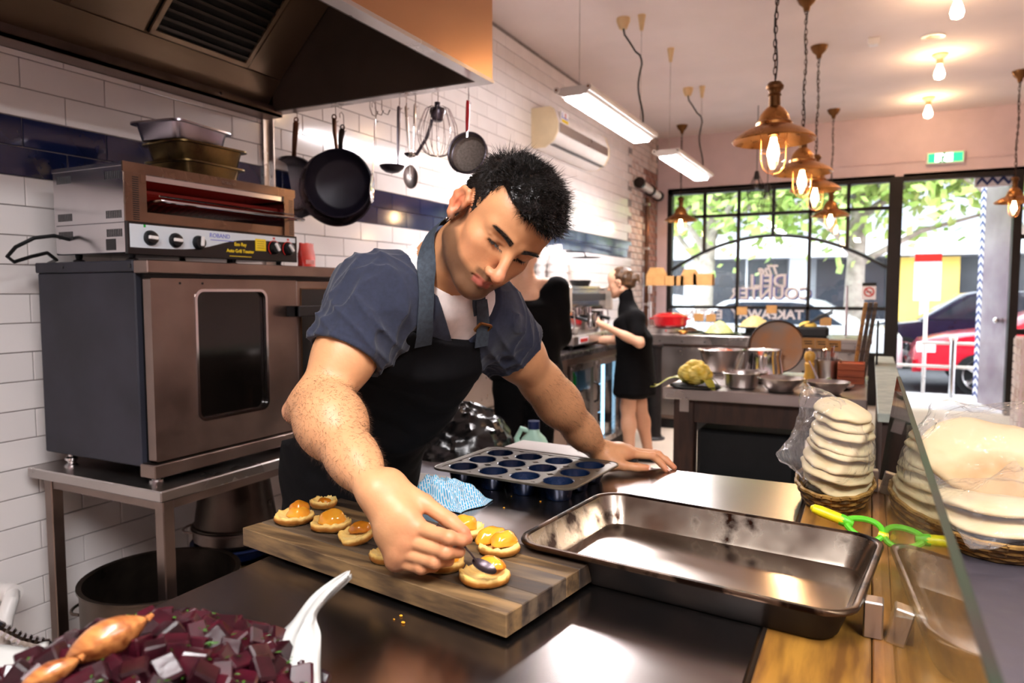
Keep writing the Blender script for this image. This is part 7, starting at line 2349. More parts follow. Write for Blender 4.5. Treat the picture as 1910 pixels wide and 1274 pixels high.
# utensils and boxes at the back right of the table
c = (-.285, 4.13, WZ)
mat('mill_wood', '#d9a84c', 0.35, var=0.1, scale=20)
t = thing('pepper_mill', 'turned pale wooden pepper mill standing on the work table', 'pepper mill', c)
MB().lathe([(0, 0), (.028, 0), (.03, .01), (.022, .05), (.026, .09), (.02, .1), (.027, .12), (.028, .14), (.02, .155), (0, .155)], 24, Matrix.Translation(c)).build('mill_body', 'mill_wood', t)
MB().sphere((c[0], c[1], WZ + .165), .011, 12, 8).build('knob', 'chrome', t)
c = (-.2, 4.19, WZ)
t = thing('cutlery_bucket', 'metal bucket full of upright cutlery on the work table', 'bucket', c)
MB().lathe([(0, 0), (.062, 0), (.068, .11), (.071, .113), (.066, .113), (.06, .005), (0, .005)], 30, Matrix.Translation((c[0], c[1], WZ + .0005))).build('bucket_body', 'steel', t)
for k in range(14):
    a, q = random.uniform(0, 6.3), random.uniform(.01, .05)
    x, y = c[0] + q * math.cos(a), c[1] + q * math.sin(a)
    z1 = WZ + random.uniform(.15, .19)
    MB().tube([(x * .9 + c[0] * .1, y * .9 + c[1] * .1, WZ + .02), (x + .01 * math.cos(a), y + .01 * math.sin(a), z1 - .01), (x + .012 * math.cos(a), y + .012 * math.sin(a), z1)], [.003, .0045, .006], 7, flat=.5).build('cutlery', 'chrome', t)
mat('box_red', '#8a3a1a', 0.5, col2='#b0542a', scale=8, stretch=(1, 1, 8))
c = (-.082, 4.06, WZ)
t = thing('wooden_box', 'reddish brown timber box behind the salad plate', 'box', (c[0], c[1] + .07, WZ))
for k in range(3):
    z0, z1 = WZ + .001 + k * .036, WZ + .034 + k * .036
    for x0, x1, y0, y1 in ((-.055, .055, 0, .009), (-.055, .055, .141, .15), (-.064, -.055, 0, .15), (.055, .064, 0, .15)):
        MB().box(c[0] + x0, c[0] + x1, c[1] + y0, c[1] + y1, z0, z1).build('slat', 'box_red', t, 0)
MB().box(c[0] - .055, c[0] + .055, c[1] + .009, c[1] + .141, WZ + .06, WZ + .1).build('contents', 'food_red', t, 0)
for i, (x, y, z, ry) in enumerate(((1508, 640, .0, .1), (1533, 641, .0, -.1), (1556, 645, .0, .05))):
    q = ony(x, y, 4.42)
    t = thing('price_card', ('left', 'middle', 'right')[i] + ' brown price card standing at the back of the work table', 'card', (q.x, q.y, WZ), 'brown price cards')
    T = Matrix.Translation((q.x, q.y, q.z)) @ Matrix.Rotation(ry, 4, 'Z')
    MB().box(-.035, .035, -.001, .001, -.03, .03, T).build('card', 'card_brown', t, 0)
    MB().box(-.02, .02, -.0016, -.001, -.006, .0, T).box(-.025, .018, -.0016, -.001, .008, .013, T).build('writing', 'print_black', t, 0)
    MB().cyl((q.x, q.y + .004, WZ), (q.x, q.y + .004, q.z), .0025, n=6).build('stake', 'black_iron', t)
# round tray leaning, timber boards standing against the partition
mat('tray_round', '#6a5a50', 0.4, 0.7, col2='#8a5a34', scale=5, rvar=0.1)
q = ony(1448, 655, 4.43)
t = thing('round_tray', 'worn round metal tray leaning upright at the back of the table', 'tray', (q.x, q.y, WZ))
RT_ = q.z - WZ + .06
T = frame((q.x, q.y, WZ + .155), x=(1, 0, 0), y=(0, .22, 1))
MB().lathe([(0, -.003), (.148, -.003), (.155, .006), (.152, .008), (.146, 0), (0, 0)], 44, T).build('tray_face', 'tray_round', t)
MB().tube([(.155 * math.cos(a), .155 * math.sin(a), .004) for a in np.linspace(0, 2 * PI, 44, endpoint=False)], .005, 6, closed=True, M=T).build('rim', 'black_iron', t)
for i in range(3):
    b0, b1 = onz(1588 + i * 12, 716, WZ), None
    x = .0 + i * .024
    t = one('timber_board', MB().box(-.010, .010, -.11, .11, 0, .42, Matrix.Translation((x - .075, 4.36, WZ + .001)) @ Matrix.Rotation(.12, 4, 'Y'), bev=.003), ('wood_counter', 'board_b', 'board_a')[i],
            ('leftmost', 'middle', 'rightmost')[i] + ' tall timber board leaning on the partition beside the food', 'board', 'timber boards on the work table')
pt = thing('partition', 'low dark partition with grey stone cap between kitchen and customers', 'partition', (.085, 3.7, 0))
mat('stone_cap', '#8b938a', 0.6, col2='#a3a99e', scale=20)
MB().box(.045, .115, 2.6, 4.85, 0, .955).build('panel', 'wood_dark', pt, 0)
MB().box(.03, .13, 2.58, 4.87, .955, .985, bev=.003).build('cap', 'stone_cap', pt)
MB().box(.032, .042, 4.3, 4.4, .985, 1.22).build('post', 'black_iron', pt, 0)

# ================================================================== serving counter under the window
SZ = .95
sc_ = thing('serving_counter', 'steel serving counter with food display under the arched window', 'counter', (-.9, 7.3, 0))
SX0, SX1, SY0, SY1 = -1.97, .02, 7.0, 7.75
MB().box(SX0, SX1, SY0, SY1, SZ - .04, SZ, bev=.004).build('worktop', 'steel', sc_)
MB().box(SX0 + .02, SX1 - .02, SY0 + .0, SY0 + .02, SZ - .09, SZ - .04).build('edge_rail', 'steel', sc_, 0)
MB().box(SX0 + .04, SX1 - .04, SY0 + .06, SY1 - .03, .1, SZ - .04).build('cabinet', 'steel_worn', sc_, 0)
for i in range(4):
    x = SX0 + .06 + i * .48
    d = MB().box(x, x + .46, SY0 + .045, SY0 + .06, .14, SZ - .12, bev=.004).build('door', 'steel', sc_)
    MB().box(x + .4, x + .42, SY0 + .02, SY0 + .045, .5, .65).build('handle', 'steel_dark', d, 0)
for i in range(9):
    MB().cyl((SX0 + .1 + i * .22, SY0 - .004, SZ - .065), (SX0 + .1 + i * .22, SY0, SZ - .065), .008, n=8).build('rivet', 'chrome', sc_)
MB().box(SX0 + .04, SX1 - .04, SY0 + .08, SY1 - .03, 0, .1).build('plinth', 'black_matte', sc_, 0)
t = thing('pedestal_post', 'black round post with flared foot beside the barista', 'post', (-1.62, 6.1, 0))
q = onz(1217, 818, 0)
MB().lathe([(0, 0), (.11, 0), (.115, .012), (.085, .03), (.078, .05), (.078, .86), (0, .86)], 32, Matrix.Translation((q.x, q.y, 0))).build('post_body', 'black_plastic', t)
MB().lathe([(.078, .86), (.09, .865), (.09, .89), (0, .89)], 32, Matrix.Translation((q.x, q.y, 0))).build('post_cap', 'black_plastic', t)
t.location = (q.x, q.y, 0)
for ch in t.children:
    ch.data.transform(Matrix.Translation((-1.62 - q.x, 6.1 - q.y, 0)))
def sv_p(px, py, dy=.3):
    q = ony(px, py, SY0 + dy); return (q.x, q.y, SZ)
# red casserole on a burner
mat('enamel_red', '#b3151d', 0.2, var=0.1, coat=0.4)
c = sv_p(1250, 605)
t = thing('burner', 'round steel table burner under the red casserole', 'burner', c)
MB().lathe([(0, 0), (.16, 0), (.17, .01), (.17, .05), (.15, .06), (0, .06)], 32, Matrix.Translation((c[0] - .05, c[1], SZ + .0005))).build('burner_body', 'steel', t)
MB().sphere((c[0] - .0, c[1] - .168, SZ + .03), .01, 10, 8).build('pilot_light', 'print_red', t)
t = thing('casserole', 'red enamel lidded casserole at the left of the serving counter', 'casserole', (c[0], c[1], SZ + .062))
T = Matrix.Translation((c[0], c[1], SZ + .062))
MB().lathe([(0, 0), (.15, 0), (.17, .02), (.175, .1), (.17, .102), (0, .102)], 40, T).build('pot_body', 'enamel_red', t)
MB().lathe([(.178, .102), (.178, .112), (.12, .14), (.03, .15), (0, .15)], 40, T).build('lid', 'enamel_red', t)
MB().lathe([(0, .15), (.012, .15), (.012, .165), (.022, .172), (.02, .182), (0, .184)], 18, T).build('lid_knob', 'black_plastic', t)
for s in (-1, 1):
    MB().tube([T @ Vector((s * .17, -.04, .085)), T @ Vector((s * .205, -.03, .085)), T @ Vector((s * .205, .03, .085)), T @ Vector((s * .17, .04, .085))], .009, 8).build('handle', 'enamel_red', t)
c = sv_p(1274, 622, .1); bowl('small orange bowl of yellow sauce on the serving counter', c, .055, .035, 'copper', 'food_yellow', .8, name='sauce_bowl', group='serving dishes')
def plate_of(label, px, py, r, hgt, m, name, stand=0.0, dy=.3):
    c = sv_p(px, py, dy)
    t = thing(name, label, 'dish', c, 'serving dishes')
    z = SZ + stand
    if stand:
        MB().lathe([(0, 0), (.12, 0), (.12, .01), (.09, .02), (.09, stand - .01), (0, stand - .01)], 28, Matrix.Translation((c[0], c[1], SZ + .0005))).build('stand', 'black_matte', t)
    MB().lathe([(0, 0), (r * .8, 0), (r, .015), (r * .98, .018), (r * .78, .005), (0, .005)], 36, Matrix.Translation((c[0], c[1], z + .0005))).build('plate', 'black_plastic', t)
    def ff(u, v):
        rr_ = r * .78 * v
        x, y = rr_ * math.cos(2 * PI * u), rr_ * math.sin(2 * PI * u)
        n_ = mnoise.noise(Vector((x * 45, y * 45, px))) * .012 + mnoise.noise(Vector((x * 20, y * 20, px))) * .012
        return (c[0] + x, c[1] + y, z + .006 + (hgt * (1 - v ** 2) + n_ * (1 - v ** 4)))
    MB().surf(ff, 40, 14, closed_u=True).build('heap', m, t, 40)
    return t
plate_of('black plate heaped with pale green salad on the serving counter', 1342, 617, .19, .12, 'food_leek', 'salad_dish')
plate_of('mound of grain salad on a black stand before the window', 1408, 612, .2, .11, 'food_grain', 'grain_dish', .07)
plate_of('black dish of yellow roast vegetables on the serving counter', 1478, 622, .15, .07, 'food_yellow', 'roast_dish', 0, .25)
plate_of('dark plate of browned fritters behind the casserole', 1285, 604, .15, .05, 'handle_bronze', 'fritter_dish', 0, .5)
c = sv_p(1515, 624, .2)
t = thing('serving_box', 'black open box with tongs at the right of the serving counter', 'box', c)
MB().box(c[0] - .15, c[0] + .14, c[1] - .1, c[1] + .1, SZ + .001, SZ + .1, bev=.02).build('box_body', 'black_matte', t)
for s in (0, 1):
    MB().tube([(c[0] - .1 + s * .03, c[1] - .05, SZ + .1), (c[0] + .05, c[1] - .03 + s * .02, SZ + .17 + s * .02), (c[0] + .17, c[1], SZ + .23 + s * .02)], .008, 8).build('tongs', 'black_plastic', t)
MB().sphere((c[0] - .04, c[1], SZ + .1), (.08, .06, .05), 14, 8).build('contents', 'food_yellow', t)
for i, (px, py) in enumerate(((1303, 592), (1326, 593), (1384, 580), (1439, 577), (1540, 600))):
    q = ony(px, py, SY0 + .45)
    t = thing('price_card', ('first', 'second', 'third', 'fourth', 'last')[i] + ' brown price card from the left along the serving counter', 'card', (q.x, q.y, SZ), 'brown price cards')
    MB().box(q.x - .05, q.x + .05, q.y - .001, q.y + .001, q.z - .04, q.z + .04, Matrix.Translation((0, 0, 0))).build('card', 'card_brown', t, 0)
    MB().cyl((q.x, q.y + .004, SZ), (q.x, q.y + .004, q.z), .003, n=6).build('stake', 'black_iron', t)
# glass shelf with takeaway boxes
q0, q1 = ony(1200, 533, 7.5), ony(1345, 533, 7.5)
t = thing('glass_shelf', 'clear glass shelf with takeaway boxes over the serving counter', 'shelf', ((q0.x + q1.x) / 2, 7.5, SZ))
MB().box(q0.x, q1.x + 1.2, 7.38, 7.66, q0.z - .008, q0.z).build('shelf_pane', 'window_glass', t, 0)
for x in (q0.x + .03, q1.x + 1.17):
    for y in (7.4, 7.64):
        MB().cyl((x, y, SZ), (x, y, q0.z - .008), .008, n=10).build('shelf_leg', 'chrome', t)
for i, (px, w, h_, tall) in enumerate(((1224, .2, .19, True), (1253, .12, .1, False), (1268, .1, .1, False), (1286, .17, .17, True), (1312, .19, .12, False))):
    q = ony(px, 530, 7.5)
    T = Matrix.Translation((q.x, 7.52, q0.z + .0005))
    prof = [(-w / 2, 0), (w / 2, 0), (w / 2 * .95, h_ * .6), (w / 2 * .55, h_), (-w / 2 * .55, h_), (-w / 2 * .95, h_ * .6)] if tall else [(-w / 2, 0), (w / 2, 0), (w / 2 * 1.02, h_), (-w / 2 * 1.02, h_)]
    o = one('takeaway_box', MB().prism(prof, -.07, .07, T @ Matrix(((1, 0, 0, 0), (0, 0, 1, 0), (0, 1, 0, 0), (0, 0, 0, 1)))), 'card_brown',
            ('tall brown takeaway box at the left end of the glass shelf', 'first low brown takeaway box on the glass shelf', 'second low brown takeaway box on the glass shelf', 'tall brown takeaway box in the middle of the glass shelf', 'low wide takeaway box at the right end of the glass shelf')[i],
            'box', 'takeaway boxes on the glass shelf', 0)

# lettering on the inside of the window, seen from behind
for s, px, py, sz, sh, m in (('The', 1436, 504, .16, .35, 'print_white'), ('DELI', 1433, 525, .225, 0, 'print_white'), ('COUNTER', 1436, 548, .205, 0, 'print_white'),
                       ('EAT IN', 1312, 587, .16, 0, 'print_white'), ('TAKEAWAY', 1430, 587, .16, 0, 'print_white')):
    q = ony(px, py, YF + .048)
    o = lettering(s, sz, frame(q, x=(-1, 0, 0), y=(0, 0, 1)), m, w1, 'window_lettering', .0015, bold=.006, shear=sh)
    if sz > .2:
        lettering(s, sz, frame(q + Vector((.012, .012, -.01)), x=(-1, 0, 0), y=(0, 0, 1)), 'print_blue', w1, 'window_lettering', .0012, bold=.009)
q = ony(1621, 543, YF + .045)
t = thing('no_smoking_sign', 'small red and white no smoking sticker on the window glass', 'sign', (q.x, q.y, q.z - .1))
MB().box(q.x - .075, q.x + .075, q.y - .002, q.y, q.z - .1, q.z + .1).build('sticker', 'print_white', t, 0)
MB().box(q.x - .075, q.x + .075, q.y - .003, q.y - .002, q.z + .06, q.z + .1).build('top_band', 'print_black', t, 0)
MB().tube([(q.x + .05 * math.cos(a), q.y - .004, q.z - .01 + .05 * math.sin(a)) for a in np.linspace(0, 2 * PI, 24, endpoint=False)], .008, 6, closed=True).tube([(q.x - .035, q.y - .004, q.z + .025), (q.x + .035, q.y - .004, q.z - .045)], .007, 6).build('red_ring', 'print_red', t)
MB().box(q.x - .03, q.x + .03, q.y - .0035, q.y - .002, q.z - .016, q.z - .004).build('cigarette', 'print_black', t, 0)
# small wire cage lamps by the window
for i, (px, py) in enumerate(((1411, 352), (1431, 377))):
    q = ony(px, py, 8.3 - .35 * i)
    t = thing('cage_lamp', ('upper', 'lower')[i] + ' small unlit wire cage lamp hanging before the window', 'pendant light', (q.x, q.y, q.z - .1), 'wire cage lamps')
    T = Matrix.Translation(q)
    cg = MB()
    for a in np.linspace(0, 2 * PI, 6, endpoint=False):
        cg.tube([(r * math.cos(a), r * math.sin(a), z) for r, z in ((.03, .13), (.1, -.04), (.075, -.11))], .004, 5, M=T)
    for r, z in ((.1, -.04), (.075, -.11)):
        cg.tube([(r * math.cos(a), r * math.sin(a), z) for a in np.linspace(0, 2 * PI, 6, endpoint=False)], .004, 5, closed=True, M=T)
    cg.build('wire_cage', 'black_iron', t)
    MB().lathe([(0, .19), (.02, .19), (.032, .13), (.025, .1), (0, .1)], 16, T).build('lamp_holder', 'black_iron', t)
    MB().lathe([(.015, .1), (.03, .04), (.02, .0), (0, -.005)], 14, T).build('bulb', 'jar_glass', t)
    MB().cyl(q + Vector((0, 0, .19)), (q.x, q.y, ZC), .004, n=6).build('power_cord', 'black_iron', t)

# ================================================================== the two women
mat('hair_brown', '#2f1d0f', 0.5, col2='#573a1e', scale=40)
mat('hair_dark', '#2a1a12', 0.4, var=0.2, scale=40)
mat('dress_black', '#060506', 0.9, spec=0.15, var=0.2, scale=60, bump=0.3, bscale=30, bdist=0.003)
mat('skin_plain', '#d9a585', 0.45, var=0.06, scale=30, sss=0.1)
# barista in profile, facing the machine
Wp = lambda px, py, Z=5.7: cp(px, py, Z)
b = Body()
wh = Wp(1159, 530)
wf_ = (Vector((-1, 0.05, -.22))).normalized(); wlft = Vector((-.05, -1, 0)).normalized(); wu = wlft.cross(wf_).normalized() * 1.0
if wu.z < 0: wu = -wu
WR = np.array([[wlft[i], wf_[i], wu[i]] for i in range(3)], dtype=np.float32)
head_prims(b, lambda x, y, z: wh + (wlft * x + wf_ * y + wu * z) * .95, WR)
nb_ = Wp(1172, 572)
b.cap(nb_, wh + wu * -.05 - wf_ * .02, .05, .045, .03)
sh_l = Wp(1187, 594, 5.54); el_l = Wp(1193, 640, 5.44); ha_l = Wp(1126, 607, 5.46)
sh_r = Wp(1174, 592, 5.84); el_r = Wp(1148, 634, 5.88); ha_r = Wp(1092, 637, 5.95)
for S, E, W in ((sh_l, el_l, ha_l), (sh_r, el_r, ha_r)):
    b.cap(S, E, .042, .036, .02); b.cap(E, E.lerp(W, .4), .036, .034, .02); b.cap(E.lerp(W, .3), W, .034, .022, .02)
    d = (W - E).normalized(); o_ = Vector((0, 0, 1)).cross(d).normalized()
    b.cap(W, W + d * .06, .024, .022, .02)
    for k in range(4):
        q = W + d * .06 + o_ * (k - 1.5) * .016
        b.chain([q, q + d * .03 - Vector((0, 0, .008)), q + d * .045 - Vector((0, 0, .028))], [.009, .008, .007], .004)
    b.chain([W + d * .02, W + d * .05 + Vector((0, 0, .03)), W + d * .075 + Vector((0, 0, .025))], [.013, .01, .008], .006)
pvw = Vector((nb_.x + .06, nb_.y - .02, .88))
for s in (-1, 1):
    kn = Vector((pvw.x + .02 * s, pvw.y + .09 * s, .47)); an = Vector((pvw.x + .05 + .05 * s, pvw.y + .09 * s, .08))
    b.cap(pvw + Vector((0, .08 * s, -.1)), kn, .085, .058, .03); b.cap(kn, kn.lerp(an, .4), .056, .058, .03); b.cap(kn.lerp(an, .35), an, .057, .036, .03)
    b.cap(an, an + Vector((-.13, 0, -.045)), .036, .028, .03)
b.cap(pvw, nb_ - Vector((0, 0, .1)), .10, .06, .04)
wo_ = thing('person', 'woman in black high necked dress making coffee at the espresso machine', 'person', (pvw.x, pvw.y, 0))
def wcol(P):
    c = np.tile(np.array(lin('#dca98a'), dtype=np.float32), (len(P), 1)); return c
lo, hi = b.bounds(); lo[2] = .005
sdf_object('body', b, lo, hi, .0075, 'skin', wo_, wcol)
dr2 = Body()
dr2.cap(nb_ + Vector((0, 0, -.03)), wh + wu * -.085 - wf_ * .02, .064, .058, .03)
dr2.ecap(pvw + Vector((0.0, 0, .1)), nb_ - Vector((0, 0, .12)), (0, 1, 0), (.165, .125), (.175, .115), .05)
dr2.ecap(Vector((pvw.x + .01, pvw.y, .58)), pvw + Vector((0, 0, .12)), (0, 1, 0), (.215, .17), (.165, .13), .06)
for S, E in ((sh_l, el_l), (sh_r, el_r)):
    dr2.cap(nb_ - Vector((0, 0, .035)), S, .062, .066, .05); dr2.cap(S, S.lerp(E, .62), .064, .058, .03)
def dress_f(P, c=None, r=0):
    d = dr2(P, c, r) + wob(P, 41, .006, 22) * np.clip((1.0 - P[:, 2]) * 2, .2, 1)
    return np.maximum(d, .50 + .02 * np.sin(P[:, 1] * 40) - P[:, 2])
lo, hi = dr2.bounds()
sdf_object('dress', dress_f, lo, hi, .009, 'dress_black', wo_)
hb2 = Body()
hp2 = lambda x, y, z: wh + (wlft * x + wf_ * y + wu * z) * .95
hb2.ell(hp2(0, -.018, .052), (.083, .098, .09), WR, .02)
hb2.ell(hp2(0, -.075, .0), (.06, .05, .055), WR, .02)
hb2.ell(hp2(0, -.112, .022), (.034, .036, .034), WR, .012)
hb2.chain([hp2(0, -.12, .03), hp2(0, -.152, .035), hp2(0.01, -.165, -.03)], [.018, .016, .005], .01)
def hair2(P, c=None, r=0):
    q = ((P - A3(wh)) @ WR) / .95
    y, z = q[:, 1], q[:, 2]
    d = hb2(P, c, r) + wob(P, 2, .004, 90)
    return np.maximum(d, np.minimum(y - .034 - .8 * (z - .0), .2) * .8)
lo, hi = hb2.bounds()
sdf_object('hair', hair2, lo, hi, .006, 'hair_brown', wo_)
for s in (-1, 1):
    an = Vector((pvw.x + .05 + .05 * s, pvw.y + .09 * s, .08))
    sb_ = Body(); sb_.ecap(an + Vector((.04, 0, -.04)), an + Vector((-.16, 0, -.05)), (0, 1, 0), (.04, .045), (.042, .03), .02, endr=.03)
    lo, hi = sb_.bounds(); sdf_object('shoe', lambda P, a=None, c=0: np.maximum(np.maximum(sb_(P), .002 - P[:, 2]), P[:, 2] - .075), lo, hi, .007, 'black_plastic', wo_)
rg = MB()
q = ha_r + (ha_r - el_r).normalized() * .06
rg.surf(lambda u, v: (q.x - .05 + .14 * (v - .5), q.y + .16 * (u - .5), .934 + .02 * abs(mnoise.noise(Vector((u * 4, v * 4, 5)))) + .006), 16, 12)
one('cleaning_rag', rg, 'pale_blue' if 'pale_blue' in MATS else mat('pale_blue', '#8fc4de', .8), 'pale blue rag under the hand of the woman at the machine', 'cloth', smooth=60)
q = ha_l + (ha_l - el_l).normalized() * .075
t = thing('milk_jug', 'steel frothing jug held by the woman in the black dress', 'jug', (q.x, q.y, q.z - .06))
MB().lathe([(0, -.06), (.04, -.06), (.044, -.05), (.036, .03), (.04, .055), (.037, .055), (.033, .03), (.04, -.05), (0, -.055)], 22, Matrix.Translation(q - (ha_l - el_l).normalized() * -.02)).build('jug_body', 'chrome', t)

# second woman, seen from behind, half hidden by the chef
b = Body()
m0 = Vector((-1.69, 3.52, 0))
fwd2 = Vector((-.55, .8, 0)).normalized(); lf2 = Vector((0, 0, 1)).cross(fwd2).normalized()
hd2 = Vector((m0.x, m0.y, 1.60)) + fwd2 * .02
R2 = np.array([[lf2[i], fwd2[i], (0, 0, 1)[i]] for i in range(3)], dtype=np.float32)
head_prims(b, lambda x, y, z: hd2 + (lf2 * x + fwd2 * y + Vector((0, 0, 1)) * z) * .95, R2)
nb2 = m0 + Vector((0, 0, 1.43))
b.cap(nb2, hd2 - Vector((0, 0, .05)) - fwd2 * .02, .05, .046, .03)
b.cap(nb2 - lf2 * .12 - Vector((0, 0, .02)), nb2 + lf2 * .12 - Vector((0, 0, .02)), .045, .045, .04)
for s in (-1, 1):
    S = nb2 + lf2 * .17 * s - Vector((0, 0, .05)); E = S + fwd2 * .06 - Vector((0, 0, .27)) + lf2 * .03 * s; W = E + fwd2 * .22 - Vector((0, 0, .03)) - lf2 * .05 * s
    b.cap(S, E, .045, .037, .02); b.cap(E, W, .036, .023, .02); b.cap(W, W + fwd2 * .08, .024, .02, .02)
    for k in range(4):
        q = W + fwd2 * .08 + lf2 * (k - 1.5) * .016
        b.chain([q, q + fwd2 * .04 - Vector((0, 0, .012)), q + fwd2 * .06 - Vector((0, 0, .03))], [.009, .008, .007], .004)
    b.chain([W + fwd2 * .02, W + fwd2 * .06 - lf2 * .035 * s], [.013, .009], .006)
b.cap(m0 + Vector((0, 0, .95)), nb2 - Vector((0, 0, .1)), .1, .1, .04)
w2 = thing('person', 'woman in loose black top and jeans seen from behind past the chef', 'person', (m0.x, m0.y, 0))
lo, hi = b.bounds(); sdf_object('body', b, lo, hi, .009, 'skin', w2, wcol)
tp = Body()
tp.ecap(m0 + Vector((0, 0, .92)), nb2 - Vector((0, 0, .14)), lf2, (.2, .14), (.2, .13), .05)
for s in (-1, 1):
    S = nb2 + lf2 * .17 * s - Vector((0, 0, .05)); E = S + fwd2 * .06 - Vector((0, 0, .27)) + lf2 * .03 * s
    tp.cap(nb2 + lf2 * .1 * s - Vector((0, 0, .06)), S, .06, .065, .05); tp.cap(S, S.lerp(E, .9), .07, .08, .04)
def top_f(P, c=None, r=0):
    d = tp(P, c, r) + wob(P, 51, .01, 18)
    d = np.maximum(d, .11 - np.linalg.norm((P - A3(nb2 + Vector((0, 0, .045)) - fwd2 * .03)) * np.array([1, 1, .9], dtype=np.float32), axis=1))
    return np.maximum(d, .80 - P[:, 2])
lo, hi = tp.bounds(); sdf_object('top', top_f, lo, hi, .01, 'dress_black', w2)
jn = Body()
for s in (-1, 1):
    jn.cap(m0 + lf2 * .085 * s + Vector((0, 0, .86)), m0 + lf2 * .09 * s + Vector((0, 0, .47)), .095, .065, .03)
    jn.cap(m0 + lf2 * .09 * s + Vector((0, 0, .47)), m0 + lf2 * .1 * s - fwd2 * .03 + Vector((0, 0, .09)), .065, .048, .03)
jn.ecap(m0 + Vector((0, 0, .84)), m0 + Vector((0, 0, .95)), lf2, (.165, .12), (.155, .11), .04)
lo, hi = jn.bounds(); lo[2] = .06
sdf_object('jeans', lambda P, c=None, r=0: jn(P, c, r) + wob(P, 61, .003, 60), lo, hi, .01, 'dress_black', w2)
for s in (-1, 1):
    sb_ = Body(); a = m0 + lf2 * .1 * s
    sb_.ecap(a - fwd2 * .07 + Vector((0, 0, .045)), a + fwd2 * .15 + Vector((0, 0, .035)), lf2, (.04, .045), (.04, .032), .02, endr=.03)
    sb_.cap(a - fwd2 * .03 + Vector((0, 0, .05)), a - fwd2 * .03 + Vector((0, 0, .1)), .045, .048, .02)
    lo, hi = sb_.bounds(); sdf_object('shoe', lambda P, a=None, c=0: np.maximum(sb_(P), .002 - P[:, 2]), lo, hi, .008, 'black_plastic', w2)
h2 = Body()
H2 = lambda x, y, z: hd2 + (lf2 * x + fwd2 * y + Vector((0, 0, 1)) * z) * .95
h2.ell(H2(0, -.015, .05), (.085, .104, .092), R2, .02); h2.ell(H2(0, -.11, .06), (.045, .045, .045), R2, .02)
lo, hi = h2.bounds()
sdf_object('hair', lambda P, c=None, r=0: np.maximum(h2(P, c, r) + wob(P, 2, .004, 90), (((P - A3(hd2)) @ R2)[:, 1] - .01 - .8 * ((P - A3(hd2)) @ R2)[:, 2]) * .8), lo, hi, .008, 'hair_dark', w2)

# ================================================================== the street outside
mat('pavement', '#b9b6b8', 0.8, var=0.06, scale=3)
mat('asphalt', '#5c5c62', 0.85, var=0.1, scale=8)
mat('render_white', '#d8d8dc', 0.8, var=0.04, scale=1)
mat('render_grey', '#8e9096', 0.8, var=0.06, scale=1)
mat('shop_dark', '#2a2c34', 0.25, var=0.2, scale=1)
mat('panel_yellow', '#d9b65a', 0.6, var=0.08, scale=2)
mat('car_white', '#e6e8ec', 0.2, var=0.02, coat=0.5)
mat('car_red', '#c4122c', 0.2, var=0.05, coat=0.6)
mat('car_dark', '#1c2038', 0.2, var=0.1, coat=0.6)
mat('car_glass', '#2c3440', 0.05, var=0.1, spec=0.8)
mat('tyre', '#141416', 0.8, var=0.1)
mat('bark', '#b9aea4', 0.85, col2='#8f857c', scale=6, bump=0.3, bscale=12, bdist=0.02)
mat('leaf_green', '#8fb455', 0.5, col2='#cddc8a', scale=3, trans=0.0, sss=0.0)
struct('pavement', MB().box(-14, 18, YF + .1, 11.3, -.14, -.02), 'pavement')
struct('road', MB().box(-30, 40, 11.3, 22, -.2, -.12), 'asphalt')
struct('far_pavement', MB().box(-30, 40, 22, 25, -.2, -.04), 'pavement')
bl = thing('building', 'pale building with long white awning across the street', 'building', (0, 25, 0))
MB().box(-26, 34, 25, 30, 0, 12).build('wall', 'render_grey', bl, 0)
MB().box(-26, 34, 24.2, 25, 2.45, 3.1).build('awning', 'render_white', bl, 0)
MB().box(-26, 34, 24.9, 25, 0, .5).build('plinth', 'render_white', bl, 0)
for i in range(16):
    x = -22 + i * 3.4
    w = MB().box(x, x + 2.5, 24.94, 24.99, .5, 2.4).build('shop_window', 'shop_dark', bl, 0)
    MB().box(x + 1.22, x + 1.28, 24.9, 24.94, .5, 2.6).build('mullion', 'render_white', w, 0)
    u = MB().box(x + .2, x + 2.3, 24.94, 24.99, 4.3, 6.2).build('upper_window', 'shop_dark', bl, 0)
    MB().box(x + 1.22, x + 1.28, 24.9, 24.94, 4.3, 6.2).build('mullion', 'render_white', u, 0)
    MB().box(x + 2.6, x + 3.2, 24.8, 25, 0, 2.75).build('pier', 'render_white', bl, 0)
for x in (.55, 1.55, 4.4):
    MB().box(x, x + .75, 24.7, 24.79, .3, 2.4).build('yellow_panel', 'panel_yellow', bl, 0)

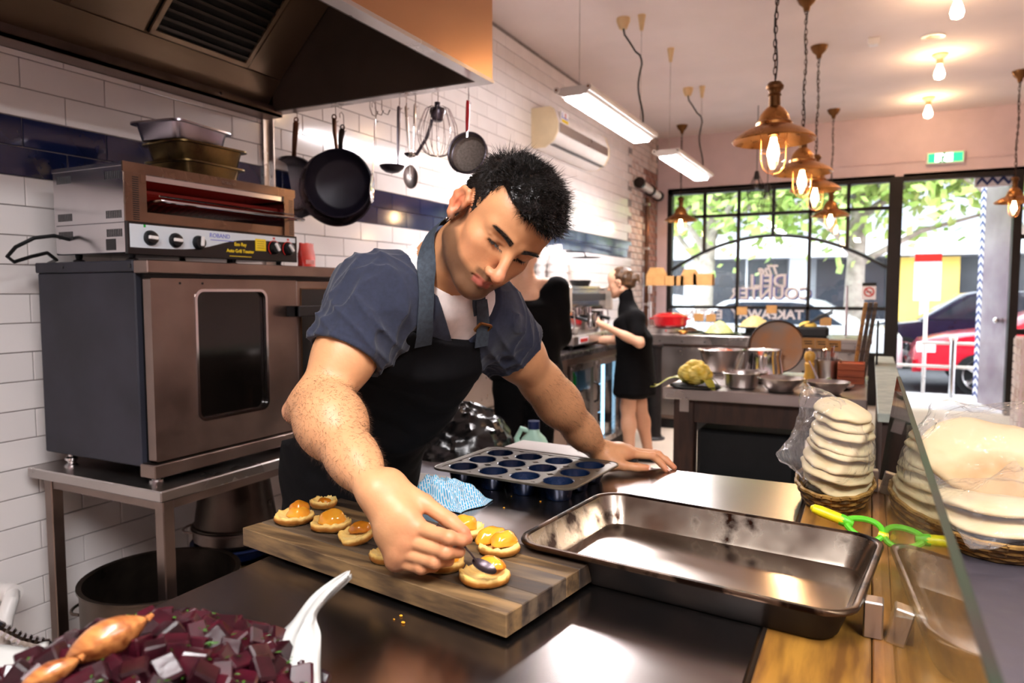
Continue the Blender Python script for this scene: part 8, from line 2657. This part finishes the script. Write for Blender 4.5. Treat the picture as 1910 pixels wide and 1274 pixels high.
def car(label, x0, y, m, length=4.3, h=1.42, flip=False, z=-.12, width=1.75, van=False):
    """side profile along X, nose towards -X (flip turns it)"""
    t = thing('car', label, 'van' if van else 'car', (x0 + length / 2, y, z), 'vehicles in the street')
    L = length
    if van:
        body_p = [(0, .3), (0, .8), (.25, 1.0), (.55, 1.1), (1.1, 1.95), (1.3, 2.1), (L - .05, 2.1), (L, .35)]
        glass_p = [(.75, 1.2), (1.2, 1.85), (1.9, 1.85), (1.9, 1.2)]
    else:
        body_p = [(0, .35), (0, .62), (.1, .74), (.55, .86), (1.15, .95), (L - .95, .98), (L - .3, .93), (L - .02, .8), (L, .35)]
        glass_p = None
    f = (lambda x: x0 + (L - x)) if flip else (lambda x: x0 + x)
    XZ = Matrix(((1, 0, 0, 0), (0, 0, 1, 0), (0, 1, 0, 0), (0, 0, 0, 1)))
    lo_p = [(f(a), z + b) for a, b in body_p]
    # bevelled body: three slices across the width
    def loft(poly, ys, name, mm, par):
        mb = MB(); n = len(poly); cx = sum(p[0] for p in poly) / n; cz = sum(p[1] for p in poly) / n
        vs = []
        for yy, s in ys:
            vs += [(cx + (px - cx) * s, yy, cz + (pz - cz) * s) for px, pz in poly]
        fs = [tuple(range(n)), tuple(range((len(ys) - 1) * n, len(ys) * n))[::-1]]
        for k in range(len(ys) - 1):
            for i in range(n):
                fs.append((k * n + i, (k + 1) * n + i, (k + 1) * n + (i + 1) % n, k * n + (i + 1) % n))
        mb.add(vs, fs)
        return mb.build(name, mm, par, 40)
    w = width / 2
    bo = loft(lo_p, ((y - w, .96), (y - w + .12, 1), (y + w - .12, 1), (y + w, .96)), 'body', m, t)
    if not van:
        cab = [(1.0, .93), (1.75, h - .06), (2.0, h), (L - 1.5, h), (L - 1.15, h - .06), (L - .45, .93)]
        loft([(f(a), z + b) for a, b in cab], ((y - w + .08, .93), (y - w + .2, .98), (y + w - .2, .98), (y + w - .08, .93)), 'cabin', m, t)
        gl = [(1.2, .96), (1.82, h - .1), (2.05, h - .07), (L - 1.55, h - .07), (L - 1.25, h - .1), (L - .75, .96)]
        loft([(f(a), z + b) for a, b in gl], ((y - w + .07, .94), (y - w + .12, .96), (y + w - .12, .96), (y + w - .07, .94)), 'side_glass', 'car_glass', t)
    else:
        loft([(f(a), z + b) for a, b in glass_p], ((y - w - .004, .98), (y - w + .05, 1), (y + w - .05, 1), (y + w + .004, .98)), 'side_glass', 'car_glass', t)
    for wx in (.8, L - .8):
        for s in (-1, 1):
            yy = y + s * (w - .08)
            ty_ = MB().cyl((f(wx), yy - .1, z + .31), (f(wx), yy + .1, z + .31), .31, n=24).build('wheel', 'tyre', t)
            hub = MB()
            hub.cyl((f(wx), yy + s * .1, z + .31), (f(wx), yy + s * .112, z + .31), .07, n=12)
            for k in range(5):
                a = 2 * PI * k / 5
                hub.tube([(f(wx) + .05 * math.cos(a), yy + s * .105, z + .31 + .05 * math.sin(a)), (f(wx) + .2 * math.cos(a), yy + s * .108, z + .31 + .2 * math.sin(a))], [.035, .045], 6)
            hub.tube([(f(wx) + .21 * math.cos(a), yy + s * .105, z + .31 + .21 * math.sin(a)) for a in np.linspace(0, 2 * PI, 24, endpoint=False)], .018, 6, closed=True)
            hub.build('hub', 'chrome', ty_)
    MB().box(min(f(.02), f(.25)), max(f(.02), f(.25)), y - w - .005, y - w + .25, z + .62, z + .75).build('headlamp', 'print_white', t, 0)
    MB().box(min(f(-.03), f(.1)), max(f(-.03), f(.1)), y - w + .1, y + w - .1, z + .32, z + .5).build('bumper', m, t, 0)
    return t
car('bright red car parked outside the open entrance', .6, 12.75, 'car_red', 4.2, 1.4)
car('white car parked outside the arched window', -3.95, 12.9, 'car_white', 4.4, 1.4)
car('dark blue car on the far side behind the red car', -.2, 16.6, 'car_dark', 4.6, 1.5)
car('white delivery van farther down the street', 4.0, 19.6, 'car_white', 4.9, 2.1, van=True)
car('second white car on the far lane left of the window', -7.4, 17.0, 'car_white', 4.4, 1.45)

def tree(label, x, y, h, lean, crown, seed, nleaf=5200):
    t = thing('street_tree', label, 'tree', (x, y, -.1), 'street trees')
    r = random.Random(seed)
    top = Vector((x + lean, y, h))
    MB().tube([(x, y, -.1), (x + lean * .2, y, h * .35), (x + lean * .6, y + .1, h * .7), top], [.2, .16, .13, .07], 12).build('trunk', 'bark', t)
    tips = []
    for k in range(7):
        a = r.uniform(0, 6.3); z0 = h * r.uniform(.4, .8)
        s = Vector((x + lean * z0 / h, y, z0)); e = s + Vector((math.cos(a) * r.uniform(1.2, 2.4), math.sin(a) * r.uniform(.8, 1.6), r.uniform(.6, 1.8)))
        MB().tube([s, s.lerp(e, .5) + Vector((0, 0, .15)), e], [.07, .045, .02], 8).build('branch', 'bark', t)
        tips.append(e)
    lf = MB()
    for k in range(nleaf):
        c = Vector((x + lean + r.gauss(0, 1) * crown[0], y + r.gauss(0, 1) * crown[1], crown[3] + r.gauss(0, 1) * crown[2]))
        s = r.uniform(.06, .14)
        u = Vector((r.gauss(0, 1), r.gauss(0, 1), r.gauss(0, 1))).normalized(); w = u.orthogonal().normalized() * s * .8; u = u * s
        lf.add([c - u, c - w, c + u * 1.1, c + w], [(0, 1, 2, 3)])
    lf.build('foliage', 'leaf_green', t, 0)['kind'] = 'stuff'
    return t
tree('pale barked street tree before the left half of the window', -2.9, 13.9, 4.2, .2, (1.6, .8, .75, 4.0), 1)
tree('street tree with leafy crown beyond the entrance', 2.6, 14.2, 4.4, -.4, (1.8, .8, .7, 4.3), 2)
tree('leafy street tree before the right half of the window', -.3, 14.6, 4.6, .1, (1.5, .8, .7, 4.2), 3, 3600)
# parking sign and cafe barrier
t = thing('parking_sign', 'white parking sign with red top on a pole at the kerb', 'sign', (1.6, 11.2, -.1))
q = ony(1728, 560, 11.2)
t.location = (q.x, 11.2, -.1); OFF[t.name] = (q.x, 11.2, -.1)
MB().cyl((q.x, 11.2, -.1), (q.x, 11.2, 2.1), .025, n=10).build('pole', 'steel', t)
pl_ = MB().box(q.x - .16, q.x + .16, 11.16, 11.175, 1.25, 2.0).build('plate', 'print_white', t, 0)
MB().box(q.x - .16, q.x + .16, 11.155, 11.16, 1.78, 1.88).build('red_band', 'print_red', pl_, 0)
q = ony(1775, 715, 10.55)
t = thing('cafe_barrier', 'steel barrier post with crossbar standing outside the entrance', 'barrier', (q.x, 10.55, -.02))
MB().cyl((q.x, 10.55, -.02), (q.x, 10.55, .78), .035, n=16).build('post', 'chrome', t)
MB().lathe([(0, .0), (.28, 0), (.27, .015), (.05, .045), (0, .045)], 32, Matrix.Translation((q.x, 10.55, -.02))).build('foot', 'white_enamel', t)
MB().cyl((q.x - .35, 10.55, .72), (q.x + .3, 10.55, .72), .02, n=10).cyl((q.x - .8, 10.55, .42), (q.x + .6, 10.55, .42), .02, n=10).build('crossbar', 'white_enamel', t)
MB().lathe([(.045, .76), (.045, .8), (0, .81)], 18, Matrix.Translation((q.x, 10.55, 0))).build('cap', 'white_enamel', t)
